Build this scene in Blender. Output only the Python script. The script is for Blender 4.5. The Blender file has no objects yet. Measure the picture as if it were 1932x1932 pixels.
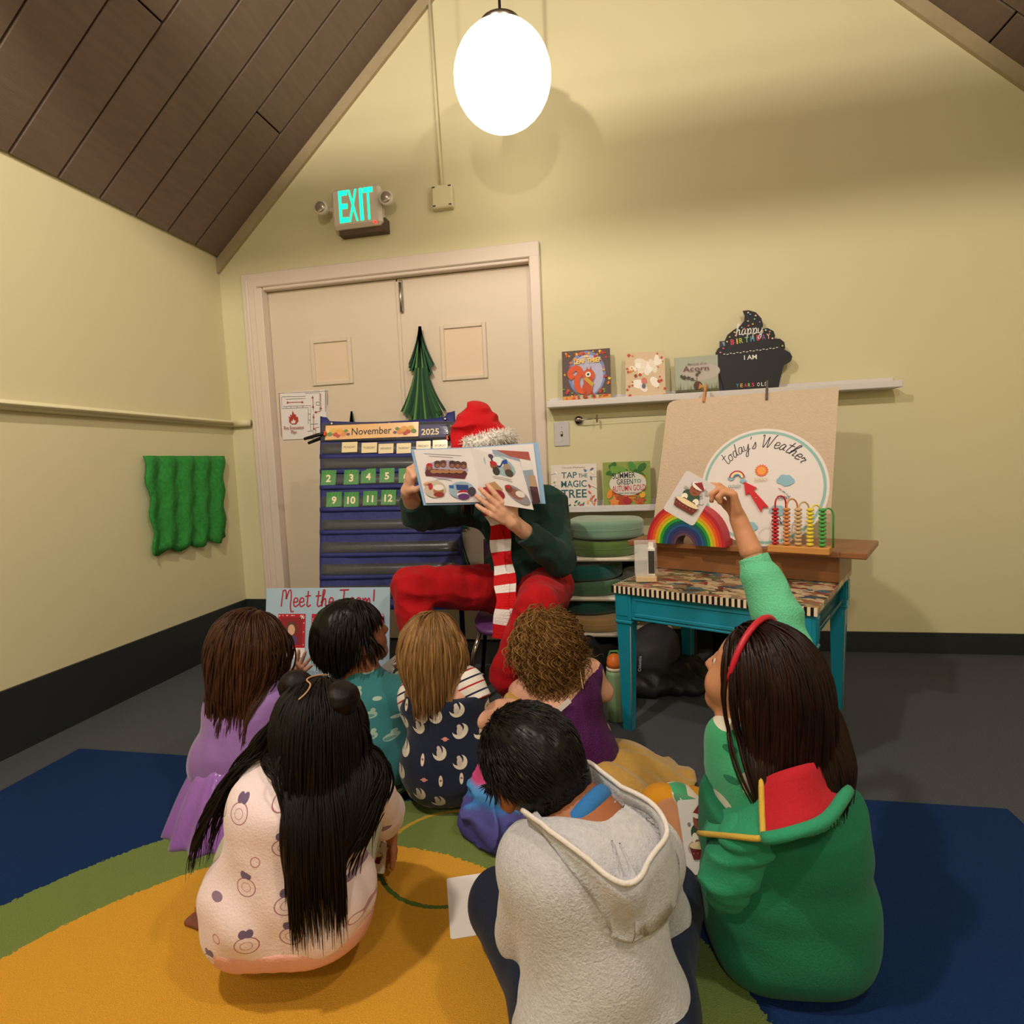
import bpy, math, random
import numpy as np
from mathutils import Vector, Matrix
random.seed(7); rng = np.random.default_rng(11)
S = bpy.context.scene
COL = S.collection
# ---------------------------------------------------------------- camera
F_PX = 1085.56
YAW, PITCH, ROLL = .1931, .0870, -.0416
def cam_axes():
    f = np.array([-math.sin(YAW)*math.cos(PITCH), math.cos(YAW)*math.cos(PITCH), -math.sin(PITCH)])
    r = np.array([math.cos(YAW), math.sin(YAW), 0.]); u = np.cross(r, f)
    return math.cos(ROLL)*r+math.sin(ROLL)*u, -math.sin(ROLL)*r+math.cos(ROLL)*u, f
CR, CU, CF = cam_axes(); CC = np.array([0, 0, 1.])
cd = bpy.data.cameras.new('camera'); cam = bpy.data.objects.new('camera', cd); COL.objects.link(cam)
cd.sensor_width = 36; cd.sensor_fit = 'HORIZONTAL'; cd.lens = F_PX/1932*36; cd.clip_start = .02; cd.clip_end = 60
cam.matrix_world = Matrix(((CR[0], CU[0], -CF[0], 0), (CR[1], CU[1], -CF[1], 0), (CR[2], CU[2], -CF[2], 1.), (0, 0, 0, 1)))
S.camera = cam
# ---------------------------------------------------------------- world, lights, exposure
S.view_settings.view_transform = 'Standard'; S.view_settings.look = 'None'
S.view_settings.exposure = 0.95; S.view_settings.gamma = 1; S.view_settings.use_curve_mapping = False
w = bpy.data.worlds.new('world'); S.world = w; w.use_nodes = True
w.node_tree.nodes['Background'].inputs[0].default_value = (.9, .85, .75, 1)
w.node_tree.nodes['Background'].inputs[1].default_value = .02
def lamp(name, loc, watts, rad, col=(1, .89, .75)):
    l = bpy.data.lights.new(name, 'POINT'); l.energy = watts; l.shadow_soft_size = rad; l.color = col
    o = bpy.data.objects.new(name, l); COL.objects.link(o); o.location = loc; return o
# ---------------------------------------------------------------- pixel measurements of the photograph -> room coordinates
def ray(x, y): return CF+(x-966)/F_PX*CR-(y-966)/F_PX*CU
def PY(x, y, Y): d = ray(x, y); return CC+d*(Y/d[1])
def PZ(x, y, Z=0.): d = ray(x, y); return CC+d*((Z-1.)/d[2])
def PD(x, y, D): return CC+ray(x, y)*D
A = lambda *v: np.array(v, float)
def unit(v): v = np.asarray(v, float); return v/(np.linalg.norm(v)+1e-12)
# ---------------------------------------------------------------- materials
def lin(c):
    if isinstance(c, str): c = [int(c[i:i+2], 16)/255 for i in (0, 2, 4)]
    return tuple((x/12.92 if x <= .04045 else ((x+.055)/1.055)**2.4) for x in c)+(1.,)
MATS = {}
def M(name, col='808080', rough=.6, var=.10, scale=25., bump=.05, bscale=None, metal=0., spec=.4, stretch=None, col2=None, emit=None, estr=0., trans=0., alpha=1., sheen=0., coat=0., build=None):
    if name in MATS: return MATS[name]
    m = bpy.data.materials.new(name); m.use_nodes = True; nt = m.node_tree; N = nt.nodes; L = nt.links
    b = N['Principled BSDF']; tc = N.new('ShaderNodeTexCoord')
    vec = tc.outputs['Object']
    if stretch:
        mp = N.new('ShaderNodeMapping'); mp.inputs['Scale'].default_value = stretch; L.new(vec, mp.inputs[0]); vec = mp.outputs[0]
    nz = N.new('ShaderNodeTexNoise'); nz.inputs['Scale'].default_value = scale; nz.inputs['Detail'].default_value = 4; L.new(vec, nz.inputs['Vector'])
    c = lin(col)
    mx = N.new('ShaderNodeMixRGB'); L.new(nz.outputs[0], mx.inputs[0])
    if col2: mx.inputs[1].default_value = c; mx.inputs[2].default_value = lin(col2)
    else:
        mx.inputs[1].default_value = tuple(max(0, x*(1-var)) for x in c[:3])+(1,); mx.inputs[2].default_value = tuple(min(1, x*(1+var)) for x in c[:3])+(1,)
    L.new(mx.outputs[0], b.inputs['Base Color'])
    b.inputs['Roughness'].default_value = rough; b.inputs['Metallic'].default_value = metal
    b.inputs['Specular IOR Level'].default_value = spec; b.inputs['Transmission Weight'].default_value = trans; b.inputs['Alpha'].default_value = alpha
    b.inputs['Sheen Weight'].default_value = sheen; b.inputs['Coat Weight'].default_value = coat
    if emit: b.inputs['Emission Color'].default_value = lin(emit); b.inputs['Emission Strength'].default_value = estr
    if bump:
        n2 = N.new('ShaderNodeTexNoise'); n2.inputs['Scale'].default_value = bscale or scale*4; n2.inputs['Detail'].default_value = 3; L.new(vec, n2.inputs['Vector'])
        bp = N.new('ShaderNodeBump'); bp.inputs['Strength'].default_value = min(1., bump*4); bp.inputs['Distance'].default_value = .003; L.new(n2.outputs[0], bp.inputs['Height']); L.new(bp.outputs[0], b.inputs['Normal'])
    if build: build(nt, b, tc, mx)
    MATS[name] = m; return m
def C_(hexc, rough=.6, **k): return M('paint_'+hexc+('' if rough == .6 else '_%d' % (rough*100)), hexc, rough, var=.05, bump=0, **k)
# ---------------------------------------------------------------- mesh builder
class MB:
    def __init__(s): s.v = []; s.f = []; s.m = []; s.sm = []; s.mats = []
    def slot(s, mat):
        if mat is None: return 0
        if mat not in s.mats: s.mats.append(mat)
        return s.mats.index(mat)
    def add(s, v, f, mat=None, smooth=False):
        o = len(s.v); k = s.slot(mat); s.v += [tuple(p) for p in v]
        for q in f: s.f.append([i+o for i in q]); s.m.append(k); s.sm.append(smooth)
        return s
    def xf(s, fn, start=0): s.v[start:] = [tuple(fn(np.array(p))) for p in s.v[start:]]; return s
    def box(s, lo, hi, mat=None, bev=0.):
        lo = np.minimum(lo, hi)*1.; hi = np.maximum(np.asarray(lo), hi)*1.
        b = min(bev, *(np.asarray(hi)-lo)*.49)
        if b <= 0:
            v = [(x, y, z) for x in (lo[0], hi[0]) for y in (lo[1], hi[1]) for z in (lo[2], hi[2])]
            return s.add(v, [(0, 1, 3, 2), (4, 6, 7, 5), (0, 4, 5, 1), (2, 3, 7, 6), (0, 2, 6, 4), (1, 5, 7, 3)], mat)
        # chamfered box: 24 vertices
        v = []; idx = {}
        for sx in (0, 1):
            for sy in (0, 1):
                for sz in (0, 1):
                    c = (sx, sy, sz)
                    for ax in range(3):
                        p = [hi[i]-b if c[i] else lo[i]+b for i in range(3)]; p[ax] = hi[ax] if c[ax] else lo[ax]
                        idx[c, ax] = len(v); v.append(p)
        f = []
        for ax in range(3):
            o1, o2 = [i for i in range(3) if i != ax]
            for sd in (0, 1):
                q = []
                for a_, b_ in ((0, 0), (1, 0), (1, 1), (0, 1)):
                    c = [0, 0, 0]; c[ax] = sd; c[o1] = a_; c[o2] = b_; q.append(idx[tuple(c), ax])
                f.append(q)
            for a_ in (0, 1):
                for b_ in (0, 1):
                    c0 = [0, 0, 0]; c0[o1] = a_; c0[o2] = b_; c1 = list(c0); c1[ax] = 1
                    f.append([idx[tuple(c0), o1], idx[tuple(c1), o1], idx[tuple(c1), o2], idx[tuple(c0), o2]])
        for c in [(x, y, z) for x in (0, 1) for y in (0, 1) for z in (0, 1)]: f.append([idx[c, 0], idx[c, 1], idx[c, 2]])
        return s.add(v, f, mat)
    def tube(s, pts, r, mat=None, n=10, cap=True, flat=None, closed=False):
        P = [np.asarray(p, float) for p in pts]; m = len(P); R = [r]*m if np.isscalar(r) else list(r)
        v = []; f = []; up = None
        for i in range(m):
            a, b = (P[i-1], P[(i+1) % m]) if closed else (P[max(i-1, 0)], P[min(i+1, m-1)])
            t = unit(b-a)
            if up is None: up = A(0, 0, 1) if abs(t[2]) < .9 else A(1, 0, 0)
            sd = unit(np.cross(t, up)); up = np.cross(sd, t)
            for k in range(n):
                an = 2*math.pi*k/n; v.append(P[i]+R[i]*(math.cos(an)*sd+math.sin(an)*up*(flat or 1)))
        for i in range(m if closed else m-1):
            j = (i+1) % m
            for k in range(n): f.append((i*n+k, i*n+(k+1) % n, j*n+(k+1) % n, j*n+k))
        if cap and not closed: f.append(tuple(range(n))[::-1]); f.append(tuple((m-1)*n+k for k in range(n)))
        return s.add(v, f, mat, True)
    def lathe(s, prof, mat=None, n=24, c=(0, 0, 0), ax=2, sq=(1, 1)):
        v = []; f = []; m = len(prof)
        for r, z in prof:
            for k in range(n):
                a = 2*math.pi*k/n; p = [r*math.cos(a)*sq[0], r*math.sin(a)*sq[1], z]
                if ax == 1: p = [p[0], z, p[1]]
                if ax == 0: p = [z, p[0], p[1]]
                v.append(np.add(p, c))
        for i in range(m-1):
            for k in range(n): f.append((i*n+k, i*n+(k+1) % n, (i+1)*n+(k+1) % n, (i+1)*n+k))
        if prof[0][0] > 1e-6: f.append(tuple(range(n))[::-1])
        if prof[-1][0] > 1e-6: f.append(tuple((m-1)*n+k for k in range(n)))
        return s.add(v, f, mat, True)
    def prism(s, poly, y0, y1, mat=None, plane='xz', smooth=False):
        n = len(poly); g = (lambda a, b, y: (a, y, b)) if plane == 'xz' else ((lambda a, b, y: (a, b, y)) if plane == 'xy' else (lambda a, b, y: (y, a, b)))
        v = [g(a, b, y0) for a, b in poly]+[g(a, b, y1) for a, b in poly]
        f = [tuple(range(n)), tuple(range(2*n-1, n-1, -1))]+[(i, i+n, (i+1) % n+n, (i+1) % n) for i in range(n)]
        return s.add(v, f, mat, smooth)
    def ball(s, c, r, mat=None, n=14, m=9):
        r = np.ones(3)*r; prof = [(math.sin(math.pi*i/m), -math.cos(math.pi*i/m)) for i in range(m+1)]; prof[0] = (1e-4, -1); prof[-1] = (1e-4, 1)
        st = len(s.v); s.lathe(prof, mat, n); return s.xf(lambda p: p*r+np.asarray(c), st)
    def build(s, name, mat=None, parent=None, loc=None):
        me = bpy.data.meshes.new(name); off = np.zeros(3) if loc is None else np.asarray(loc)
        me.from_pydata([tuple(np.asarray(p)-off) for p in s.v], [], s.f)
        for mm in (s.mats or [mat]): me.materials.append(mm)
        me.polygons.foreach_set('material_index', s.m); me.polygons.foreach_set('use_smooth', s.sm); me.update()
        o = bpy.data.objects.new(name, me); COL.objects.link(o); o.parent = parent
        if parent is None and loc is not None: o.location = tuple(off)
        return o
def tag(o, label=None, cat=None, group=None, kind=None):
    for k, v in (('label', label), ('category', cat), ('group', group), ('kind', kind)):
        if v: o[k] = v
    return o
def thing(name, label, cat, loc=(0, 0, 0), rz=0., group=None, mat3=None):
    o = bpy.data.objects.new(name, None); COL.objects.link(o); o.empty_display_size = .05
    if mat3 is not None: o.matrix_world = Matrix([list(mat3[i])+[float(loc[i])] for i in range(3)]+[[0, 0, 0, 1]])
    else: o.location = tuple(loc); o.rotation_euler = (0, 0, rz)
    return tag(o, label, cat, group)
def struct(name, mb, mat, parent=None, loc=None):
    o = mb.build(name, mat, parent, loc)
    if parent is None: o['kind'] = 'structure'
    return o
def copy_tree(o, parent=None):
    c = o.copy(); COL.objects.link(c); c.parent = parent
    for ch in [x for x in o.children]: copy_tree(ch, c)
    return c
def frame3(xdir, zdir):   # columns x, y, z; y points away from the viewer of the front (-y is the front)
    x = unit(xdir); y = unit(np.cross(zdir, x)); z = np.cross(x, y); return np.stack([x, y, z], 1)
def rot(ax, a):
    return np.array(Matrix.Rotation(a, 3, ax))
# ---------------------------------------------------------------- flat print on a panel whose front is the local -y side
def smooth_line(pts, n=6, closed=False):
    P = [A(*p) for p in pts]; m = len(P); out = []
    if m < 3: return P
    for i in range(m if closed else m-1):
        p0, p1, p2, p3 = (P[(i-1) % m], P[i], P[(i+1) % m], P[(i+2) % m]) if closed else (P[max(i-1, 0)], P[i], P[i+1], P[min(i+2, m-1)])
        for k in range(n):
            t = k/n; out.append(.5*((2*p1)+(-p0+p2)*t+(2*p0-5*p1+4*p2-p3)*t*t+(-p0+3*p1-3*p2+p3)*t**3))
    if not closed: out.append(P[-1])
    return out
def circ(cx, cy, rx, ry=None, n=20, a0=0, a1=2*math.pi): ry = ry or rx; return [(cx+rx*math.cos(a0+(a1-a0)*i/n), cy+ry*math.sin(a0+(a1-a0)*i/n)) for i in range(n)]
FONT = {}
def text_mesh(t, shear=0., off=0.):
    k = (t, shear, off)
    if k not in FONT:
        cu = bpy.data.curves.new('t', 'FONT'); cu.body = t; cu.align_x = 'CENTER'; cu.align_y = 'CENTER'; cu.resolution_u = 3; cu.shear = shear; cu.offset = off
        ob = bpy.data.objects.new('t', cu); me = bpy.data.meshes.new_from_object(ob)
        FONT[k] = (np.array([v.co[:2] for v in me.vertices]), [tuple(p.vertices) for p in me.polygons])
        bpy.data.objects.remove(ob); bpy.data.curves.remove(cu); bpy.data.meshes.remove(me)
    return FONT[k]
GLY = {  # single-stroke handwriting, unit x-height .5
 'M': (.75, [[(.05, 1), (.02, .5), (0, 0)], [(.05, .95), (.2, 1), (.28, .75), (.3, .45), (.42, .9), (.55, 1), (.62, .6), (.6, .1), (.68, -.3), (.85, -.28)]]),
 'e': (.4, [[(.05, .25), (.3, .3), (.28, .48), (.12, .5), (.05, .25), (.12, .02), (.25, .02), (.42, .15)]]),
 't': (.38, [[(.18, .95), (.16, .4), (.15, .08), (.24, 0), (.4, .1)], [(.0, .62), (.36, .66)]]),
 'h': (.46, [[(.0, .2), (.16, .7), (.2, .98), (.1, .95), (.07, .5), (.05, 0), (.12, .35), (.25, .48), (.3, .3), (.3, .05), (.46, .08)]]),
 'T': (.65, [[(0, .98), (.6, 1)], [(.3, .98), (.28, .4), (.27, 0)]]),
 'a': (.44, [[(.33, .45), (.15, .5), (.04, .2), (.12, .0), (.25, .1), (.33, .45), (.32, .1), (.46, .08)]]),
 'm': (.62, [[(.03, .5), (.04, 0), (.1, .35), (.2, .48), (.26, .3), (.26, .02), (.32, .35), (.42, .48), (.48, .3), (.48, .05), (.62, .08)]]),
 '!': (.2, [[(.1, 1), (.1, .3)], [(.1, .06), (.1, 0)]]),
 'p': (.46, [[(.02, .45), (.08, .48), (.08, 0), (.05, -.4), (.1, .0), (.16, .42), (.3, .5), (.36, .25), (.25, .03), (.12, .05), (.46, .1)]]),
 'y': (.46, [[(.02, .48), (.05, .15), (.18, .05), (.32, .3), (.36, .5), (.33, 0), (.25, -.4), (.08, -.4), (.15, -.15), (.46, .12)]]),
 'o': (.42, [[(.2, .48), (.06, .35), (.06, .1), (.2, 0), (.32, .15), (.3, .4), (.2, .48), (.42, .42)]]),
 'd': (.46, [[(.32, .45), (.15, .48), (.04, .2), (.12, 0), (.25, .08), (.33, .5), (.37, .98), (.33, .4), (.33, .06), (.46, .06)]]),
 "'": (.14, [[(.1, 1.), (.06, .8)]]),
 's': (.36, [[(.02, .05), (.2, .35), (.24, .5), (.3, .2), (.22, .0), (.06, .03)]]),
 'W': (.9, [[(0, .9), (.08, 1), (.12, .6), (.18, 0), (.42, .85), (.45, .4), (.5, 0), (.75, .95), (.82, 1)]]),
 'r': (.34, [[(.02, .3), (.08, .52), (.12, .44), (.26, .46), (.22, .15), (.34, .08)]]),
 ' ': (.3, [])}
class Print:
    def __init__(s): s.mb = MB(); s.L = 0
    def poly(s, pts, col, layer=None):
        if layer is None: s.L += 1; layer = s.L
        y = -.0003-.00012*layer; s.mb.add([(p[0], y, p[1]) for p in pts], [tuple(range(len(pts)))], C_(col) if isinstance(col, str) else col); return s
    def disc(s, cx, cy, rx, col, ry=None, n=18): return s.poly(circ(cx, cy, rx, ry, n), col)
    def rect(s, x0, y0, x1, y1, col): return s.poly([(x0, y0), (x1, y0), (x1, y1), (x0, y1)], col)
    def line(s, pts, wd, col, smooth=True, closed=False):
        P = smooth_line(pts, 5, closed) if smooth and len(pts) > 2 else [A(*p) for p in pts]; v = []; f = []; m = len(P); s.L += 1; y = -.0003-.00012*s.L
        for i in range(m):
            a, b = (P[i-1], P[(i+1) % m]) if closed else (P[max(0, i-1)], P[min(m-1, i+1)]); t = unit(b-a); nn = A(-t[1], t[0])*wd/2
            v += [(P[i][0]+nn[0], y, P[i][1]+nn[1]), (P[i][0]-nn[0], y, P[i][1]-nn[1])]
        for i in range(m if closed else m-1): j = (i+1) % m; f.append((2*i, 2*i+1, 2*j+1, 2*j))
        s.mb.add(v, f, C_(col)); return s
    def text(s, t, cx, cy, h, col, shear=0., width=None, bold=0., ang=0., mat=None):
        v, f = text_mesh(t, shear, bold)
        if len(v) == 0: return s
        lo, hi = v.min(0), v.max(0); k = h/.72; kx = (width/(hi[0]-lo[0])) if width else k
        s.L += 1; y = -.0003-.00012*s.L; c, sn = math.cos(ang), math.sin(ang); w_ = (v-[(lo[0]+hi[0])/2, (lo[1]+hi[1])/2])*[kx, k]
        s.mb.add([(cx+c*p[0]-sn*p[1], y, cy+sn*p[0]+c*p[1]) for p in w_], f, mat or C_(col)); return s
    def hand(s, t, cx, cy, h, col, wd, slant=.15, arc=None):
        tot = sum(GLY[c][0] for c in t); x = -tot/2
        for c in t:
            for st in GLY[c][1]:
                P = [((x+p[0]+slant*p[1])*h, p[1]*h) for p in st]
                if arc:  # arc = radius; text bent over a circle
                    P = [(cx+(arc+q)*math.sin(p/arc), cy+(arc+q)*math.cos(p/arc)) for p, q in P]
                else: P = [(cx+p, cy+q) for p, q in P]
                s.line(P, wd, col)
            x += GLY[c][0]
        return s
    def build(s, parent, name='printed_picture'): return s.mb.build(name, None, parent)
# ---------------------------------------------------------------- implicit modelling: smooth blends of tapered limbs, meshed by surface nets
def smin(a, b, k):
    if k <= 0: return np.minimum(a, b)
    h = np.clip(k-np.abs(a-b), 0, None)/k
    return np.minimum(a, b)-h*h*k*.25
class SDF:
    def __init__(s): s.ops = []; s.lo = []; s.hi = []; s.fold = None
    def _b(s, lo, hi): s.lo.append(lo); s.hi.append(hi)
    def cone(s, a, b, ra, rb=None, k=.02, flat=None):
        """tapered capsule; flat=(dir, factor) squeezes it along dir"""
        a = np.asarray(a, float); b = np.asarray(b, float); rb = ra if rb is None else rb
        ba = b-a; L2 = float(ba@ba)+1e-12
        def fn(p):
            q = p-a; t = np.clip((q@ba)/L2, 0, 1)[:, None]; w_ = q-t*ba
            if flat is not None:
                d_, fa = flat; w_ = w_+np.outer(w_@d_, d_)*(1/fa-1)
            return np.linalg.norm(w_, axis=1)-(ra+(rb-ra)*t[:, 0])
        s.ops.append(('u', fn, k)); r = max(ra, rb); s._b(np.minimum(a, b)-r, np.maximum(a, b)+r); return s
    def chain(s, pts, rad, k=.02, flat=None):
        for i in range(len(pts)-1): s.cone(pts[i], pts[i+1], rad[i], rad[i+1], k if i == 0 else min(k, .012), flat)
        return s
    def ell(s, c, r, Rm=None, k=.02, op='u'):
        c = np.asarray(c, float); r = np.ones(3)*r; Rm = np.eye(3) if Rm is None else Rm
        def fn(p):
            q = (p-c)@Rm; k0 = np.linalg.norm(q/r, axis=1); k1 = np.linalg.norm(q/(r*r), axis=1)+1e-9
            return k0*(k0-1)/k1
        s.ops.append((op, fn, k))
        if op == 'u': m = np.abs(Rm)@r; s._b(c-m, c+m)
        return s
    def box(s, c, h, Rm=None, rd=.01, k=.01, op='u'):
        c = np.asarray(c, float); h = np.asarray(h, float); Rm = np.eye(3) if Rm is None else Rm
        def fn(p):
            q = np.abs((p-c)@Rm)-h+rd
            return np.linalg.norm(np.maximum(q, 0), axis=1)+np.minimum(q.max(1), 0)-rd
        s.ops.append((op, fn, k))
        if op == 'u': m = np.abs(Rm)@h; s._b(c-m, c+m)
        return s
    def cutplane(s, o, n, k=.0):   # removes the side n points to
        o = np.asarray(o, float); n = unit(n); s.ops.append(('i', lambda p: (p-o)@n, k)); return s
    def cutball(s, c, r, k=.01): return s.ell(c, r, None, k, 's')
    def sub(s, other, k=.0): s.ops.append(('s', other.ev, k)); return s
    def join(s, other, k=.02): s.ops.append(('u', other.ev, k)); s.lo += other.lo; s.hi += other.hi; return s
    def swell(s, r): s.ops.append(('o', r, 0)); return s
    def folds(s, amp, freq, seed=0, dirs=None, ridge=False):
        g = np.random.default_rng(seed); W = g.normal(size=(5, 3)); W = W/np.linalg.norm(W, axis=1)[:, None]*freq*(.6+g.random((5, 1)))
        if dirs is not None: W *= np.asarray(dirs)
        ph = g.random(5)*6.28
        def fn(p):
            o = np.zeros(len(p))
            for i in range(5): o += np.sin(p@W[i]+ph[i]+1.3*np.sin(p@W[(i+2) % 5]*.6))
            return (np.abs(o)-1.)*amp/1.6 if ridge else o*amp/3
        s.ops.append(('n', fn, 0)); return s
    def ev(s, p):
        d = np.full(len(p), 9.)
        for op, fn, k in s.ops:
            if op == 'u': d = smin(d, fn(p), k)
            elif op == 'i': d = -smin(-d, -fn(p), k)
            elif op == 's': d = -smin(-d, fn(p), k)
            elif op == 'o': d = d-fn
            elif op == 'n': d = d+fn(p)
        return d
    def grad(s, p, e=.002):
        return np.stack([(s.ev(p+e*np.eye(3)[i])-s.ev(p-e*np.eye(3)[i])) for i in range(3)], 1)/(2*e)
    def mesh(s, h, pad=.03):
        lo = np.min(s.lo, 0)-pad; hi = np.max(s.hi, 0)+pad; B = 6
        nb = np.ceil((hi-lo)/(h*B)).astype(int); n = nb*B+1
        bi = np.stack(np.meshgrid(*[np.arange(k) for k in nb], indexing='ij'), -1).reshape(-1, 3)
        bc = lo+(bi+.5)*B*h; bd = s.ev(bc); near = np.abs(bd) < B*h*1.25+.006
        vol = np.ones(n, np.float32)
        for b in bi[bd <= -(B*h*1.25+.006)]: vol[b[0]*B:b[0]*B+B+1, b[1]*B:b[1]*B+B+1, b[2]*B:b[2]*B+B+1] = -1
        st = np.stack(np.meshgrid(*[np.arange(B+1)]*3, indexing='ij'), -1).reshape(-1, 3)
        nbk = bi[near]
        for c0 in range(0, len(nbk), 600):
            ch = nbk[c0:c0+600]; g = (ch[:, None, :]*B+st[None]).reshape(-1, 3)
            vol[g[:, 0], g[:, 1], g[:, 2]] = s.ev(lo+g*h)
        return surfnet(vol, lo, h)
def surfnet(vol, lo, h):
    s = vol < 0; n = vol.shape
    cnt = np.zeros([k-1 for k in n], np.int8)
    for dx in (0, 1):
        for dy in (0, 1):
            for dz in (0, 1): cnt += s[dx:n[0]-1+dx, dy:n[1]-1+dy, dz:n[2]-1+dz]
    cells = np.argwhere((cnt > 0) & (cnt < 8))
    idx = np.full(cnt.shape, -1, np.int64); idx[cells[:, 0], cells[:, 1], cells[:, 2]] = np.arange(len(cells))
    acc = np.zeros((len(cells), 3)); num = np.zeros(len(cells))
    cor = [(x, y, z) for x in (0, 1) for y in (0, 1) for z in (0, 1)]
    for a in cor:
        for ax in range(3):
            if a[ax]: continue
            b = list(a); b[ax] = 1
            va = vol[cells[:, 0]+a[0], cells[:, 1]+a[1], cells[:, 2]+a[2]]; vb = vol[cells[:, 0]+b[0], cells[:, 1]+b[1], cells[:, 2]+b[2]]
            m = (va < 0) != (vb < 0); t = np.where(m, va/np.where(m, va-vb, 1), 0)
            p = np.tile(np.array(a, float), (len(cells), 1)); p[:, ax] += t
            acc += p*m[:, None]; num += m
    V = lo+(cells+acc/np.maximum(num, 1)[:, None])*h
    Q = []
    for ax in range(3):
        o1, o2 = (ax+1) % 3, (ax+2) % 3
        sl0 = [slice(1, n[i]-1) for i in range(3)]; sl1 = list(sl0); sl0[ax] = slice(0, n[ax]-1); sl1[ax] = slice(1, n[ax])
        e = np.argwhere(s[tuple(sl0)] != s[tuple(sl1)])
        off = np.ones(3, int); off[ax] = 0; e = e+off
        inside = s[e[:, 0], e[:, 1], e[:, 2]]
        q = []
        for a_, b_ in ((0, 0), (-1, 0), (-1, -1), (0, -1)):
            c = e.copy(); c[:, o1] += a_; c[:, o2] += b_; q.append(idx[c[:, 0], c[:, 1], c[:, 2]])
        q = np.stack(q, 1); q[~inside] = q[~inside][:, ::-1]; Q.append(q)
    Q = np.concatenate(Q)[:, ::-1]; Q = Q[(Q >= 0).all(1)]
    return V, Q
def mesh_obj(name, parts, mat, parent=None, loc=(0, 0, 0), matidx=None, mats=None):
    """parts: list of (V, Q); all end in one mesh"""
    V = []; Q = []; o = 0
    for v, q in parts: V.append(v); Q.append(q+o); o += len(v)
    V = np.concatenate(V)-np.asarray(loc, float); Q = np.concatenate(Q)
    me = bpy.data.meshes.new(name); me.vertices.add(len(V)); me.vertices.foreach_set('co', V.astype(np.float32).ravel())
    me.loops.add(len(Q)*4); me.loops.foreach_set('vertex_index', Q.astype(np.int32).ravel())
    me.polygons.add(len(Q)); me.polygons.foreach_set('loop_start', np.arange(0, len(Q)*4, 4, dtype=np.int32)); 
    me.update(calc_edges=True); me.validate()
    me.polygons.foreach_set('use_smooth', np.ones(len(me.polygons), bool))
    for m in (mats or [mat]): me.materials.append(m)
    if matidx is not None: me.polygons.foreach_set('material_index', matidx(V[Q].mean(1)+np.asarray(loc)).astype(np.int32))
    o = bpy.data.objects.new(name, me); COL.objects.link(o); o.parent = parent
    return o
# ---------------------------------------------------------------- people
def head_frame(fwd, up): y = unit(fwd); x = unit(np.cross(y, up)); z = np.cross(x, y); return np.stack([x, y, z], 1)
def add_head(b, c, R, s=1.):
    """c = head centre, R columns = right, forward, up; child's head, about 20 cm tall at s=1"""
    T = lambda x, y, z: c+R@(A(x, y, z)*s)
    b.ell(T(0, -.014, .022), A(.073, .088, .078)*s, R, .02)
    b.ell(T(0, .022, -.03), A(.06, .062, .068)*s, R, .03)
    b.cone(T(-.018, .06, -.078), T(.018, .06, -.078), .018*s, None, .03)
    b.ell(T(-.036, .05, -.035), A(.026, .026, .028)*s, R, .02); b.ell(T(.036, .05, -.035), A(.026, .026, .028)*s, R, .02)
    b.cone(T(0, .080, .004), T(0, .094, -.024), .006*s, .010*s, .012)
    b.ell(T(-.009, .086, -.028), .007*s, None, .006); b.ell(T(.009, .086, -.028), .007*s, None, .006)
    b.cone(T(-.014, .078, -.052), T(.014, .078, -.052), .006*s, None, .006); b.cone(T(-.012, .077, -.06), T(.012, .077, -.06), .006*s, None, .004)
    for sx in (-1, 1):
        b.cutball(T(.03*sx, .086, .002), .013*s, .01)
        b.ell(T(.074*sx, -.004, -.012), A(.009, .02, .03)*s, R@rot('Z', -.35*sx), .008)
        b.cutball(T(.083*sx, .004, -.01), A(.006, .01, .016)*s, .004)
    return T
def add_eyes(person, T, R, loc, s=1., iris='3a2415'):
    for sx in (-1, 1):
        e = MB(); e.ball(T(.03*sx, .0645, .002), .0105*s, C_('c8beb4', .25)); e.ball(T(.031*sx, .0712, .002), .0052*s, C_(iris, .2)); e.build('eye', None, person, loc)
def add_hand(b, w_, d, n, L=.11, curl=(.3, .3, .3, .3), thumb=.5, side=1, spread=.12, tcurl=.3):
    """w_ wrist, d direction of the palm, n palm normal (the side the fingers bend to), side +1: thumb on n x d side"""
    d = unit(d); n = unit(n-d*(n@d)); t = np.cross(n, d)*side; k = L/.18
    b.cone(w_, w_+d*.05*k, .022*k, .026*k, .02, flat=(n, .62))
    for i in range(4):
        off = (1.5-i)*.0195*k; base = w_+d*(.085-.004*abs(i-1.2))*k+t*off
        b.cone(w_+d*.03*k+t*off*.7, base, .0125*k, .0115*k, .008)
        dd = unit(d+t*spread*(1.5-i)/1.5); ln = A(.078, .086, .08, .062)[i]*k; p = base; ang = curl[i]; nn = n
        for j, (fr, r0, r1) in enumerate(((.46, .0105, .0096), (.3, .0096, .0088), (.24, .0088, .0074))):
            dd, nn = unit(dd*math.cos(ang)+nn*math.sin(ang)), unit(nn*math.cos(ang)-dd*math.sin(ang)); q = p+dd*ln*fr
            b.cone(p, q, r0*k, r1*k, .003); p = q
    tb = w_+d*.018*k+t*.022*k; td = unit(d*.6+t*(.5+thumb)+n*.25); p1_ = tb+td*.042*k; td2 = unit(td*math.cos(tcurl)+(d*.7+n*.5-t*.3)*math.sin(tcurl)); p2_ = p1_+td2*.032*k; p3_ = p2_+unit(td2+d*.2+n*.2)*.026*k
    b.cone(w_+d*.02*k, tb, .016*k, .015*k, .01); b.cone(tb, p1_, .0145*k, .012*k, .008); b.cone(p1_, p2_, .0115*k, .0105*k, .003); b.cone(p2_, p3_, .0105*k, .0085*k, .003)
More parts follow.
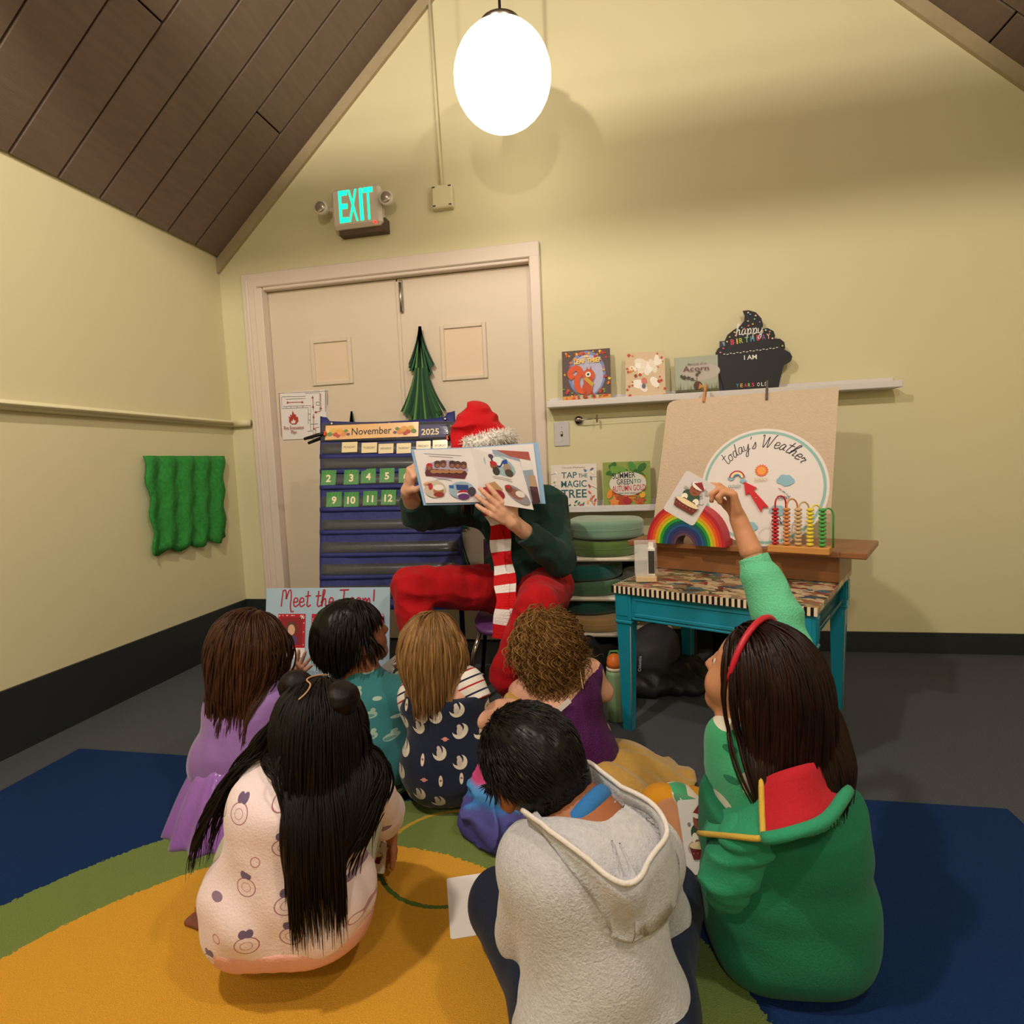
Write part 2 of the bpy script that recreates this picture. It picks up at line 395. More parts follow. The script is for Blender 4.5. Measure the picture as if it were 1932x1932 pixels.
def torso_ops(b, pel, wai, che, nk, shl, shr, w=1., k=.05):
    """pel pelvis, wai waist, che chest, nk base of neck, shl shr shoulders"""
    sd = unit(shr-shl); fl = unit(np.cross(sd, nk-pel))
    b.cone(pel-sd*.045*w, pel+sd*.045*w, .082*w, None, k); b.cone(pel, wai, .085*w, .078*w, k, flat=(fl, .9))
    b.cone(wai-sd*.02*w, che-sd*.045*w, .074*w, .07*w, k); b.cone(wai+sd*.02*w, che+sd*.045*w, .074*w, .07*w, k)
    b.cone(che, nk, .07*w, .04*w, k); b.cone(nk-sd*.01, shl, .04*w, .036*w, .04); b.cone(nk+sd*.01, shr, .04*w, .036*w, .04)
    b.cone(che-sd*.03*w, shl, .05*w, .036*w, .03); b.cone(che+sd*.03*w, shr, .05*w, .036*w, .03)
# ---------------------------------------------------------------- hair made of many tapered locks that lie on the head and fall over the body
def hair_mat(name, dark, light, rough=.42, wave=90.):
    def bd(nt, b, tc, mx):
        b.inputs['Specular IOR Level'].default_value = .18; g_ = nt.nodes.new('ShaderNodeNewGeometry'); m2 = nt.nodes.new('ShaderNodeMath'); m2.operation = 'MULTIPLY_ADD'; m2.inputs[1].default_value = .75; m2.inputs[2].default_value = -.05; nt.links.new(g_.outputs['Random Per Island'], m2.inputs[0]); ad = nt.nodes.new('ShaderNodeMath'); ad.operation = 'MULTIPLY_ADD'; ad.inputs[1].default_value = .5; ad.use_clamp = True; nt.links.new(mx.inputs[0].links[0].from_socket, ad.inputs[0]); nt.links.new(m2.outputs[0], ad.inputs[2]); nt.links.new(ad.outputs[0], mx.inputs[0])
    return M(name, dark, rough, scale=wave, stretch=(1, 1, .12), col2=light, bump=.05, bscale=160, build=bd)
def locks(coll, roots, dirs, length, steps, r0, mat, grav=.6, margin=.004, wave=0., wfreq=30., stiff=.75, seed=1, tip=.15, nseg=6, jit=.13, curl_r=0., curl_n=3., name='hair', parent=None, loc=(0, 0, 0), flat=.55, pull=None):
    g = np.random.default_rng(seed); n = len(roots); p = np.array(roots, float); d = np.array(dirs, float)+g.normal(size=(n, 3))*jit
    Ln = np.asarray(length)*np.ones(n); st = Ln/steps; path = [p.copy()]; G = A(0, 0, -1.)
    ph = g.random(n)*6.28
    for i in range(steps):
        f = d*stiff+G*grav*(1-stiff)
        if pull is not None: f = f+pull(p, i/steps)
        d = f/(np.linalg.norm(f, axis=1)[:, None]+1e-9)
        q = p+d*st[:, None]
        for _ in range(2):
            sd = coll.ev(q); m = sd < margin
            if m.any():
                gr = coll.grad(q[m]); gr /= np.linalg.norm(gr, axis=1)[:, None]+1e-9; q[m] += gr*(margin-sd[m])[:, None]
        q[:, 2] = np.maximum(q[:, 2], .006)
        d = (q-p); d /= np.linalg.norm(d, axis=1)[:, None]+1e-9; p = q; path.append(p.copy())
    P = np.stack(path, 1)  # n, steps+1, 3
    T = np.gradient(P, axis=1); T /= np.linalg.norm(T, axis=2)[..., None]+1e-9
    up = np.zeros_like(T); up[:] = A(.31, .87, .38); sd = np.cross(T, up); sd /= np.linalg.norm(sd, axis=2)[..., None]+1e-9; up = np.cross(sd, T)
    tt = np.linspace(0, 1, steps+1)[None, :, None]; al = (tt*Ln[:, None, None])
    if wave: P = P+sd*wave*np.sin(al*wfreq+ph[:, None, None])*np.minimum(1, tt*3)+up*wave*.6*np.cos(al*wfreq*1.1+ph[:, None, None])*np.minimum(1, tt*3)
    if curl_r: a_ = 2*math.pi*curl_n*tt+ph[:, None, None]; P = P+(sd*np.cos(a_)+up*np.sin(a_))*curl_r*np.minimum(1, tt*3)
    R = r0*(.7+.6*g.random(n))[:, None]*(np.minimum(1, .45+tt[..., 0]*3)*(1-(1-tip)*np.clip((tt[..., 0]-.55)/.45, 0, 1)**1.4))
    an = 2*math.pi*np.arange(nseg)/nseg
    V = (P[:, :, None, :]+R[:, :, None, None]*(np.cos(an)[None, None, :, None]*sd[:, :, None, :]+flat*np.sin(an)[None, None, :, None]*up[:, :, None, :]))
    m1 = steps+1; base = (np.arange(n)*m1*nseg)[:, None, None]; ii = np.arange(steps)[None, :, None]*nseg; kk = np.arange(nseg)[None, None, :]; k2 = (kk+1) % nseg
    Q = np.stack(np.broadcast_arrays(base+ii+kk, base+ii+k2, base+ii+nseg+k2, base+ii+nseg+kk), -1).reshape(-1, 4)
    return V.reshape(-1, 3), Q
def scalp(T, R, n, seed, keep, sx=1.03, s=1.):
    """points and outward normals on the cranium where keep(local unit vector) holds"""
    g = np.random.default_rng(seed); out = []; nor = []
    while len(out) < n:
        u_ = unit(g.normal(size=3))
        if not keep(u_): continue
        l = A(0, -.014, .022)+u_*A(.073, .088, .078)*sx; out.append(T(*l)); nor.append(R@unit(u_/A(.073, .088, .078)))
    return np.array(out), np.array(nor)
def comb(nr, target, lift=.1):
    """start directions lying along the scalp"""
    t = np.tile(np.asarray(target, float), (len(nr), 1)) if np.ndim(target) == 1 else target
    d = t-nr*(t*nr).sum(1)[:, None]; d /= np.linalg.norm(d, axis=1)[:, None]+1e-6
    return d+nr*lift
def gather(c, k, start=.2, extra=None, hw=0.):
    """keeps a fall of hair narrow about the vertical line through c"""
    def f(p, u):
        w_ = k*max(0., u-start); of = (p-c)@RGT; o = -np.outer(np.sign(of)*np.maximum(0, np.abs(of)-hw)*w_, RGT)
        return o if extra is None else o+np.tile(extra*max(0., u-start), (len(p), 1))
    return f
def to_level(pts, zb, seed=1, k=1.12, lo=.07, rnd=.05, arc=None):
    """lock lengths that end near one height"""
    g = np.random.default_rng(seed); L_ = np.maximum(lo, (np.asarray(pts)[:, 2]-zb)*k)+rnd*(g.random(len(pts))-.4)
    return L_ if arc is None else L_+.085*np.clip(arc[0]@arc[1][:, 2]+.3, 0, 1)+.10*np.clip(arc[0]@arc[1][:, 1]+.2, 0, 1)
# ---------------------------------------------------------------- the room
WY = 3.03; XL, XR = -2.24, 2.16; YB = -3.0; XM = (XL+XR)/2
rake = lambda X: 2.24+.898*(min(X, 2*XM-X)-XL)
DX0, DX1, DZ = -1.968, -.448, 2.03
m_wall = M('wall_paint_pale_yellow_green', 'd8d0aa', .55, var=.03, scale=2.2, bump=.06, bscale=14, spec=.3)
m_ceil = M('ceiling_plank_stain', '76655a', .55, var=.22, scale=6, stretch=(6, 1, 1), bump=.04, bscale=30)
m_white = M('white_trim_paint', 'e2dad2', .42, var=.03, scale=5, bump=.02)
m_door = M('door_paint_beige', 'd8c8b4', .45, var=.03, scale=3, bump=.03, bscale=9)
m_case = M('casing_paint_pinkish', 'ddcdc0', .42, var=.03, scale=5, bump=.02)
m_base = M('black_cove_base', '23282a', .5, var=.1)
m_carpet = M('charcoal_carpet', '34363b', .95, scale=260, col2='5d6066', bump=.2, bscale=420, spec=.1)
def poly_wall(mb, pts): mb.prism(pts, WY, WY+.14, None)
mb = MB()
poly_wall(mb, [(XL, 0), (DX0, 0), (DX0, rake(DX0)), (XL, rake(XL))])
poly_wall(mb, [(DX0, DZ), (DX1, DZ), (DX1, rake(DX1)), (DX0, rake(DX0))])
poly_wall(mb, [(DX1, 0), (XR, 0), (XR, rake(XR)), (XM, rake(XM)), (DX1, rake(DX1))])
struct('wall_back', mb, m_wall)
struct('wall_left', MB().box((XL-.12, YB, 0), (XL, WY, rake(XL)+.1)), m_wall)
struct('wall_right', MB().box((XR, YB, 0), (XR+.12, WY, rake(XR)+.1)), m_wall)
mb = MB().prism([(XL, 0), (XR, 0), (XR, rake(XR)), (XM, rake(XM)), (XL, rake(XL))], YB-.12, YB); struct('wall_behind', mb, m_wall)
struct('floor', MB().box((XL-.1, YB-.1, -.1), (XR+.1, WY+.3, 0)), m_carpet)
# sloped plank ceiling: each plank a piece of its own
cl = MB().prism([(XL-.12, rake(XL)-.1), (XM, rake(XM)+.03), (XR+.12, rake(XR)-.1), (XR+.12, rake(XR)+.05), (XM, rake(XM)+.2), (XL-.12, rake(XL)+.05)], YB, WY+.14)
ceil = struct('ceiling', cl, M('ceiling_backing_dark', '1b1714', .8))
sl = math.atan(.898); Ls = (XM-XL)/math.cos(sl)
for k, cut in enumerate((.34, .55)):
    pass
pm = {}
def plank_mesh(L_):
    if L_ not in pm: pm[L_] = MB().box((0, 0, -.02), (L_-.006, .186, .0), bev=.004).build('plank', m_ceil, ceil).data; o_ = ceil.children[-1]; bpy.data.objects.remove(o_)
    return pm[L_]
for side in (0, 1):
    for i in range(16):
        y0 = WY-.192*(i+1); cut = (.62, .25, .48, .8)[(i+side) % 4]
        for a_, b_ in ((0., cut), (cut, 1.)):
            L_ = round((b_-a_)*Ls, 3); o = bpy.data.objects.new('plank', plank_mesh(L_)); COL.objects.link(o); o.parent = ceil
            if side == 0: o.location = (XL+a_*Ls*math.cos(sl), y0, rake(XL)+a_*Ls*math.sin(sl)); o.rotation_euler = (0, -sl, 0)
            else: o.location = (XR-a_*Ls*math.cos(sl), y0+.186, rake(XR)+a_*Ls*math.sin(sl)); o.rotation_euler = (0, -sl, math.pi)
# rake trim boards along the gable
for n_, sg in ((1, 1), (2, -1)):
    mb = MB(); X0 = XL if sg > 0 else XR; f = lambda t, z: (X0+sg*t*(XM-XL), rake(XL)+t*.898*(XM-XL)+z)
    mb.prism([f(0, -.028), f(1, -.028), f(1, -.105), f(0, -.105)], WY-.02, WY+.001); struct('trim_%d' % n_, mb, M('rake_trim_shaded_wall', 'a89878', .55))  # wall colour darkened, shade put into the trim colour
# tie beam across the hall, ahead of the lamps
struct('trim_3', MB().box((XL, .94, 2.70), (XR, 1.06, 2.83), bev=.008), m_ceil)
# base boards
bb = MB().box((XL, WY-.012, 0), (DX0-.126, WY, .247)); struct('baseboard_back', bb, m_base)
struct('baseboard_right', MB().box((DX1+.06, WY-.012, 0), (XR, WY, .10)), m_base)
struct('baseboard_left', MB().box((XL, YB, 0), (XL+.012, WY-.012, .247)), m_base)
# round rail that runs along the left wall to the door casing
mb = MB().tube([(XL+.02, YB+.3, 1.286), (XL+.02, WY-.03, 1.286), (XL+.035, WY-.02, 1.286), (DX0-.135, WY-.02, 1.286)], .02, n=10); struct('trim_4', mb, m_wall)
# door casing, stops, two leaves
cs = MB()
cs.box((DX0-.126, WY-.022, 0), (DX0-.03, WY, DZ+.08), bev=.006); cs.box((DX0-.045, WY-.03, 0), (DX0+.004, WY+.09, DZ), bev=.004); cs.box((DX0-.098, WY-.03, 0), (DX0-.082, WY-.02, DZ+.05), bev=.004)
cs.box((DX1, WY-.022, 0), (DX1+.058, WY, DZ+.08), bev=.006); cs.box((DX1-.002, WY-.01, 0), (DX1+.02, WY+.09, DZ), bev=.004)
cs.box((DX0-.126, WY-.0225, DZ+.005), (DX1+.058, WY, DZ+.085), bev=.006); cs.box((DX0, WY-.012, DZ-.012), (DX1, WY+.09, DZ+.02), bev=.004)
struct('trim_5', cs, m_case)
m_pan = M('door_window_cover', 'e0c8ae', .5, var=.04, scale=4)
m_metal = M('brushed_steel', 'b8b2a8', .3, metal=1., var=.05)
mid = -1.186
for n_, (x0, x1, wx0, wx1, wz0, wz1) in enumerate(((DX0+.005, mid-.003, -1.719, -1.471, 1.475, 1.732), (mid+.003, DX1-.004, -.951, -.697, 1.452, 1.748))):
    d = struct('door_%d' % (n_+1), MB().box((x0, WY+.03, .012), (x1, WY+.07, DZ-.014), bev=.003), m_door)
    fr = MB(); b_ = .022
    fr.box((wx0, WY+.018, wz0), (wx0+b_, WY+.031, wz1), bev=.003); fr.box((wx1-b_, WY+.018, wz0), (wx1, WY+.031, wz1), bev=.003)
    fr.box((wx0+b_, WY+.0185, wz1-b_), (wx1-b_, WY+.031, wz1), bev=.003); fr.box((wx0+b_, WY+.0185, wz0), (wx1-b_, WY+.031, wz0+b_), bev=.003)
    fo = fr.build('window_frame', m_door, d)
    MB().box((wx0+b_, WY+.0275, wz0+b_), (wx1-b_, WY+.0305, wz1-b_)).build('window_cover', m_pan, d)
    if n_ == 1:
        MB().box((x0+.012, WY+.018, 1.845), (x0+.034, WY+.031, 2.005), bev=.004).tube([(x0+.023, WY+.012, 1.84), (x0+.023, WY+.012, 1.99)], .007).box((x0+.014, WY+.008, 1.835), (x0+.034, WY+.03, 1.86), bev=.004).build('flush_bolt', m_metal, d)
        MB().box((x0-.008, WY+.022, .02), (x0+.012, WY+.031, DZ-.03), bev=.003).build('astragal', m_door, d)
# ---------------------------------------------------------------- rug with painted rings
def rug_nodes(nt, b, tc, mx):
    N, L = nt.nodes, nt.links
    def math_(op, a, b_=None, c=None):
        n = N.new('ShaderNodeMath'); n.operation = op
        for i, x in enumerate((a, b_, c)):
            if x is None: continue
            if hasattr(x, 'links'): L.new(x, n.inputs[i])
            else: n.inputs[i].default_value = x
        return n.outputs[0]
    def dist(cx, cy):
        v = N.new('ShaderNodeVectorMath'); v.operation = 'DISTANCE'; L.new(tc.outputs['Object'], v.inputs[0]); v.inputs[1].default_value = (cx, cy, .012); return v.outputs['Value']
    nz = N.new('ShaderNodeTexNoise'); nz.inputs['Scale'].default_value = 130; L.new(tc.outputs['Object'], nz.inputs[0])
    d = math_('ADD', dist(-.62, .6), math_('MULTIPLY', math_('SUBTRACT', nz.outputs[0], .5), .022))
    def mix(f, a, b_):
        n = N.new('ShaderNodeMixRGB'); L.new(f, n.inputs[0])
        for i, x in ((1, a), (2, b_)):
            if hasattr(x, 'links'): L.new(x, n.inputs[i])
            else: n.inputs[i].default_value = lin(x)
        return n.outputs[0]
    Yl, G, Bl = 'dca238', '75884a', '17315f'
    base = mix(math_('GREATER_THAN', d, .735), Yl, G)
    inv = mix(math_('GREATER_THAN', d, .735), '5f7a35', 'c9a23c')
    ring = math_('LESS_THAN', math_('ABSOLUTE', math_('SUBTRACT', math_('ADD', dist(-.455, 1.325), math_('MULTIPLY', math_('SUBTRACT', nz.outputs[0], .5), .008)), .178)), .0055)
    base = mix(ring, base, inv)
    base = mix(math_('GREATER_THAN', d, .93), base, Bl)
    arc = math_('MULTIPLY', math_('LESS_THAN', math_('ABSOLUTE', math_('SUBTRACT', dist(-.66, 1.2), .40)), .004), math_('GREATER_THAN', d, .93))
    base = mix(arc, base, '6b4f6a')
    fine = N.new('ShaderNodeTexNoise'); fine.inputs['Scale'].default_value = 320; L.new(tc.outputs['Object'], fine.inputs[0])
    mm = N.new('ShaderNodeMixRGB'); mm.blend_type = 'MULTIPLY'; mm.inputs[0].default_value = .35; L.new(base, mm.inputs[1]); L.new(fine.outputs[0], mm.inputs[2]); L.new(mm.outputs[0], b.inputs['Base Color'])
rug = MB().box((-2.0, -.6, .0), (1.0, 1.70, .012), bev=.004).build('area_rug', M('ringed_rug', 'ffffff', .95, bump=.2, bscale=400, spec=.1, build=rug_nodes))
tag(rug, 'blue, green and yellow classroom rug with painted rings on grey carpet', 'rug')
# ---------------------------------------------------------------- pendant lamps
m_globe = M('opal_glass_lit', 'fff6e6', .3, emit='fff0d8', estr=1.0)
def pendant(loc, rad, label, watts, group='globe pendant lamps', bulb=.05):
    X, Y, Z = loc; t = thing('pendant_lamp', label, 'lamp', loc, group=group)
    prof = [(rad*math.sin(a), -rad*math.cos(a)) for a in np.linspace(.02, 2.75, 18)]
    top = rake(X)
    MB().lathe(prof, n=36).build('globe', m_globe, t)
    MB().lathe([(rad*.42, rad*.9), (rad*.42, rad*1.02), (rad*.2, rad*1.15), (.02, rad*1.2)], n=24).build('cap', m_metal, t)
    MB().tube([(0, 0, rad*1.15), (0, 0, top-Z-.02)], .006).build('cord', M('black_cord', '141414', .5), t)
    MB().lathe([(.05, top-Z-.05), (.055, top-Z-.03), (.02, top-Z+.0)], n=16).build('canopy', m_metal, t)
    return t
gl = PD(948, 146, 2.42)
pendant(gl, .205, 'white glowing globe pendant hanging before the gable wall', 0)
lamp('pendant_light', gl+A(0, 0, -.3), 1.5, .12)
def spot_fixture(loc, label, watts, rad=.05, col=(1, .89, .75)):
    t = thing('bulb_pendant', label, 'lamp', loc, group='bare bulb pendants over the hall'); top = rake(loc[0])-loc[2]
    MB().lathe([(.004, -.06), (.03, -.052), (.045, -.025), (.045, 0), (.03, .03), (.018, .055)], n=18).build('bulb', M('lit_bulb', 'fff2dc', .3, emit='ffe8c8', estr=8), t)
    MB().lathe([(.02, .05), (.022, .1), (.01, .11)], n=14).build('socket', M('black_cord'), t)
    MB().tube([(0, 0, .1), (0, 0, top-.01)], .005).build('cord', M('black_cord'), t)
    lamp('hall_light', A(*loc)+A(0, 0, -.12), watts, rad, col)
spot_fixture((-1.05, .30, 3.02), 'bare bulb pendant over the left of the rug', 72)
spot_fixture((.95, .25, 3.02), 'bare bulb pendant over the right of the rug', 40)
spot_fixture((-.1, -1.5, 2.9), 'bare bulb pendant at the rear of the hall', 45, .08)
# ---------------------------------------------------------------- things on the gable wall
def on_plane(o, R):
    o = np.asarray(o, float)
    def f(x, y):
        d = ray(x, y); n = R[:, 1]; t = ((o-CC)@n)/(d@n); q = R.T@(CC+d*t-o); return A(q[0], q[2])
    return f
I3 = np.eye(3)
m_offw = M('offwhite_plastic', 'd8cdbf', .4, var=.03)
# exit sign
o = PY(677, 394, WY-.055); t = thing('exit_sign', 'white emergency exit sign with lit green letters and two lamp heads', 'exit sign', o); L = on_plane(o, I3)
MB().box((-.145, -.028, -.10), (.135, .04, .105), bev=.016).build('housing', m_offw, t)
MB().box((-.12, .0, -.125), (.145, .055, -.06)).build('gap_shadow', M('shadow_brown', '5a4a3c', .6), t)  # dark box standing in for the shadow gap below the sign
p = Print(); p.mb.xf(lambda q: q); 
for i, ch in enumerate('EXIT'): p.text(ch, (-.073, -.02, .028, .068)[i], .008, .165, '18e8a0', width=(.05, .054, .018, .052)[i], bold=.012, mat=M('lit_exit_green', '18e8a0', .4, emit='10f0a0', estr=1.1))
p.mb.xf(lambda q: q+A(0, -.0285, 0)); p.build(t, 'lettering')
MB().ball((.098, -.027, -.088), .006).build('indicator_light', M('lit_red', 'ff2020', .3, emit='ff1818', estr=3), t)
for sx, px_ in ((-1, (613, 398)), (1, (735, 380))):
    c = L(*px_); h = MB().lathe([(.02, .0), (.032, -.012), (.037, -.035), (.037, -.05), (.033, -.052)], n=20, ax=1, c=(c[0], .0, c[1])).build('lamp_head', m_offw, t)
    MB().lathe([(.001, -.058), (.02, -.056), (.033, -.05)], n=20, ax=1, c=(c[0], 0, c[1])).build('lens', M('clear_lens', 'b8b0a0', .12, metal=.6, var=.1), h)
    MB().box((min(c[0], sx*.13), -.012, c[1]-.012), (max(c[0], sx*.13), .012, c[1]+.012), bev=.004).build('bracket', m_offw, t)
# junction box with conduit
o = PY(836, 373, WY-.02); t = thing('junction_box', 'square painted junction box below a thin conduit', 'junction box', o)
MB().box((-.055, -.022, -.058), (.055, .02, .058), bev=.006).build('box', m_wall, t)
for sx in (-1, 1):
    for sz in (-1, 1): MB().box((sx*.043-.007, -.0255, sz*.046-.0025), (sx*.043+.007, -.021, sz*.046+.0025)).build('screw', M('dark_screw', '30302a', .5), t)
top = PY(829, 0, WY-.015)
MB().tube([(-.004, .004, .055), (-.012, .004, .36), (-.022, .004, rake(o[0])-o[2]-.12)], .0085).build('conduit', m_wall, t)
# evacuation plan
o = PY(573, 783, WY+.024); t = thing('evacuation_plan', 'white fire evacuation plan sheet taped to the left door', 'poster', o); L = on_plane(o, I3)
MB().box((-.142, 0, -.135), (.142, .003, .135)).build('sheet', M('paper_white', 'e6e0e2', .5, var=.02, bump=0), t)
p = Print(); K = '4a4448'; Rd = 'a03030'
def pl(pts, c=K, wd=.0022, sm=False): p.line([tuple(L(x, y)) for x, y in pts], wd, c, sm)
z3 = lambda zx, zy: (423+zx*.18478, 600+zy*.18478)
for pts in ([(555, 770), (1060, 745)], [(560, 770), (585, 1210)], [(585, 805), (590, 925), (860, 915)], [(590, 805), (830, 800), (830, 770), (975, 765), (975, 960)], [(630, 830), (830, 822)], [(600, 905), (885, 893), (880, 1080), (860, 1080), (860, 920)], [(635, 902), (635, 924)], [(680, 900), (680, 922)], [(745, 898), (745, 920)], [(805, 897), (805, 918)], [(862, 980), (882, 980)], [(862, 1040), (882, 1040)], [(940, 860), (975, 858), (975, 890), (940, 890), (940, 860)], [(855, 1155), (910, 1152), (915, 1190)], [(885, 1150), (882, 1085), (960, 1080)], [(1035, 760), (1035, 960)], [(1055, 760), (1055, 890)], [(935, 1190), (935, 1120), (970, 1115)]):
    pl([z3(*q) for q in pts])
for pts in ([(650, 862), (800, 858)], [(905, 800), (912, 940)], [(985, 770), (990, 950), (920, 962)], [(915, 1140), (915, 980)]): pl([z3(*q) for q in pts], Rd, .003)
for q in ((800, 858), (650, 862), (905, 810), (910, 905), (990, 920), (940, 962), (915, 1010), (920, 1130)):
    c = L(*z3(*q)); p.poly([(c[0]-.007, c[1]-.005), (c[0]+.007, c[1]-.005), (c[0], c[1]+.008)], Rd)
fl = [(690, 1085), (665, 1060), (668, 1030), (660, 1005), (680, 1015), (675, 985), (695, 995), (700, 945), (722, 985), (735, 985), (738, 1010), (755, 1010), (760, 1050), (735, 1085)]
p.poly([tuple(L(*z3(*q))) for q in fl], 'b03a2e'); p.poly([tuple(L(*z3(*q))) for q in [(692, 1078), (685, 1050), (700, 1055), (710, 1030), (722, 1050), (735, 1045), (728, 1075)]], 'e6e0e2')
for s_, y_ in (('Fire Evacuation', 1120), ('Plan', 1165)): c = L(*z3(715, y_)); p.text(s_, c[0], c[1], .022, '9a2a34', width=.125 if y_ < 1150 else .034)
p.build(t)
[MB().box((x_, -.0008, .128), (x_+.04, .0, .142)).build('tape', M('clear_tape', 'd8d0c0', .2), t) for x_ in (-.11, .07)]
# fringed paper trees on the doors
def paper_tree(label, apex, tiers, Y, seed):
    g = random.Random(seed); a = PY(apex[0], apex[1], Y); t = thing('paper_tree', label, 'paper tree', a); L = on_plane(a, I3)
    cols = [C_(c, .7) for c in ('1d4a2c', '163a24', '2f6a3c', '5d8a4a', '24553a')]
    for ti, (top, tw, cx0, bl, br, by) in enumerate(tiers):
        mb = MB(); n = 30; dy = -.004*(len(tiers)-ti)
        for i in range(n):
            f = (i+.5)/n; x0 = top[0]+(f-.5)*tw; x1 = bl+(br-bl)*f+g.uniform(-2, 2); s_ = (f-.5)*2
            yb = by-abs(s_)**2*16+g.uniform(-11, 4); wd = g.uniform(1.6, 3.2)
            pts = []
            for k in range(6):
                u_ = k/5; xx = x0+(x1-x0)*(u_**1.6); yy = top[1]+(yb-top[1])*u_; pts.append((L(xx, yy), wd*(.35+.8*u_)/F_PX*2.9))
            yl = dy-.0012*(i % 3); v = []; fc = []
            for q, w_ in pts: v += [(q[0]-w_, yl, q[1]), (q[0]+w_, yl, q[1]), (q[0]-w_, yl+.0009, q[1]), (q[0]+w_, yl+.0009, q[1])]
            for k in range(5): b0 = 4*k; fc += [(b0, b0+1, b0+5, b0+4), (b0+2, b0+6, b0+7, b0+3), (b0, b0+4, b0+6, b0+2), (b0+1, b0+3, b0+7, b0+5)]
            mb.add(v, fc, cols[g.choice((0, 1, 2, 0, 1, 4, 3))])
        # solid backing of the tier
        q = [L(top[0]-tw/2, top[1]), L(top[0]+tw/2, top[1]), L(top[0]+(br-top[0])*.42, top[1]+(by-top[1])*.55), L(br-9, by-12), L(bl+9, by-12), L(top[0]+(bl-top[0])*.42, top[1]+(by-top[1])*.55)]
        mb.prism([tuple(x) for x in q], dy+.001, dy+.003, cols[0]); mb.build('fringe_tier', None, t)
    return t
paper_tree('tall dark green fringed paper tree behind the pocket chart', (794, 617), [((797, 695), 24, 797, 760, 843, 795), ((794, 617), 4, 795, 772, 821, 712), ((805, 780), 60, 805, 735, 880, 900), ((812, 880), 90, 812, 725, 893, 1010), ((820, 990), 100, 820, 720, 900, 1110)], WY+.012, 3)
paper_tree('small paper tree tip peeking above the pocket chart', (664, 776), [((664, 776), 2, 664, 640, 690, 880)], WY+.012, 5)
# picture ledges
m_ledge = M('ledge_white', 'd9d4d4', .4, var=.03)
def ledge(x0, x1, zt, label):
    t = thing('picture_ledge', label, 'shelf', (x0, WY-.05, zt-.03))
    MB().box((0, -.05, 0), (x1-x0, .049, .018), bev=.003).build('board', m_ledge, t); MB().box((0, -.056, .0), (x1-x0, -.044, .032), bev=.003).build('front_lip', m_ledge, t)
    MB().box((0, .038, .018), (x1-x0, .049, .055), bev=.003).build('back_strip', m_ledge, t)
q0 = PY(1031, 757, WY-.106)
ZU = q0[2]-.003; ledge(q0[0], 1.25, ZU, 'white picture ledge holding books and a cupcake board')
q1 = PY(1046, 957, WY-.106); ZD = q1[2]
ledge(q1[0], .62, ZD, 'lower white picture ledge with two autumn picture books')
# picture books leaning on the ledges
def book(corners, zb, label, paint, cover='d8cfc2', spine='6a4a30', rough=.35, grp='picture books on the wall ledges', lean=.11, y0=WY-.088):
    (xl, yl), (xr, yr) = corners; b = PY(xl, yl, y0); e = PY(xr, yl, y0); wd = e[0]-b[0]; R = rot('X', -lean)
    o = A((b[0]+e[0])/2, y0, zb); t = thing('picture_book', label, 'book', o, group=grp, mat3=R); L = on_plane(o, R); h = L((xl+xr)/2, yr)[1]
    MB().box((-wd/2, 0, 0), (wd/2, .0025, h), bev=.001).box((-wd/2, .0115, 0), (wd/2, .014, h), bev=.001).box((-wd/2-.001, 0, 0), (-wd/2+.002, .014, h)).build('cover', M('cover_'+cover, cover, rough, var=.04, bump=0, coat=.4), t)
    MB().box((-wd/2+.002, .0025, .003), (wd/2-.003, .0115, h-.003)).build('pages', M('page_block', 'e8e0d0', .8), t)
    p = Print(); paint(p, wd, h); p.build(t, 'cover_print'); return t
RN = random.Random(4)
def leaf(p, x, y, s, c, a=None):
    a = RN.uniform(0, 6.3) if a is None else a; q = []
    for k, r in enumerate((1, .45, .8, .4, .75, .3, .75, .4, .8, .45)): b = a+k*.628; q.append((x+r*s*math.cos(b), y+r*s*math.sin(b)))
    p.poly(q, c)
def oval(p, x, y, s, c, a, asp=.42):
    q = [(s*math.cos(k*.5236), s*asp*math.sin(k*.5236)) for k in range(12)]; p.poly([(x+u*math.cos(a)-v*math.sin(a), y+u*math.sin(a)+v*math.cos(a)) for u, v in q], c)
AUT = ('e8a020', 'd8562a', 'c03030', 'f0c848', 'e07828')
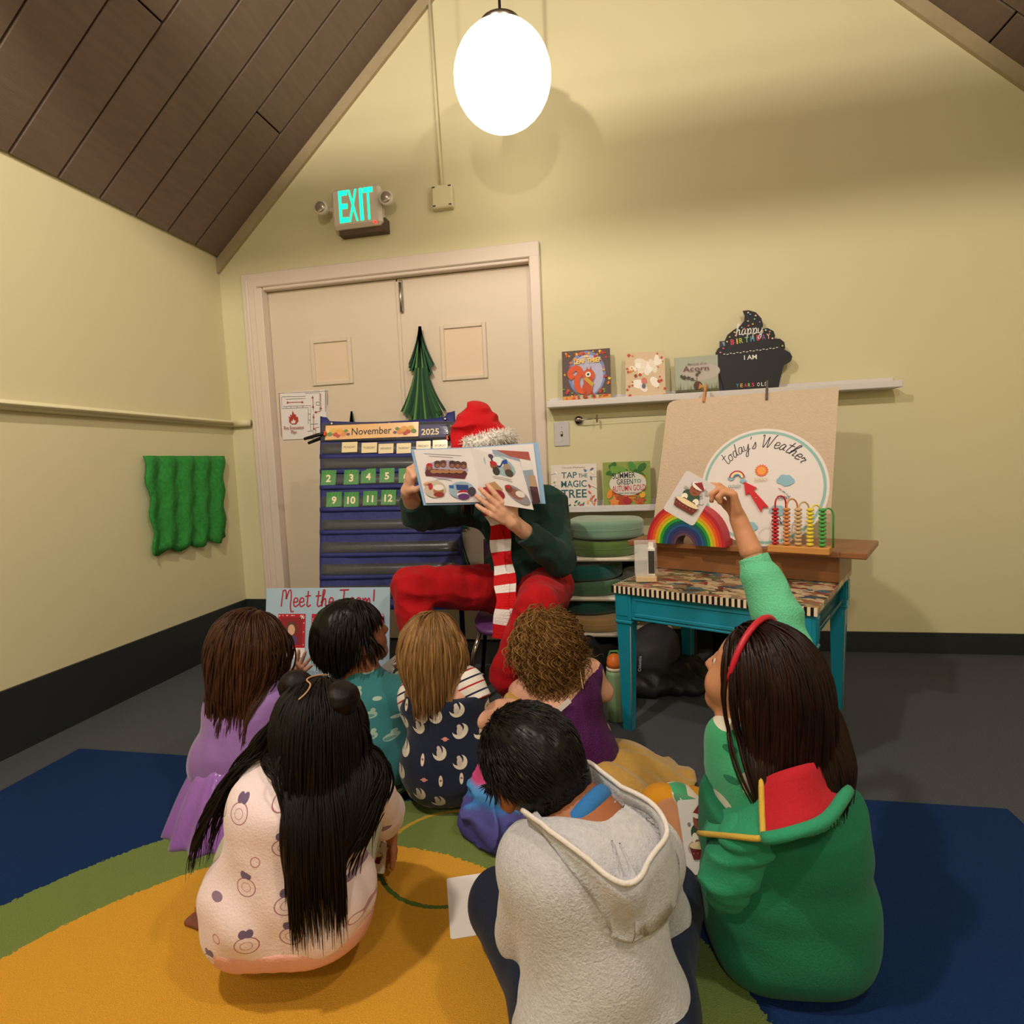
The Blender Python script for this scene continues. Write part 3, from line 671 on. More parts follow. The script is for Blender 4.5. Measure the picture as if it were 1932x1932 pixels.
def paint_squirrel(p, w_, h):
    p.rect(-w_/2, 0, w_/2, h, '5a4a48'); p.poly(circ(.01*w_, .54*h, .39*w_, .44*h), '7a8ec4'); p.poly(circ(.02*w_, .52*h, .33*w_, .39*h), 'b8b8d8')
    p.rect(-w_/2, 0, w_/2, .13*h, 'd89848'); p.poly(circ(0, .1*h, .3*w_, .05*h), 'c8bca0')
    for i in range(120):
        x = RN.uniform(-.5, .5)*w_*.94; y = RN.uniform(.04, .96)*h
        if (x/w_)**2/.12+((y/h-.5)**2)/.17 < 1: continue
        leaf(p, x, y, RN.uniform(.03, .06)*w_, RN.choice(AUT))
    for i in range(8): leaf(p, RN.uniform(-.48, .48)*w_, RN.uniform(.1, .28)*h, .035*w_, '7a9a3a')
    p.line([(-.02*w_, .2*h), (-.16*w_, .24*h), (-.2*w_, .42*h), (-.12*w_, .58*h), (-.22*w_, .66*h), (-.34*w_, .56*h), (-.27*w_, .46*h)], .12*w_, 'd8582a')
    p.poly(circ(.02*w_, .26*h, .11*w_, .13*h), 'c4502a'); p.poly(circ(.05*w_, .5*h, .13*w_, .12*h), 'd05a2c'); p.poly(circ(.04*w_, .4*h, .1*w_, .09*h), 'c04a26')
    p.poly([(-.06*w_, .44*h), (.12*w_, .28*h), (.16*w_, .34*h), (.0, .48*h)], 'c8a040')
    p.line([(.0, .2*h), (-.06*w_, .1*h), (.02*w_, .09*h)], .04*w_, 'a83c22'); p.line([(.1*w_, .2*h), (.14*w_, .12*h), (.18*w_, .11*h)], .04*w_, 'a83c22')
    p.poly([(.0, .58*h), (.02*w_, .68*h), (.04*w_, .59*h)], 'c4502a'); p.poly([(.07*w_, .6*h), (.1*w_, .69*h), (.11*w_, .59*h)], 'c4502a')
    p.disc(.04*w_, .52*h, .055*w_, 'f4f0e8'); p.disc(.04*w_, .52*h, .026*w_, '2a2020')
    p.text('the', 0, .87*h, .05*h, 'ffd860', bold=.03); p.text('LEAF THIEF', .03*w_, .785*h, .085*h, 'ffd050', width=.56*w_, bold=.03, ang=.03)
    p.text('ALICE HEMMING', -.22*w_, .02*h, .022*h, 'fff0c8'); p.text('NICOLA SLATER', .2*w_, .02*h, .022*h, 'fff0c8')
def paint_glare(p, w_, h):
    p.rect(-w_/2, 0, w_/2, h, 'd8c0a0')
    for i in range(16): oval(p, RN.uniform(-.32, .32)*w_, RN.uniform(.1, .9)*h, RN.uniform(.08, .2)*w_, RN.choice(('f6eee4', 'efe2d4', 'f8f4ee')), RN.uniform(0, 3), .6)  # white ovals: glare painted into the cover
    for i in range(26):
        sx = RN.choice((-1, 1)); leaf(p, sx*RN.uniform(.3, .48)*w_, RN.uniform(.04, .96)*h, RN.uniform(.03, .07)*w_, RN.choice(('c83a30', 'e08030', 'b8563a', 'd8a030')))
    p.disc(-.25*w_, .5*h, .04*w_, '9a4a30'); p.disc(-.14*w_, .52*h, .035*w_, 'c03a3a'); p.poly(circ(-.04*w_, .38*h, .07*w_, .07*h), 'd87a70'); p.poly(circ(-.05*w_, .27*h, .05*w_, .05*h), '6a6a88')
def paint_acorn(p, w_, h):
    p.rect(-w_/2, 0, w_/2, h, 'aab0a0'); p.poly(circ(.1*w_, .6*h, .45*w_, .22*h), 'bcb4ac'); p.rect(-w_/2, 0, w_/2, .16*h, '5c5c40')
    for i in range(60):
        x = RN.uniform(-.49, .49)*w_; y = RN.uniform(.15, .38)*h; p.poly([(x-.006*w_, .1*h), (x+.006*w_, .1*h), (x+RN.uniform(-.02, .02)*w_, y)], RN.choice(('6a6a44', '5a6048', '7a7448')))
    p.poly(circ(.02*w_, .25*h, .1*w_, .1*h), '5a3a30'); p.poly([(.06*w_, .3*h), (.16*w_, .2*h), (.03*w_, .15*h)], 'c08a30')
    for c in ((-.3, .48, .07), (-.2, .45, .06), (-.1, .42, .05), (0, .52, .05), (.05, .58, .05), (-.36, .5, .05)): leaf(p, c[0]*w_, c[1]*h, c[2]*w_*1.2, '4a4a38')
    p.line([(-.3*w_, .47*h), (-.08*w_, .4*h), (0, .33*h)], .012*w_, '5a3a30'); p.line([(.04*w_, .58*h), (0, .45*h), (0, .33*h)], .012*w_, '5a3a30')
    p.text('Because of an', .02*w_, .8*h, .06*h, '6a3a38', width=.44*w_); p.text('Acorn', -.02*w_, .68*h, .14*h, '6a3438', width=.6*w_)
def paint_tap(p, w_, h):
    p.rect(-w_/2, 0, w_/2, h, 'e2d8d0'); T = '1f5f66'
    p.text('Christie Matheson', 0, .93*h, .04*h, '5a4a40', width=.5*w_)
    p.text('TAP', -.1*w_, .76*h, .14*h, T, width=.34*w_, bold=.01); p.text('THE', .2*w_, .74*h, .09*h, T, width=.2*w_, bold=.01); p.text('MAGIC', 0, .56*h, .15*h, T, width=.56*w_, bold=.012); p.text('TREE', 0, .34*h, .19*h, T, width=.56*w_, bold=.014)
    for x0, y0, x1, y1 in ((-.5, .78, -.34, .8), (-.5, .47, -.36, .56), (.5, .7, .38, .69), (.5, .43, .36, .5), (.46, .02, .34, .2), (.4, .1, .38, .3)): p.line([(x0*w_, y0*h), ((x0+x1)/2*w_, (y0+y1)/2*h+.01*h), (x1*w_, y1*h)], .008*w_, '5a4440')
    for x, y, c in ((-.38, .82, 'f2f0e6'), (-.42, .62, '8aa07a'), (-.36, .55, 'dfe4d0'), (-.4, .66, 'f2f0e6'), (-.43, .3, '8a9a40'), (-.38, .33, '7a9040'), (-.36, .22, '9aa850'), (-.4, .17, 'd89080'), (-.18, .08, T), (-.1, .07, T), (-.22, .05, T), (.04, .16, T), (.1, .12, '2f7a60'), (.14, .08, 'c03a60'), (.02, .06, '2f7a60'), (.2, .1, '2f7a60'), (.34, .5, 'b02a48'), (.34, .36, 'd84a40'), (.36, .2, 'e07040'), (.42, .26, 'd85a3a'), (.46, .18, 'b83048'), (.3, .14, 'e8a060'), (.44, .1, 'e88050'), (.4, .88, '6a6a90'), (.42, .8, 'f6f2ea'), (.38, .68, '6a6a90')): oval(p, x*w_, y*h, .045*w_, c, RN.uniform(.4, 2.6))
    for x, y in ((.05, .04), (.17, .03)): p.disc(x*w_, y*h, .025*w_, 'b82858')
    p.poly(circ(.26*w_, .85*h, .03*w_, .022*h), '3a80a8'); p.poly([(.22*w_, .88*h), (.25*w_, .84*h), (.24*w_, .9*h)], '3a80a8')
def paint_green(p, w_, h):
    p.rect(-w_/2, 0, w_/2, h, '8a9a4a')
    for i in range(60):
        y = RN.random(); c = RN.choice(('2f6a2a', '4a8a38', '6a9a3a')) if y > .66 else RN.choice(('c8a030', 'd89828', '8a9a30')) if y > .36 else RN.choice(('d8602a', 'c83028', 'e08a30', 'b04020'))
        oval(p, RN.uniform(-.42, .42)*w_, (.07+.86*y)*h, RN.uniform(.06, .12)*w_, c, RN.uniform(0, 3), .6)
    p.poly(circ(.02*w_, .52*h, .39*w_, .26*h), 'd8d4cc')
    for x, y, c, s_ in ((-.28, .12, 'e08a40', .16), (.0, .12, 'a82030', .15), (.28, .14, 'b8562a', .15)): leaf(p, x*w_, y*h, s_*w_, c, 1.5)
    p.disc(.32*w_, .27*h, .065*w_, 'e8b030')
    p.text('SUMMER', -.06*w_, .7*h, .13*h, '222222', width=.48*w_, bold=.008, ang=.04); p.text('GREEN', -.04*w_, .56*h, .12*h, '1e2a2a', width=.34*w_, bold=.008); p.text('TO', .22*w_, .57*h, .08*h, '2a6a3a', bold=.008); p.text('AUTUMN GOLD', .04*w_, .42*h, .13*h, 'c02a38', width=.7*w_, bold=.008, ang=.03)
    p.text("UNCOVERING LEAVES' HIDDEN COLORS", .02*w_, .31*h, .04*h, '3a3430', width=.58*w_); p.text('MIA POSADA', .12*w_, .24*h, .035*h, '3a3430', width=.18*w_)
zu = ZU-.03+.018; zd = ZD-.03+.018
book(((1062, 750), (1153, 660)), zu, 'square picture book with an orange squirrel cover, leftmost on upper ledge', paint_squirrel, '5a4a3a')
book(((1182, 747), (1256, 664)), zu, 'shiny cream picture book with autumn leaf cover between squirrel book and acorn book', paint_glare, 'e0d0b8', rough=.08)
book(((1275, 741), (1356, 672)), zu, 'grey green picture book with an acorn on its cover beside cupcake board', paint_acorn, '9aa090')
book(((1360, 739), (1432, 641)), zu, 'tall dark blue book half hidden behind the cupcake board', lambda p, w_, h: (p.rect(-w_/2, 0, w_/2, h, '3a3a58'), p.poly([(-.45*w_, h*.98), (.5*w_, h*.98), (.5*w_, h*.8), (-.3*w_, h*.78)], '8a98a8'), p.poly([(-.4*w_, .3*h), (-.1*w_, .4*h), (-.1*w_, .05*h), (-.4*w_, .02*h)], '2a2630'), p.line([(-.45*w_, .25*h), (-.2*w_, .36*h)], .02*w_, 'c87840')), '4a3a5a', lean=.05, y0=WY-.066)
book(((1041, 957), (1127, 876)), zd, 'cream picture book with teal title lettering on the lower ledge', paint_tap, 'd8cec4')
book(((1139, 956), (1229, 871)), zd, 'glossy green and orange autumn leaf picture book on the lower ledge', paint_green, 'b8b4a0', rough=.06)
# black cupcake birthday board
Y0 = WY-.084; s_ = .00036; o = PY(1250+1250*.13458, 580+1175*.13458, Y0); o = A(o[0], Y0, zu); t = thing('birthday_board', 'black cupcake shaped birthday board with coloured letters on upper ledge', 'sign', o, mat3=rot('X', -.1))
OUT = [(1170, 90), (1240, 88), (1330, 125), (1395, 210), (1415, 300), (1405, 350), (1470, 345), (1540, 390), (1560, 450), (1548, 490), (1620, 500), (1670, 550), (1678, 620), (1668, 645), (1735, 690), (1762, 745), (1745, 800), (1700, 830), (1655, 845), (1612, 1010), (1575, 1180), (910, 1180), (880, 1000), (850, 895), (800, 882), (750, 825), (738, 765), (775, 712), (815, 692), (810, 620), (845, 562), (935, 536), (930, 470), (965, 395), (1040, 338), (1130, 285), (1185, 220), (1192, 150)]
cv = lambda q: ((q[0]-1250)*s_, (1180-q[1])*s_)
MB().prism([cv(q) for q in OUT], 0, .009).build('panel', M('chalkboard_black', '17161a', .55, var=.15, bump=.02), t)
p = Print(); pp = [p]
def nxt(nm):
    global p
    p.build(t, nm); L0 = p.L; p = Print(); p.L = L0
p.hand('happy', *cv((1240, 410)), 150*s_, 'e8e4e0', .0042, slant=.1)
nxt('lettering')
for ch, x, c in zip('BIRTHDAY', (1025, 1085, 1135, 1205, 1275, 1350, 1415, 1475), ('e0486a', 'e8b848', 'a8c858', '8ac888', '58a8c8', 'e0486a', '8a5a98', 'f0b8a0')): a_ = cv((x, 495-(x-1025)*.09)); p.text(ch, a_[0], a_[1], 72*s_, c, width=(18 if ch == 'I' else 46)*s_, bold=.015, ang=.06)
nxt('lettering')
p.text('I AM', *cv((1245, 715)), 62*s_, 'e8e8e4', bold=.015)
nxt('lettering')
for ch, x, c in zip('YEARS OLD', (1075, 1125, 1175, 1220, 1268, 0, 1335, 1385, 1430), ('58a8c8', 'e8b848', 'e0486a', 'a8c858', 'e0486a', '', 'e8e8e4', 'e8e8e4', 'e8e8e4')):
    if c: a_ = cv((x, 1082)); p.text(ch, a_[0], a_[1], 50*s_, c, width=32*s_, bold=.012)
nxt('lettering')
for k in range(17): x = 905+k*41; y = 655-k*2.2+(6 if k % 2 else -6); p.line([cv((x, y)), cv((x+26, y-(6 if k % 2 else -2)))], .0035, 'd8d8d4')
nxt('dashed_line')
for x, y, c in ((1230, 125, 'e8c898'), (1255, 150, '6a90c8'), (1322, 172, 'e8b0a8'), (1307, 217, '8aa888'), (1225, 237, 'b8a898'), (1370, 262, '8a6a98'), (1283, 282, 'e0b050'), (1230, 298, 'e06a7a'), (1145, 318, '6a98a8'), (1175, 335, 'e06a6a'), (1052, 372, 'e0b850'), (1068, 418, 'e8b8a8'), (990, 430, 'a8b868'), (955, 490, 'c8c868'), (905, 575, 'e0586a'), (866, 627, 'e078a8'), (1400, 385, 'e0b050'), (1440, 377, 'a8c8d8'), (1490, 400, 'b88a68'), (1520, 492, 'f0b8a0'), (1640, 600, 'a8b868')): p.disc(*cv((x, y)), 12*s_, c, n=8)
tag(p.build(t, 'sprinkles'), kind='stuff')
# light switch, curtain wire
o = PY(1060, 819, WY-.004); t = thing('light_switch', 'white wall light switch plate beside the door casing', 'light switch', o)
MB().box((-.04, -.003, -.063), (.04, .004, .063), bev=.003).build('plate', M('switch_grey', 'c6c2c6', .35), t); MB().box((-.006, -.0035, -.013), (.006, 0, .013)).build('slot', C_('3a2a22'), t); MB().box((-.004, -.014, -.002), (.004, -.002, .010), bev=.001).build('toggle', C_('d8c8b8', .3), t)
for z in (-.035, .035): MB().lathe([(.003, 0), (.002, -.0045)], n=8, ax=1, c=(0, 0, z)).build('screw', m_metal, t)
o = PY(1092, 793, WY-.01); t = thing('curtain_wire', 'thin steel wire on a round bracket below the upper ledge', 'curtain wire', o)
MB().lathe([(.021, .01), (.022, -.002), (.018, -.008), (.004, -.01)], n=20, ax=1).build('bracket', M('chrome_dark', '8a8078', .15, metal=1.), t)
MB().tube([(0, -.005, 0), (0, -.03, 0), (.012, -.036, 0), (.07, -.036, .001)], .0035).build('hook', m_metal, t); MB().tube([(.07, -.036, .001), (1.2, -.036, .01)], .0011, n=6).build('wire', m_metal, t)
MB().box((.090, -.044, -.018), (.099, -.028, .022), bev=.002).tube([(.082, -.036, .002), (.09, -.036, .002)], .002).build('clip', M('clip_wood', '7a5a40', .6), t)
# green towel on the left wall
mb = MB(); n, m_ = 26, 14; v = []; f = []
for i in range(n+1):
    for j in range(m_+1):
        y = 2.35+.56*i/n-.035*(j/m_)*(i/n)+.01*math.sin(j*1.3); z = 1.1-.47*j/m_-.015*math.sin(i*.9)*j/m_; v.append((XL+.03+.012*math.sin(i*1.1+j*.15), y, z))
for i in range(n):
    for j in range(m_): a_ = i*(m_+1)+j; f.append((a_, a_+1, a_+m_+2, a_+m_+1))
nv = len(v); v += [(x-.012, y, z) for x, y, z in v]; f += [tuple(k+nv for k in q[::-1]) for q in f]
ring = [j for j in range(m_)]+[i*(m_+1)+m_ for i in range(n)]+[n*(m_+1)+m_-j for j in range(m_)]+[(n-i)*(m_+1) for i in range(n)]
for a_, b_ in zip(ring, ring[1:]+ring[:1]): f.append((b_, a_, a_+nv, b_+nv))
mb.add(v, f, None, True); ow = mb.build('towel', M('green_terry', '2f8a3a', .9, var=.5, scale=60, bump=.4, bscale=160), None, (XL+.03, 2.6, .63)); tag(ow, 'fluffy green towel hanging on the left wall', 'towel')
# ---------------------------------------------------------------- pocket chart calendar
TL, TR, BL, BR = PD(603, 786, 2.80), PD(857, 780, 2.74), PD(603, 1120, 2.62), PD(877, 1108, 2.58)
xd = unit((TR-TL)+(BR-BL)); zd_ = unit((TL+TR)-(BL+BR)); R = frame3(xd, zd_); o = (TL+TR+BL+BR)/4
base_o = A(o[0], o[1], o[2]); L = on_plane(base_o, R)
t = thing('pocket_chart', 'navy fabric calendar pocket chart with clear pockets on a stand', 'pocket chart', base_o, mat3=R)
m_navy = M('navy_chart_fabric', '2c3070', .6, var=.15, scale=18, bump=.25, bscale=45, spec=.3)
def sheet(pts_fn, nu, nv_, th, mat, name, parent, amp=0., seed=0):
    g = np.random.default_rng(seed); ph = g.random(6)*6.28; v = []; f = []
    for i in range(nu+1):
        for j in range(nv_+1):
            x, z = pts_fn(i/nu, j/nv_); y = amp*(math.sin(x*19+ph[0])*math.sin(z*11+ph[1])+.6*math.sin(z*37+x*9+ph[2])+.3*math.sin(x*53+ph[3])); v.append((x, y, z))
    for i in range(nu):
        for j in range(nv_): a_ = i*(nv_+1)+j; f.append((a_, a_+nv_+1, a_+nv_+2, a_+1))
    k = len(v); v += [(x, y+th, z) for x, y, z in v]; f += [tuple(q+k for q in r[::-1]) for r in f]
    ring = [i*(nv_+1) for i in range(nu)]+[nu*(nv_+1)+j for j in range(nv_)]+[(nu-i)*(nv_+1)+nv_ for i in range(nu)]+[nv_-j for j in range(nv_)]
    for a_, b_ in zip(ring, ring[1:]+ring[:1]): f.append((b_, a_, a_+k, b_+k))
    return MB().add(v, f, None, True).build(name, mat, parent)
cTL, cTR, cBL, cBR = L(604, 792), L(858, 782), L(603, 1150), L(880, 1150)
def chart(u, v_): top_ = cTL+(cTR-cTL)*u+A(0, -.022*math.sin(math.pi*u)**.6+(.018 if u < .06 or u > .94 else 0)); bot = cBL+(cBR-cBL)*u; return bot+(top_-bot)*v_
sheet(chart, 40, 40, .004, m_navy, 'fabric_panel', t, .0025, 3)
m_pk = M('pocket_backing_grey', '26262c', .3, var=.25, scale=12, coat=.15)
m_clear = M('clear_vinyl', 'e8e8f0', .08, var=.02, bump=.03, bscale=20, alpha=.035, spec=.6)
rows = [(800, 834), (838, 858), (866, 886), (897, 916), (938, 958), (982, 1001), (1024, 1044), (1065, 1086), (1106, 1130)]
for i, (ya, yb) in enumerate(rows):
    fa = lambda u, v_, ya=ya, yb=yb: L(608, yb)*(1-v_)*(1-u)+L(608, ya)*v_*(1-u)+(L(866, yb-4)*(1-v_)+L(862, ya-4)*v_)*u
    ob = sheet(fa, 12, 2, .001, m_pk, 'pocket_backing', t, .0006, i); ob.location = (0, -.004, 0)
    ob2 = sheet(lambda u, v_: fa(u, v_*1.0-.0), 14, 3, .0006, m_clear, 'clear_pocket', t, .0012, i+20); ob2.location = (0, -.0125, 0)
    fb = lambda u, v_, yb=yb: L(604, yb+8)*(1-v_)*(1-u)+L(604, yb)*v_*(1-u)+(L(870, yb+4)*(1-v_)+L(869, yb-4)*v_)*u
    if 0 < i < 8: ob3 = sheet(fb, 20, 2, .0012, m_navy, 'pocket_hem', t, .0009, i+40); ob3.location = (0, -.0068, 0)
for k, u in enumerate((.09, .52, .93)):
    c = chart(u, .985); MB().lathe([(.007, -.0065), (.0035, -.008)], n=12, ax=1, c=(c[0], 0, c[1])).build('grommet', m_metal, t)
cl_ = MB(); cr_ = MB()
for (a_, b_), nm in ((((576, 832), (616, 820)), 'l'), (((878, 822), (846, 828)), 'r')):
    p0 = L(*a_); p1 = L(*b_); cmb = MB(); d_ = unit(p1-p0); 
    cmb.tube([(p0[0], -.012, p0[1]+.006), (*(p0*.35+p1*.65)[[0]], -.016, (p0*.35+p1*.65)[1]+.004), (p1[0], -.02, p1[1])], [.007, .009, .007], C_('121214', .35)); cmb.tube([(p0[0]+d_[0]*.01, .012, p0[1]-.008), ((p0*.35+p1*.65)[0], .012, (p0*.35+p1*.65)[1]-.004), (p1[0], .012, p1[1])], [.007, .009, .007], C_('121214', .35))
    cmb.box((min(p1[0]-.006, p1[0]+.006), -.026, p1[1]-.012), (max(p1[0]-.006, p1[0]+.006), -.014, p1[1]+.010), C_('e0502a', .4), bev=.003); cmb.build('spring_clamp', None, t)
# stand of the chart, world vertical posts
Ri = R.T
def wl(q): return tuple(Ri@(A(*q)-base_o))
st = MB(); zt_ = TL[2]-.05
for X_, Y_ in ((TL[0]+.03, TL[1]+.06), (TR[0]-.03, TR[1]+.06)):
    st.tube([wl((X_, Y_, .02)), wl((X_, Y_, zt_))], .013); st.tube([wl((X_, Y_-.22, .015)), wl((X_, Y_+.12, .015))], .014)
st.tube([wl((TL[0]+.03, TL[1]+.06, zt_)), wl((TR[0]-.03, TR[1]+.06, zt_))], .012)
st.build('stand', M('stand_dark_blue', '1c2c50', .4), t)
q = PZ(872, 1262, .0); 
# date and day cards, each lifted out of its pocket
m_card_g = M('card_green_stripe', '3f8a44', .3, var=.18, scale=9, bump=0, coat=.5)
WORDS = {2: 'two', 3: 'three', 4: 'four', 5: 'five', 6: 'six', 9: 'nine', 10: 'ten', 11: 'eleven', 12: 'twelve', 13: 'thirteen'}
for n_, (x0, x1, y0, y1) in {2: (607, 635, 888, 916), 3: (650, 678, 887, 915), 4: (682, 710, 885, 912), 5: (717, 745, 884, 911), 6: (753, 780, 884, 911), 9: (617, 646, 929, 957), 10: (650, 678, 929, 957), 11: (686, 713, 927, 954), 12: (720, 748, 925, 953), 13: (757, 784, 925, 952)}.items():
    c = (L(x0, y1)+L(x1, y0))/2; hx = (L(x1, y1)-L(x0, y1))[0]/2; hz = (L(x0, y0)-L(x0, y1))[1]/2
    o = base_o+R@A(c[0], -.0075, c[1]); an = RN.uniform(-.04, .04)
    ct = thing('date_card', 'green calendar card numbered %s in the pocket chart' % WORDS[n_], 'card', o, mat3=R@rot('Y', an), group='date cards in the pocket chart')
    MB().box((-hx, 0, -hz), (hx, .0012, hz)).build('card', m_card_g, ct)
    p = Print()
    for k in range(5): a_ = -hx+k*2*hx/5; p.poly([(a_, -hz), (a_+hx*.12, -hz), (min(hx, a_+hx*.9), hz), (min(hx, a_+hx*.78), hz)], '5a9a4a')
    p.text(str(n_), 0, -.1*hz, hz*.95, 'f4e4b8', bold=.03); p.build(ct, 'numeral')
for nm, (x0, x1, y0, y1) in {'MONDAY': (646, 675, 835, 854), 'TUESDAY': (683, 712, 836, 855), 'WEDNESDAY': (715, 743, 838, 856), 'THURSDAY': (749, 776, 837, 856), 'FRIDAY': (786, 813, 833, 852), 'SATURDAY': (817, 845, 831, 852)}.items():
    c = (L(x0, y1)+L(x1, y0))/2; hx = (L(x1, y1)-L(x0, y1))[0]/2; hz = (L(x0, y0)-L(x0, y1))[1]/2
    ct = thing('day_card', 'cream weekday card reading %s in the pocket chart' % nm.capitalize(), 'card', base_o+R@A(c[0], -.0075, c[1]), mat3=R, group='weekday cards in the pocket chart')
    MB().box((-hx, 0, -hz), (hx, .0012, hz)).build('card', M('card_cream', 'ecd9a8', .25, var=.03, bump=0, coat=.5), ct)
    p = Print(); p.text(nm, 0, 0, hz*.42, '2a2a38', width=hx*1.5); p.build(ct, 'lettering')
c0 = (L(615, 828)+L(790, 800))/2; hx = (L(790, 815)-L(615, 815))[0]/2; hz = .036
ct = thing('month_card', 'orange November banner card with pumpkins and corn', 'card', base_o+R@A(c0[0], -.0085, c0[1]), mat3=R)
MB().box((-hx, 0, -hz), (hx, .0012, hz)).build('card', M('card_orange', 'ecba78', .22, var=.08, scale=6, bump=0, coat=.5), ct)
p = Print(); p.text('November', .0, 0, .036, '241c20', width=.195, bold=.012)
for sx in (-1, 1):
    for x, z, r, c in ((.62, -.2, .02, 'd8863a'), (.7, .1, .018, 'e0a03a'), (.78, -.3, .013, 'c03a30'), (.84, .2, .016, 'd8b048'), (.9, -.25, .014, '6a8a3a'), (.55, .15, .01, '5a8a40'), (.72, -.55, .011, 'b83a34'), (.5, -.35, .009, '6a4a68')): p.poly(circ(sx*x*hx, z*hz, r, r*.8, 12), c)
p.build(ct, 'banner_print')
c0 = (L(792, 826)+L(842, 802))/2; hx = (L(842, 815)-L(792, 815))[0]/2
ct = thing('year_card', 'navy year card reading 2025 beside the month banner', 'card', base_o+R@A(c0[0], -.0085, c0[1]), mat3=R)
MB().box((-hx, 0, -.032), (hx, .0012, .032)).build('card', M('card_navy', '2e2a60', .55, var=.1, bump=0), ct); p = Print(); p.text('2025', -.012, -.004, .03, 'f0dca8', bold=.02, width=.085); p.build(ct, 'numeral')
# ---------------------------------------------------------------- poster board
TL, TR = PD(503, 1110, 2.44), PD(736, 1107, 2.36); xd = unit(A(*(TR-TL)[:2], 0)); back = A(-xd[1], xd[0], 0); zv = unit(A(0, 0, 1)+back*.2); R = frame3(xd, zv); wd = np.linalg.norm(TR-TL); h = TL[2]/zv[2]
o = (TL+TR)/2-zv*h; o[2] = 0; L = on_plane(o, R); t = thing('poster_board', 'pale blue team introduction board with red handwriting leaning upright on the floor', 'poster', o, mat3=R)
MB().box((-wd/2, 0, .0), (wd/2, .006, h)).build('foam_board', M('foam_board_blue', 'a3bdd2', .5, var=.02, bump=0), t)
sp = np.linalg.inv(R); b0 = sp@(A(o[0], o[1], 0)+back*.17-o)
MB().tube([(-.05, .008, h*.75), (-.05, b0[1], b0[2]+.006)], .004, n=6).tube([(.05, .008, h*.75), (.05, b0[1], b0[2]+.006)], .004, n=6).build('easel_back', C_('8a8478'), t)
p = Print(); c = L(618, 1144); p.hand('Meet the Team!', c[0], c[1], .068, 'a81c34', .0058, slant=.05)
for i, x in enumerate((524, 588, 672)):
    a_ = L(x, 1222); b_ = L(x+53, 1158); e_ = L(x, 1240); dz = b_[1]-a_[1]
    p.rect(a_[0], e_[1], b_[0], a_[1], 'e8e4e4'); p.rect(a_[0], a_[1], b_[0], b_[1], 'b81830'); cx = (a_[0]+b_[0])/2; w_ = b_[0]-a_[0]
    p.rect(a_[0]+.1*w_, a_[1]+.08*dz, b_[0]-.1*w_, b_[1]-.1*dz, ('8a2028', '5a6a70', '6a7a68')[i])
    p.poly(circ(cx, a_[1]+.22*dz, .24*w_, .16*dz), ('5a3a6a', '3a4a5a', '7a3a3a')[i]); p.poly(circ(cx, a_[1]+.55*dz, .2*w_, .22*dz), ('5a4030', '2a2220', '6a4a30')[i]); p.poly(circ(cx, a_[1]+.53*dz, .13*w_, .16*dz), 'd8a890')
    for k in range(20):
        e = RN.random(); sd = RN.choice('lrtb'); x_ = a_[0]+.05*w_ if sd == 'l' else b_[0]-.05*w_ if sd == 'r' else a_[0]+e*w_; z_ = b_[1]-.05*dz if sd == 't' else a_[1]+.04*dz if sd == 'b' else a_[1]+e*dz; p.disc(x_, z_, .0022, 'f4e8e8', n=6)
    for k in range(3): an = k*math.pi/3; q = (b_[0]-.012, b_[1]-.012); p.line([(q[0]-.01*math.cos(an), q[1]-.01*math.sin(an)), (q[0]+.01*math.cos(an), q[1]+.01*math.sin(an))], .002, 'f8f0f0')
    if i == 1: p.text('Luz', cx, (a_[1]+e_[1])/2, .010, '5a4a50')
c = L(608, 1267); p.text('Merry Claus and the', c[0], c[1], .012, '5a5468', width=.14); p.build(t, 'printed_picture')
# ---------------------------------------------------------------- low shelf unit with round cushions
m_shelf = M('shelf_cream_laminate', 'e6ddc8', .4, var=.03); m_dark = M('shelf_black_frame', '141516', .6)
sx0, sx1, sy0, sy1 = -.40, .21, 2.63, 2.985; t = thing('shelf_unit', 'low cream shelf unit with black frame against the wall', 'shelf', (sx0, sy0, 0)); W_ = sx1-sx0; Dp = sy1-sy0
for z in (.545, .36, .19):
    MB().box((0, 0, z-.018), (W_, Dp, z), bev=.006).build('shelf_board', m_shelf, t)
for x in (0.02, W_-.04):
    for y in (.03, Dp-.03): MB().box((x-.012, y-.012, 0), (x+.012, y+.012, .527)).build('post', m_dark, t)
MB().box((0.01, Dp-.012, .02), (W_-.01, Dp-.004, .525)).build('back_panel', m_dark, t)
def velvet(nm, c, c2): return M('velvet_'+nm, c, .85, scale=9, col2=c2, bump=.1, bscale=30, sheen=.6, spec=.15)
def cushion(x, y, z, r, th, mat, label, sag=0.):
    t = thing('round_cushion', label, 'cushion', (x, y, z), group='velvet floor cushions on the shelf unit'); e = min(.02, th*.35)
    prof = [(.001, 0), (r-e, 0)]+[(r-e+e*math.sin(a), e-e*math.cos(a)) for a in np.linspace(.2, math.pi/2, 5)]+[(r-e+e*math.cos(a), th-e+e*math.sin(a)) for a in np.linspace(0, math.pi/2, 6)]+[(r*.5, th+.004), (.001, th+.005)]
    mb = MB().lathe(prof, n=48); g = random.Random(int(x*1000+z*999)); ph = [g.random()*6 for _ in range(4)]
    mb.xf(lambda p: p+A(0, 0, .004*math.sin(p[0]*17+ph[0])*math.sin(p[1]*15+ph[1]) if p[2] > th*.5 else 0)*1.)
    mb.build('cushion_body', mat, t); MB().tube([(r*.995*math.cos(a), r*.995*math.sin(a), th*.5) for a in np.linspace(0, 2*math.pi, 49)[:-1]], .0025, n=6, closed=True).build('seam', mat, t); return t
cushion(-.10, 2.80, .545, .172, .075, velvet('olive', '4e6a35', '66803f'), 'olive green round cushion under the sage one on the shelf top')
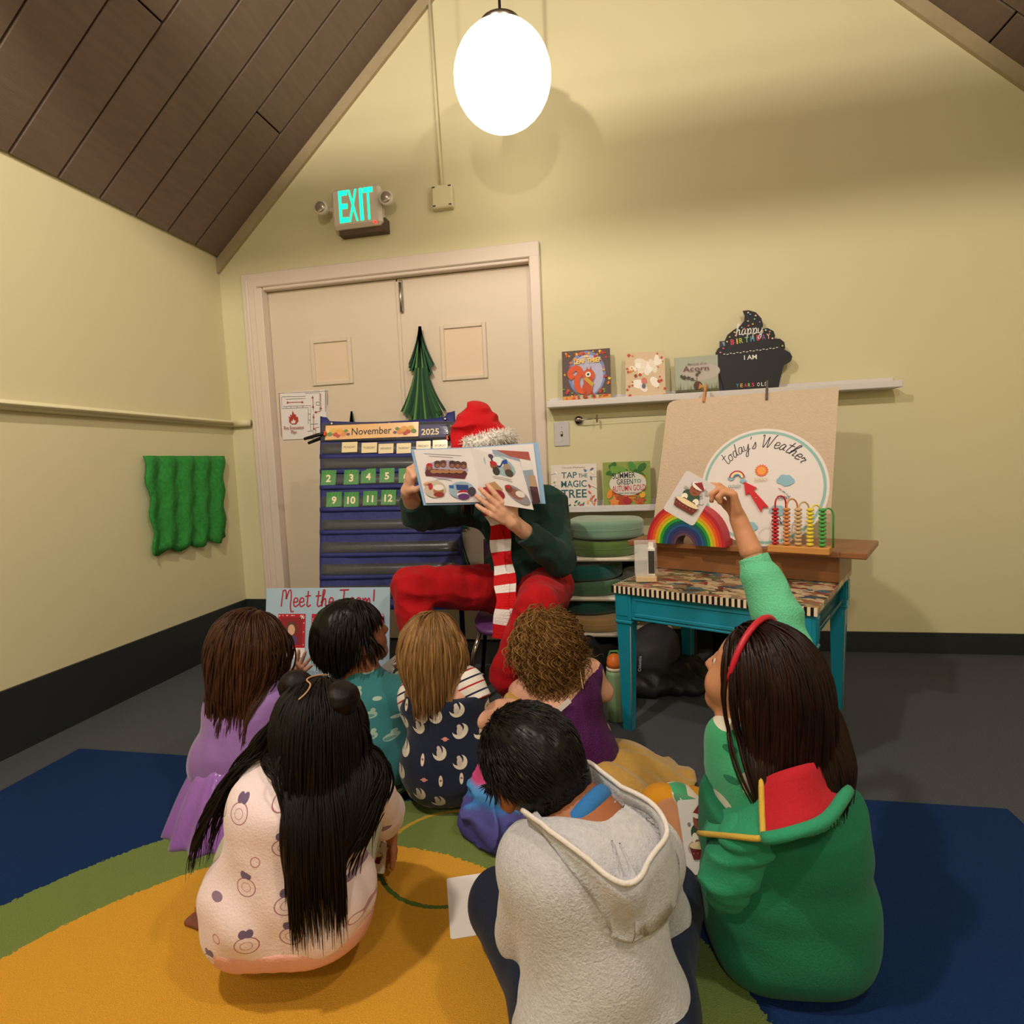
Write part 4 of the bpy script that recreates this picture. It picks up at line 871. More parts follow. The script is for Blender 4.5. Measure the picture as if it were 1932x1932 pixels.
cushion(-.09, 2.80, .626, .18, .085, velvet('sage', '6a8f78', '86a890'), 'sage green round cushion topmost of the pile on the shelf')
cushion(-.165, 2.81, .361, .17, .062, velvet('moss', '3f6248', '567a58'), 'moss green round cushion on the middle shelf under the teal one')
cushion(-.185, 2.815, .430, .17, .075, velvet('teal', '0f4a46', '1d5f58'), 'dark teal round cushion on the middle shelf')
cushion(.09, 2.815, .361, .105, .10, velvet('grey', '8d8a8c', 'a8a4a2'), 'grey round cushion on the middle shelf near the table')
cushion(-.14, 2.81, .191, .178, .072, velvet('tan', 'a5814f', 'bd9a66'), 'tan round cushion on the lowest shelf under the dark green one')
cushion(-.17, 2.815, .270, .165, .066, velvet('darkgreen', '16443a', '24574a'), 'dark green round cushion on top of the tan one')
# bottles
q = PY(1047, 1041, 2.74); t = thing('water_bottle', 'black topped red steel water bottle on the shelf top', 'bottle', (q[0], 2.74, .545))
MB().lathe([(.034, 0), (.036, .006), (.036, .09)], n=24).build('body', M('red_steel', '8a1018', .2, metal=.7, var=.05, coat=.5), t)
MB().lathe([(.037, .088), (.038, .1)]+[(.038-.0015*(k % 2), .1+.008*k) for k in range(1, 7)]+[(.038, .165), (.03, .185), (.028, .195), (.03, .2), (.03, .225), (.02, .232)], n=24).build('sleeve', C_('161616', .45), t)
MB().tube([(-.03, 0, .235), (0, -.0, .238), (.03, -.01, .246), (.055, -.015, .256)], [.008, .009, .009, .006], flat=.6).build('lid_loop', C_('161616', .45), t)
q = PZ(1162, 1358); t = thing('water_bottle', 'sage green water bottle with orange lid on the carpet by the table leg', 'bottle', q)
MB().lathe([(.030, 0), (.034, .006), (.034, .18), (.030, .2)], n=24).build('body', M('sage_bottle', '7f9a72', .5, var=.05), t); MB().lathe([(.031, .198), (.031, .208), (.029, .21)], n=24).build('collar', C_('e0d8c0'), t)
MB().lathe([(.029, .21), (.03, .225), (.026, .245), (.014, .257), (.001, .26)], n=24).build('lid', C_('e0742c', .45), t); MB().tube([(-.026, .012, .235), (-.015, .02, .262), (.012, .02, .264), (.024, .012, .24)], .005, flat=.6).build('carry_loop', C_('4a8a48', .5), t)
# ---------------------------------------------------------------- teal table with striped edge
TA = -math.radians(27); TO = A(-.049, 2.073, 0); Rt = rot('Z', TA)
def tl(u, n, z=0): return TO+Rt@A(u, n, z)
def tinv(q): r = Rt.T@(np.asarray(q)-TO); return r
TW, TD, TH = .665, .66, .54
t = thing('side_table', 'teal painted table with collaged top and black and white striped edge', 'table', TO, TA)
m_teal = M('teal_enamel', '1385a0', .35, var=.08, scale=12, bump=.04, coat=.3)
def collage(nt, b, tc, mx):
    N, L_ = nt.nodes, nt.links; mp = N.new('ShaderNodeMapping'); mp.inputs['Scale'].default_value = (1, 1.4, 1); nz = N.new('ShaderNodeTexNoise'); nz.inputs['Scale'].default_value = 26; L_.new(tc.outputs['Object'], mp.inputs[0]); L_.new(mp.outputs[0], nz.inputs[0])
    ad = N.new('ShaderNodeMixRGB'); ad.blend_type = 'ADD'; ad.inputs[0].default_value = .09; L_.new(mp.outputs[0], ad.inputs[1]); L_.new(nz.outputs[1], ad.inputs[2])
    vo = N.new('ShaderNodeTexVoronoi'); vo.inputs['Scale'].default_value = 24; L_.new(ad.outputs[0], vo.inputs['Vector']); sp_ = N.new('ShaderNodeSeparateXYZ'); L_.new(vo.outputs['Color'], sp_.inputs[0])
    rp = N.new('ShaderNodeValToRGB'); rp.color_ramp.interpolation = 'CONSTANT'; els = rp.color_ramp.elements
    for i, (pos, c) in enumerate(((0, 'c8b48c'), (.14, '8a7a5a'), (.26, '4a3c30'), (.36, 'd0b896'), (.46, '2f6a78'), (.55, 'a89068'), (.64, '8a3038'), (.72, 'bfa98a'), (.8, '5a6a48'), (.88, '9a5a48'), (.95, '3a5060'))):
        e = els[i] if i < 2 else els.new(pos); e.position = pos; e.color = lin(c)
    L_.new(sp_.outputs[0], rp.inputs[0]); L_.new(rp.outputs[0], b.inputs['Base Color'])
MB().box((0, 0, TH-.02), (TW, TD, TH), bev=.001).build('table_top', M('collage_top', 'ffffff', .35, bump=0, coat=.3, build=collage), t)
ed = MB(); nst = 37; w_ = TW/nst
for i in range(nst): ed.box((i*w_, -.004, TH-.024), (i*w_+w_*.5, .002, TH+.001), C_('16120f', .4)); ed.box((i*w_+w_*.5, -.004, TH-.024), ((i+1)*w_, .002, TH+.001), C_('e4d4ba', .4))
nst = 36; w_ = TD/nst
for i in range(nst): ed.box((-.004, i*w_, TH-.024), (.002, i*w_+w_*.5, TH+.001), C_('16120f', .4)); ed.box((-.004, i*w_+w_*.5, TH-.024), (.002, (i+1)*w_, TH+.001), C_('e4d4ba', .4))
ed.build('striped_edge', None, t)
za, zb = .425, TH-.021; B = .062
def panel_strip(mb, a_, b_, ax, face):   # apron panel with raised mouldings, along local x (ax=0) or y
    def bx(l0, l1, z0, z1, d0, d1):
        if ax == 0: mb.box((l0, face*1.+d0, z0), (l1, face+d1, z1), bev=.002)
        else: mb.box((face+d0, l0, z0), (face+d1, l1, z1), bev=.002)
    s = 1 if face < .2 else -1
    bx(a_, b_, za, zb, 0*s, .016*s); bx(a_+.012, b_-.012, zb-.028, zb-.014, -.004*s, .002*s); bx(a_+.012, b_-.012, za+.008, za+.020, -.005*s, .002*s); bx(a_+.004, b_-.004, za-.004, za+.004, -.004*s, .01*s)
    bx(a_+.012, a_+.02, za+.02, zb-.028, -.004*s, .002*s); bx(b_-.02, b_-.012, za+.02, zb-.028, -.004*s, .002*s)
for (a_, b_, ax, face) in ((B+.004, TW-B-.004, 0, .014), (B+.004, TW-B-.004, 0, TD-.014), (B+.004, TD-B-.004, 1, .014), (B+.004, TD-B-.004, 1, TW-.014)):
    mb = MB(); panel_strip(mb, a_, b_, ax, face); mb.build('apron', m_teal, t)
for cx in (.006, TW-B-.006):
    for cy in (.006, TD-B-.006):
        mb = MB(); mb.box((cx, cy, za-.008), (cx+B, cy+B, zb), bev=.003)
        for fx in (0, 1): x_ = cx-.003 if fx == 0 else cx+B-.001; mb.box((x_, cy+.01, za+.008), (x_+.004, cy+B-.01, zb-.014), bev=.001)
        for fy in (0, 1): y_ = cy-.003 if fy == 0 else cy+B-.001; mb.box((cx+.01, y_, za+.008), (cx+B-.01, y_+.004, zb-.014), bev=.001)
        mb.box((cx-.002, cy-.002, za-.022), (cx+B+.002, cy+B+.002, za-.008), bev=.004)
        c = (cx+B/2, cy+B/2); h0, h1 = .027, .0165; v = []
        for z, r_ in ((za-.02, h0), (.0, h1)): v += [(c[0]-r_, c[1]-r_, z), (c[0]+r_, c[1]-r_, z), (c[0]+r_, c[1]+r_, z), (c[0]-r_, c[1]+r_, z)]
        mb.add(v, [(0, 1, 5, 4), (1, 2, 6, 5), (2, 3, 7, 6), (3, 0, 4, 7), (4, 5, 6, 7), (0, 3, 2, 1)])
        v = []
        for z, r_ in ((za-.04, h0*.62), (.08, h1*.55)): v += [(c[0]-r_, c[1]-h0-.001 if z > .2 else c[1]-h1-.0035, z), (c[0]+r_, c[1]-h0-.001 if z > .2 else c[1]-h1-.0035, z)]
        mb.build('leg', m_teal, t)
        eg = MB().tube([(c[0]+h0*.98, c[1]-h0*.98, za-.03), (c[0]+h1*.98, c[1]-h1*.98, .004)], .0016, n=5).build('worn_edge', M('bare_wood_edge', 'a88a70', .7), t)
# wooden riser standing on the table
RZ = .655; m_oak = M('oak_riser', '8a5a34', .45, var=.3, scale=7, stretch=(.6, 5, 14), bump=.05, coat=.2); m_oak2 = M('oak_top', '8f5e3c', .45, var=.25, scale=6, stretch=(.8, 8, 8), bump=.04, coat=.2)
t = thing('wooden_riser', 'brown wooden riser shelf on the back of the teal table', 'shelf', tl(0, 0, TH+.001), TA)
MB().box((.0, .375, 0), (.665, .395, RZ-TH-.022), bev=.002).build('front_board', m_oak, t); [MB().box((x_, .395, 0), (x_+.018, .655, RZ-TH-.022)).build('end_board', m_oak, t) for x_ in (0., .647)]
MB().box((-.105, .335, RZ-TH-.022), (.75, .66, RZ-TH-.001), bev=.003).build('top_plank', m_oak2, t)
# nested rainbow
q = PZ(1291, 1028, RZ); lq = tinv(q); t = thing('rainbow_stacker', 'nested wooden rainbow stacker in eleven colours on the riser', 'toy', tl(lq[0], lq[1], RZ), TA-.06)
cols = ['b8283a', 'd83a30', 'e86428', 'eda028', 'b8c828', '2a9a3a', '12605a', '24588a', '2c3a72', '44386a', '5a4458']
Ro = .158
for i, c in enumerate(cols):
    r1 = Ro-i*.0112; r0 = r1-.0104; n = 28; mb = MB(); pts = [(r1*math.cos(math.pi*k/n), r1*math.sin(math.pi*k/n)) for k in range(n+1)]; pin = [(r0*math.cos(math.pi*k/n), r0*math.sin(math.pi*k/n)) for k in range(n+1)]
    v = []; f = []
    for (a_, b_), (c_, d_) in zip(pts, pin): v += [(a_, 0, b_*1.02), (c_, 0, d_*1.02), (a_, .072, b_*1.02), (c_, .072, d_*1.02)]
    for k in range(n): e = 4*k; f += [(e, e+1, e+5, e+4), (e+2, e+6, e+7, e+3), (e, e+4, e+6, e+2), (e+1, e+3, e+7, e+5)]
    f += [(0, 2, 3, 1), (4*n, 4*n+1, 4*n+3, 4*n+2)]; mb.add(v, f); mb.build('rainbow_arch', M('toy_'+c, c, .5, var=.12, scale=20, stretch=(1, .3, 1), bump=.02), t)
# felt board on an easel
BTL = PD(1252, 752, 2.76); ang = -math.radians(13); xd = A(math.cos(ang), math.sin(ang), 0); back = A(-xd[1], xd[0], 0); Rb = frame3(xd*1.+A(0, 0, .0), unit(A(0, 0, 1)+back*.16-xd*-.0)); o = BTL-Rb@A(0, 0, .60)
L = on_plane(o, Rb); tlc = L(1258, 757); blc = L(1233, 985); t = thing('easel_board', 'large blank cream felt board on an easel behind the table', 'board', A(o[0], o[1], 0), mat3=Rb); oo = Rb.T@(o-A(o[0], o[1], 0))
# panel outline in the board plane, rounded top left corner
cn = [tlc+A(.002, -.028), tlc+A(.012, -.010), tlc+A(.03, -.001), tlc+A(.06, .004)]
out = [tuple(blc), (blc[0]+.74, blc[1]), (tlc[0]+.72, tlc[1]+.004)]+[tuple(c) for c in cn[::-1]]
mb = MB().prism([(x+oo[0], z+oo[2]) for x, z in out], oo[1], oo[1]+.018); mb.build('felt_panel', M('cream_felt', 'd8c2aa', .9, var=.05, scale=30, bump=.3, bscale=110, spec=.1), t)
lb = MB(); Rb_i = Rb.T; og = A(o[0], o[1], 0)
for f_ in (.12, .5):
    a_ = o+Rb@A(f_, .03, .5); b_ = o+Rb@A(f_, .03, .0)+back*.12; b_[2] = .0; b_ = A(*(a_[:2]+back[:2]*.06), .0)
    lb.tube([Rb_i@(a_-og), Rb_i@(b_-og)], .011)
lb.build('easel_leg', M('easel_wood', '8a6a48', .6), t)
def pin(px, py, dx, mat, label):
    c = L(px, py); q = o+Rb@A(c[0], -.001, c[1]); t2 = thing('clothespin', label, 'clothespin', q, mat3=Rb@rot('Y', dx))
    MB().box((-.005, -.010, -.048), (.005, -.001, .040), bev=.002).build('front_leg', mat, t2); MB().box((-.005, .020, -.048), (.005, .029, .040), bev=.002).build('rear_leg', mat, t2); MB().lathe([(.004, -.006), (.004, .006)], n=12, ax=0, c=(0, .009, .0)).tube([(-.006, -.011, .004), (.006, -.011, .004)], .0012, n=6).build('spring', m_metal, t2)
pin(1330, 740, .12, M('pin_orange_wood', 'c88a4c', .6, stretch=(1, 1, .2)), 'light orange wooden clothespin on the felt board edge')
pin(1447, 735, .03, M('pin_grey_wood', '5d524a', .6, stretch=(1, 1, .2)), 'dark grey clothespin at the right of the felt board edge')
# weather disc
q = PZ(1436, 1031, RZ+.001); an = -math.radians(20); xd = A(math.cos(an), math.sin(an), 0); back = A(-xd[1], xd[0], 0); Rw = frame3(xd, unit(A(0, 0, 1)+back*.17)); RD = np.linalg.norm(PD(1437, 838, 2.43)-PD(1437, 1030, 2.36))/2
t = thing('weather_board', "round white weather board with a red arrow leaning on the felt board", 'sign', q, mat3=Rw); L = on_plane(q, Rw)
MB().prism(circ(0, RD, RD, n=56), 0, .007).build('disc', M('white_board', 'e4dcda', .4, var=.02, bump=0), t)
p = Print(); p.line(circ(0, RD, RD*.935, n=48), RD*.045, '8fbcb8', closed=True)
W = lambda x, y: tuple(L(x, y))
kk = np.linalg.norm(L(1438, 900)-L(1448, 900))/10
p.hand("today's Weather", 0, RD*.98, .046, '2a2636', .0026, slant=.2, arc=RD*.70)
c = W(1437, 888); p.poly([(c[0]+r*kk*math.cos(a), c[1]+r*kk*math.sin(a)) for k in range(32) for a, r in ((k*math.pi/16, 13.5 if k % 2 else 10.5),)], 'e8703a'); p.disc(c[0], c[1], 8.5*kk, 'f2a04a')
def cloud(x, y, s_, col='8db8cc'):
    c = W(x, y)
    for dx, dy, r in ((-9, 0, 6), (-3, 4, 8), (5, 3, 8), (11, -1, 6), (1, -3, 8), (6, -4, 6)): p.disc(c[0]+dx*s_*kk, c[1]+dy*s_*kk, r*s_*kk, col, n=12)
cloud(1481, 907, 1.05); cloud(1466, 964, 1.0); cloud(1414, 994, .95); cloud(1379, 903, .42); cloud(1402, 908, .42)
for k in range(8): c = W(1470+(k*7) % 19, 922+(k*5) % 14); p.disc(c[0], c[1], 1.2*kk, ('d85a6a', '4a8a98', 'b8a0b8')[k % 3], n=6)
for k, (r, col) in enumerate(((14, 'b82a44'), (11.2, 'f0d8a0'), (8.4, 'f0e0c0'), (6.6, '3a88a8'))): c = W(1391, 902); p.line([(c[0]+r*kk*math.cos(a), c[1]+r*kk*math.sin(a)) for a in np.linspace(.05, 3.09, 12)], 2.8*kk, col)
c = W(1470, 975); p.line([(c[0], c[1]), (c[0]+.006, c[1]-.01), (c[0]+.002, c[1]-.012), (c[0]+.008, c[1]-.024)], .003, '2a2a58', False)
c = W(1402, 994); [p.line([(c[0]-.03, c[1]+dz), (c[0]-.01, c[1]+dz+.003), (c[0], c[1]+dz)], .0015, '3a4a68') for dz in (-.006, 0, .007)]
for s_, x, y, col in (('CLOUDY', 1387, 918, '6a8a90'), ('SUNNY', 1436, 905, 'd8b890'), ('RAINY', 1479, 939, '2a3268'), ('STORMY', 1468, 987, '2a4a68'), ('WINDY', 1408, 1010, 'b8a0b0')): c = W(x, y); p.text(s_, c[0], c[1], .012, col, shear=.2, width=.046, bold=.01)
p.build(t, 'printed_picture')
a0, a1 = L(1440, 957), L(1404, 909); d = unit(a1-a0); nn = A(-d[1], d[0]); ln = np.linalg.norm(a1-a0); sh = [a0+nn*.0, a0-d*.012+nn*.016, a0+d*ln*.62+nn*.009, a0+d*ln*.60+nn*.024, a1, a0+d*ln*.60-nn*.024, a0+d*ln*.62-nn*.009, a0-d*.012-nn*.016]
MB().prism([tuple(x) for x in sh], -.010, -.006, C_('d01c2c', .4)).lathe([(.004, -.004), (.003, -.012)], C_('b88a60', .3), n=10, ax=1, c=((a0+d*ln*.35)[0], 0, (a0+d*ln*.35)[1])).build('arrow', None, t)
# bead abacus
q = PZ(1447, 1041, RZ+.001); lq = tinv(q); t = thing('bead_abacus', 'wooden counting abacus with coloured bead columns on the riser', 'abacus', tl(lq[0], lq[1], RZ), TA)
MB().box((0, 0, 0), (.19, .06, .024), bev=.003).build('base', M('beech_base', 'c88c4a', .45, stretch=(.4, 4, 4), var=.2), t)
bead = MB().lathe([(.004, -.0062), (.0105, -.004), (.0125, 0), (.0105, .004), (.004, .0062)], n=14)
for i, c in enumerate(('b81c28', 'c8824c', 'c8a878', 'e0cc40', '4a9a48')):
    x = .022+i*.036; m_b = M('bead_'+c, c, .25, var=.08, coat=.5); dm = None; z0 = .031
    for k in range(10):
        if dm is None: dm = bead.build('bead', m_b, t); dm.location = (x, .02, z0); first = dm; dm.data.materials[0] = m_b
        else: b_ = bpy.data.objects.new('bead', first.data); COL.objects.link(b_); b_.parent = t; b_.location = (x, .02, z0+k*.0128)
    hh = .165-.010*i; MB().tube([(x, .02, .02), (x, .02, hh)]+[(x+.014-.014*math.cos(a), .02+.012-.012*math.cos(a), hh+.026*math.sin(a)) for a in np.linspace(.2, 2.94, 9)]+[(x+.028, .044, hh), (x+.028, .044, .02)], .0028, n=8).build('wire_loop', M('wire_'+c, c, .35, var=.05), t)
# acrylic card stand on the table
q = PZ(1221, 1099, TH); t = thing('card_stand', 'clear acrylic card stand with a wooden foot on the table corner', 'card stand', (q[0], q[1], TH+.001), TA+.5)
MB().box((-.04, -.005, 0), (.035, .045, .022), bev=.003).build('foot', M('pale_wood_foot', 'd0b48c', .5), t)
m_acr = M('clear_acrylic', 'f4f4f4', .06, var=.01, bump=0, alpha=.22, spec=.6)
MB().box((-.042, -.003, .0225), (-.040, .043, .145)).box((-.042, .042, .0225), (.036, .044, .15)).box((-.042, -.005, .0225), (.005, -.003, .14)).box((.034, -.003, .0225), (.036, .042, .14)).build('acrylic_pane', m_acr, t)
d2 = thing('card_deck', 'deck of white edged black cards inside the acrylic stand', 'card deck', (q[0], q[1], TH+.024), TA+.5)
MB().box((.004, .004, 0), (.03, .036, .10), bev=.001).build('card_stack', M('deck_white', 'ece8e2', .5), d2); MB().box((.03, .006, .004), (.0308, .034, .095)).build('card_face', C_('2e2c2c', .4), d2); MB().box((.006, .0, .01), (.028, .0038, .092)).build('front_card', C_('3a3836', .4), d2)
MB().box((.008, .020, .1), (.026, .022, .122)).build('tab', C_('e6e0d8'), d2)
# ---------------------------------------------------------------- black bags under the table
m_bk = M('black_nylon', '1a1a1c', .55, var=.2, bump=.2, bscale=60); m_bg = M('charcoal_nylon', '34343a', .6, var=.15, bump=.15, bscale=70)
def heap(name, label, cat, parts, mat, seed, amp=.006, freq=55, h_=.009):
    s = SDF()
    for c, r in parts: s.ell(c, r, None, .05)
    s.folds(amp, freq, seed); s.cutplane((0, 0, .003), (0, 0, -1)); base_ = A(*np.mean([c for c, r in parts], 0)[:2], 0); t = thing(name, label, cat, base_)
    V, Q = s.mesh(h_); mesh_obj('fabric_body', [(V, Q)], mat, t, base_); return t, base_, s
c1 = PZ(1225, 1262, .0)
t, bs, s1 = heap('backpack', 'charcoal backpack lying under the teal table', 'backpack', [(PZ(1225, 1235, .12), (.13, .10, .10)), (PZ(1240, 1205, .18), (.09, .07, .07))], m_bg, 2, .004, 40)
a_ = PZ(1185, 1225, .17); b_ = PZ(1262, 1222, .17)
MB().tube([a_-bs, PZ(1190, 1170, .25)-bs, PZ(1235, 1170, .27)-bs], .012, flat=.4).build('shoulder_strap', m_bk, t)
t, bs, s2 = heap('black_jacket', 'crumpled black jacket on the carpet under the table', 'jacket', [(PZ(1262, 1290, .03), (.20, .08, .045)), (PZ(1215, 1290, .04), (.12, .08, .05)), (PZ(1290, 1262, .06), (.10, .09, .06))], m_bk, 5, .008, 70)
pz = PZ(1208, 1255, .10); p = Print(); p.text('Columbia', 0, 0, .012, 'd8d8d8', ang=1.5); ob = p.build(t, 'logo_print'); ob.location = tuple(A(*PD(1207, 1252, np.dot(PZ(1262, 1290, .03)-CC, CF)-.11))-bs)
heap('black_bag', 'black drawstring bag slumped behind the green bottle', 'bag', [(PZ(1118, 1262, .06), (.08, .07, .11)), (PZ(1110, 1225, .12), (.05, .05, .07)), (PZ(1150, 1255, .06), (.07, .06, .10))], m_bk, 9, .006, 50)
q = PZ(1330, 1262, .0); t = thing('vinyl_case', 'black crinkled vinyl case standing under the table', 'case', (q[0]+.13, q[1]+.05, 0), -.47)
MB().box((-.08, -.06, 0), (.14, .06, .27), bev=.025).build('case_body', M('crinkled_vinyl', '1c1c1e', .22, var=.1, bump=.5, bscale=70, scale=30), t); MB().box((-.081, -.062, .19), (.141, .062, .20), bev=.004).build('lid_seam', C_('0e0e0e', .3), t); MB().tube([(-.03, -.065, .24), (-.02, -.08, .245), (.04, -.08, .245), (.05, -.065, .24)], .006).build('handle', C_('0e0e0e', .4), t)
# ---------------------------------------------------------------- purple chair
CX, CY, CZ = -.463, 2.385, .355; t = thing('school_chair', 'small purple plastic chair with chrome legs under the reader', 'chair', (CX, CY, 0), .12)
m_pur = M('purple_plastic', '6a3a78', .4, var=.06, bump=.05, bscale=120)
mb = MB(); mb.prism([(.175*math.copysign(abs(math.cos(a))**.45, math.cos(a)), .165*math.copysign(abs(math.sin(a))**.45, math.sin(a))) for a in np.linspace(0, 2*math.pi, 37)[:-1]], 0, .02, None, 'xy', True)
mb.xf(lambda p: A(p[0]*(1 if p[2] > .01 else .97), p[1], CZ-.03+p[2]+(-.022*max(0, (-p[1]-.1)/.06) if p[1] < -.1 else .0))); mb.build('seat', m_pur, t)
bk = MB(); v = []; f = []; n, m_ = 12, 8
for k in (0, 1):
    for i in range(n+1):
        for j in range(m_+1): x = -.16+.32*i/n; z = CZ+.13+.17*j/m_; v.append((x, .175+.03*(j/m_)-.03*(x/.16)**2*-1-.0+k*.012, z-.012*abs(x/.16)**3*(1 if j == m_ else 0)))
for i in range(n):
    for j in range(m_): a_ = i*(m_+1)+j; f.append((a_, a_+m_+1, a_+m_+2, a_+1)); b_ = a_+(n+1)*(m_+1); f.append((b_, b_+1, b_+m_+2, b_+m_+1))
ring = [i*(m_+1) for i in range(n)]+[n*(m_+1)+j for j in range(m_)]+[(n-i)*(m_+1)+m_ for i in range(n)]+[m_-j for j in range(m_)]; kk2 = (n+1)*(m_+1)
for a_, b_ in zip(ring, ring[1:]+ring[:1]): f.append((b_, a_, a_+kk2, b_+kk2))
bk.add(v, f, None, True); bk.build('backrest', m_pur, t)
m_chr = M('chrome', 'c8c4bc', .12, metal=1., var=.04, bump=0)
for sx in (-1, 1):
    MB().tube([(sx*.13, -.05, CZ-.035), (sx*.145, -.13, CZ-.05), (sx*.17, -.165, CZ-.12), (sx*.20, -.20, .01)], .0095).build('leg', m_chr, t)
    MB().tube([(sx*.13, .05, CZ-.035), (sx*.15, .12, CZ-.06), (sx*.19, .205, .01)], .0095).build('leg', M('dark_steel', '2a2826', .3, metal=.6), t)
    MB().tube([(sx*.13, .10, CZ-.035), (sx*.14, .165, CZ+.02), (sx*.135, .195, CZ+.2)], .009).build('back_upright', m_chr, t)
    for a_ in ((sx*.20, -.20), (sx*.19, .205)): MB().lathe([(.014, 0), (.014, .006), (.010, .016)], n=12, c=(*a_, 0)).build('glide', m_metal, t)
MB().tube([(-.13, -.05, CZ-.036), (.13, -.05, CZ-.036)], .008).tube([(-.13, .05, CZ-.036), (.13, .05, CZ-.036)], .008).build('cross_bar', m_chr, t)
# ---------------------------------------------------------------- paper and cloth on the rug
def card(name, label, cat, c, R, wd, h, paint=None, rnd=.006, th=.0012, col='e6e0de'):
    t = thing(name, label, cat, c, mat3=R); q = []
    for sx, sz, a0 in ((1, 1, 0), (-1, 1, 90), (-1, -1, 180), (1, -1, 270)):
        for k in range(4): a_ = math.radians(a0+k*30); q.append((sx*(wd/2-rnd)+rnd*math.cos(a_), sz*(h/2-rnd)+rnd*math.sin(a_)))
    MB().prism(q, 0, th).build('sheet', M('sheet_'+col, col, .4, var=.02, bump=0), t)
    if paint: p = Print(); paint(p, wd, h); p.build(t)
    return t
def paint_baker(p, w_, h):    # a figure in a green coat and red cap beside a big pie
    p.poly(circ(0, -.16*h, .40*w_, .13*h), 'b8a8a0')
    for i in range(16): p.disc(RN.uniform(-.3, .36)*w_, RN.uniform(.0, .36)*h, .05*w_, RN.choice(('8a8484', 'c8c2c0', 'a49e9c')), n=8)
    p.poly(circ(0, .04*h, .26*w_, .14*h), '2f4a34'); p.poly(circ(.02*w_, .2*h, .17*w_, .13*h), '8a4a34'); p.poly(circ(.04*w_, .31*h, .2*w_, .08*h), 'e2dcd4'); p.poly([(-.12*w_, .32*h), (.06*w_, .42*h), (.24*w_, .3*h), (.2*w_, .26*h)], '8a1c2c')
    p.disc(-.03*w_, .22*h, .02*w_, '2a1a16', n=8); p.disc(.08*w_, .22*h, .02*w_, '2a1a16', n=8); p.line([(-.02*w_, .15*h), (.03*w_, .135*h), (.08*w_, .15*h)], .012*w_, '5a2a20')
    p.poly(circ(-.16*w_, -.03*h, .09*w_, .08*h), 'e8e0d0'); p.poly(circ(.2*w_, -.03*h, .09*w_, .08*h), 'e8e0d0'); p.poly(circ(-.12*w_, -.1*h, .08*w_, .06*h), '8a5a40'); p.poly(circ(.16*w_, -.1*h, .08*w_, .06*h), '8a5a40')
    p.poly([(-.36*w_, -.12*h), (.36*w_, -.12*h), (.30*w_, -.30*h), (-.30*w_, -.30*h)], '6a2420'); p.poly(circ(0, -.12*h, .36*w_, .055*h), 'e0cca4')
    for k in range(6): p.disc((-.27+.108*k)*w_, -.22*h, .022*w_, 'a85040', n=8)
def ctr(x, y, d): return PD(x, y, d)
# loose sheets
q = PZ(905, 1700, .0); t = card('paper_sheet', 'white sheet of paper lying on the yellow of the rug', 'paper', (q[0], q[1]-.02, .0135), rot('Z', .35)@rot('X', -math.pi/2), .13, .18)
q = PZ(868, 1352, .02); card('paper_sheet', 'white printed sheet on the rug beside the child in navy overalls', 'paper', (q[0]+.02, q[1]+.08, .0135), rot('Z', .3)@rot('X', -math.pi/2), .16, .22, paint_baker)
# tie-dyed cloth bundle
def dye(nt, b, tc, mx):
    N, L_ = nt.nodes, nt.links; sp_ = N.new('ShaderNodeSeparateXYZ'); L_.new(tc.outputs['Object'], sp_.inputs[0]); nz = N.new('ShaderNodeTexNoise'); nz.inputs['Scale'].default_value = 14; L_.new(tc.outputs['Object'], nz.inputs[0])
    a_ = N.new('ShaderNodeMath'); a_.operation = 'MULTIPLY_ADD'; L_.new(nz.outputs[0], a_.inputs[0]); a_.inputs[1].default_value = .06; L_.new(sp_.outputs[2], a_.inputs[2])
    rp = N.new('ShaderNodeValToRGB'); e = rp.color_ramp.elements; e[0].position = .02; e[0].color = lin('2c2c66'); e[1].position = .11; e[1].color = lin('4a4a90')
    for pos, c in ((.122, '3a7ac0'), (.155, '4a90d0'), (.170, 'd04a88'), (.25, 'e05a98')): k = e.new(pos); k.color = lin(c)
    L_.new(a_.outputs[0], rp.inputs[0]); L_.new(rp.outputs[0], b.inputs['Base Color'])
s = SDF(); c0 = PZ(925, 1560, .05)
for px, py, z, r in ((930, 1560, .05, (.085, .07, .05)), (900, 1545, .06, (.055, .05, .055)), (965, 1550, .05, (.07, .055, .05)), (925, 1500, .115, (.05, .045, .045)), (905, 1490, .10, (.035, .04, .045)), (920, 1465, .16, (.035, .03, .04)), (955, 1500, .10, (.05, .04, .06))): s.ell(PZ(px, py, z), r, None, .02)
s.folds(.010, 38, 12, None, True).folds(.008, 75, 21, (.6, 1, 1), True); s.cutplane((0, 0, .0135), (0, 0, -1)); bs = A(c0[0], c0[1], .0125); t = thing('cloth_bundle', 'crumpled purple, blue and pink tie-dyed cloth bundle on the rug', 'cloth', bs)
mesh_obj('cloth_body', [s.mesh(.005)], M('tie_dye', 'ffffff', .8, bump=.15, bscale=90, build=dye), t, bs)
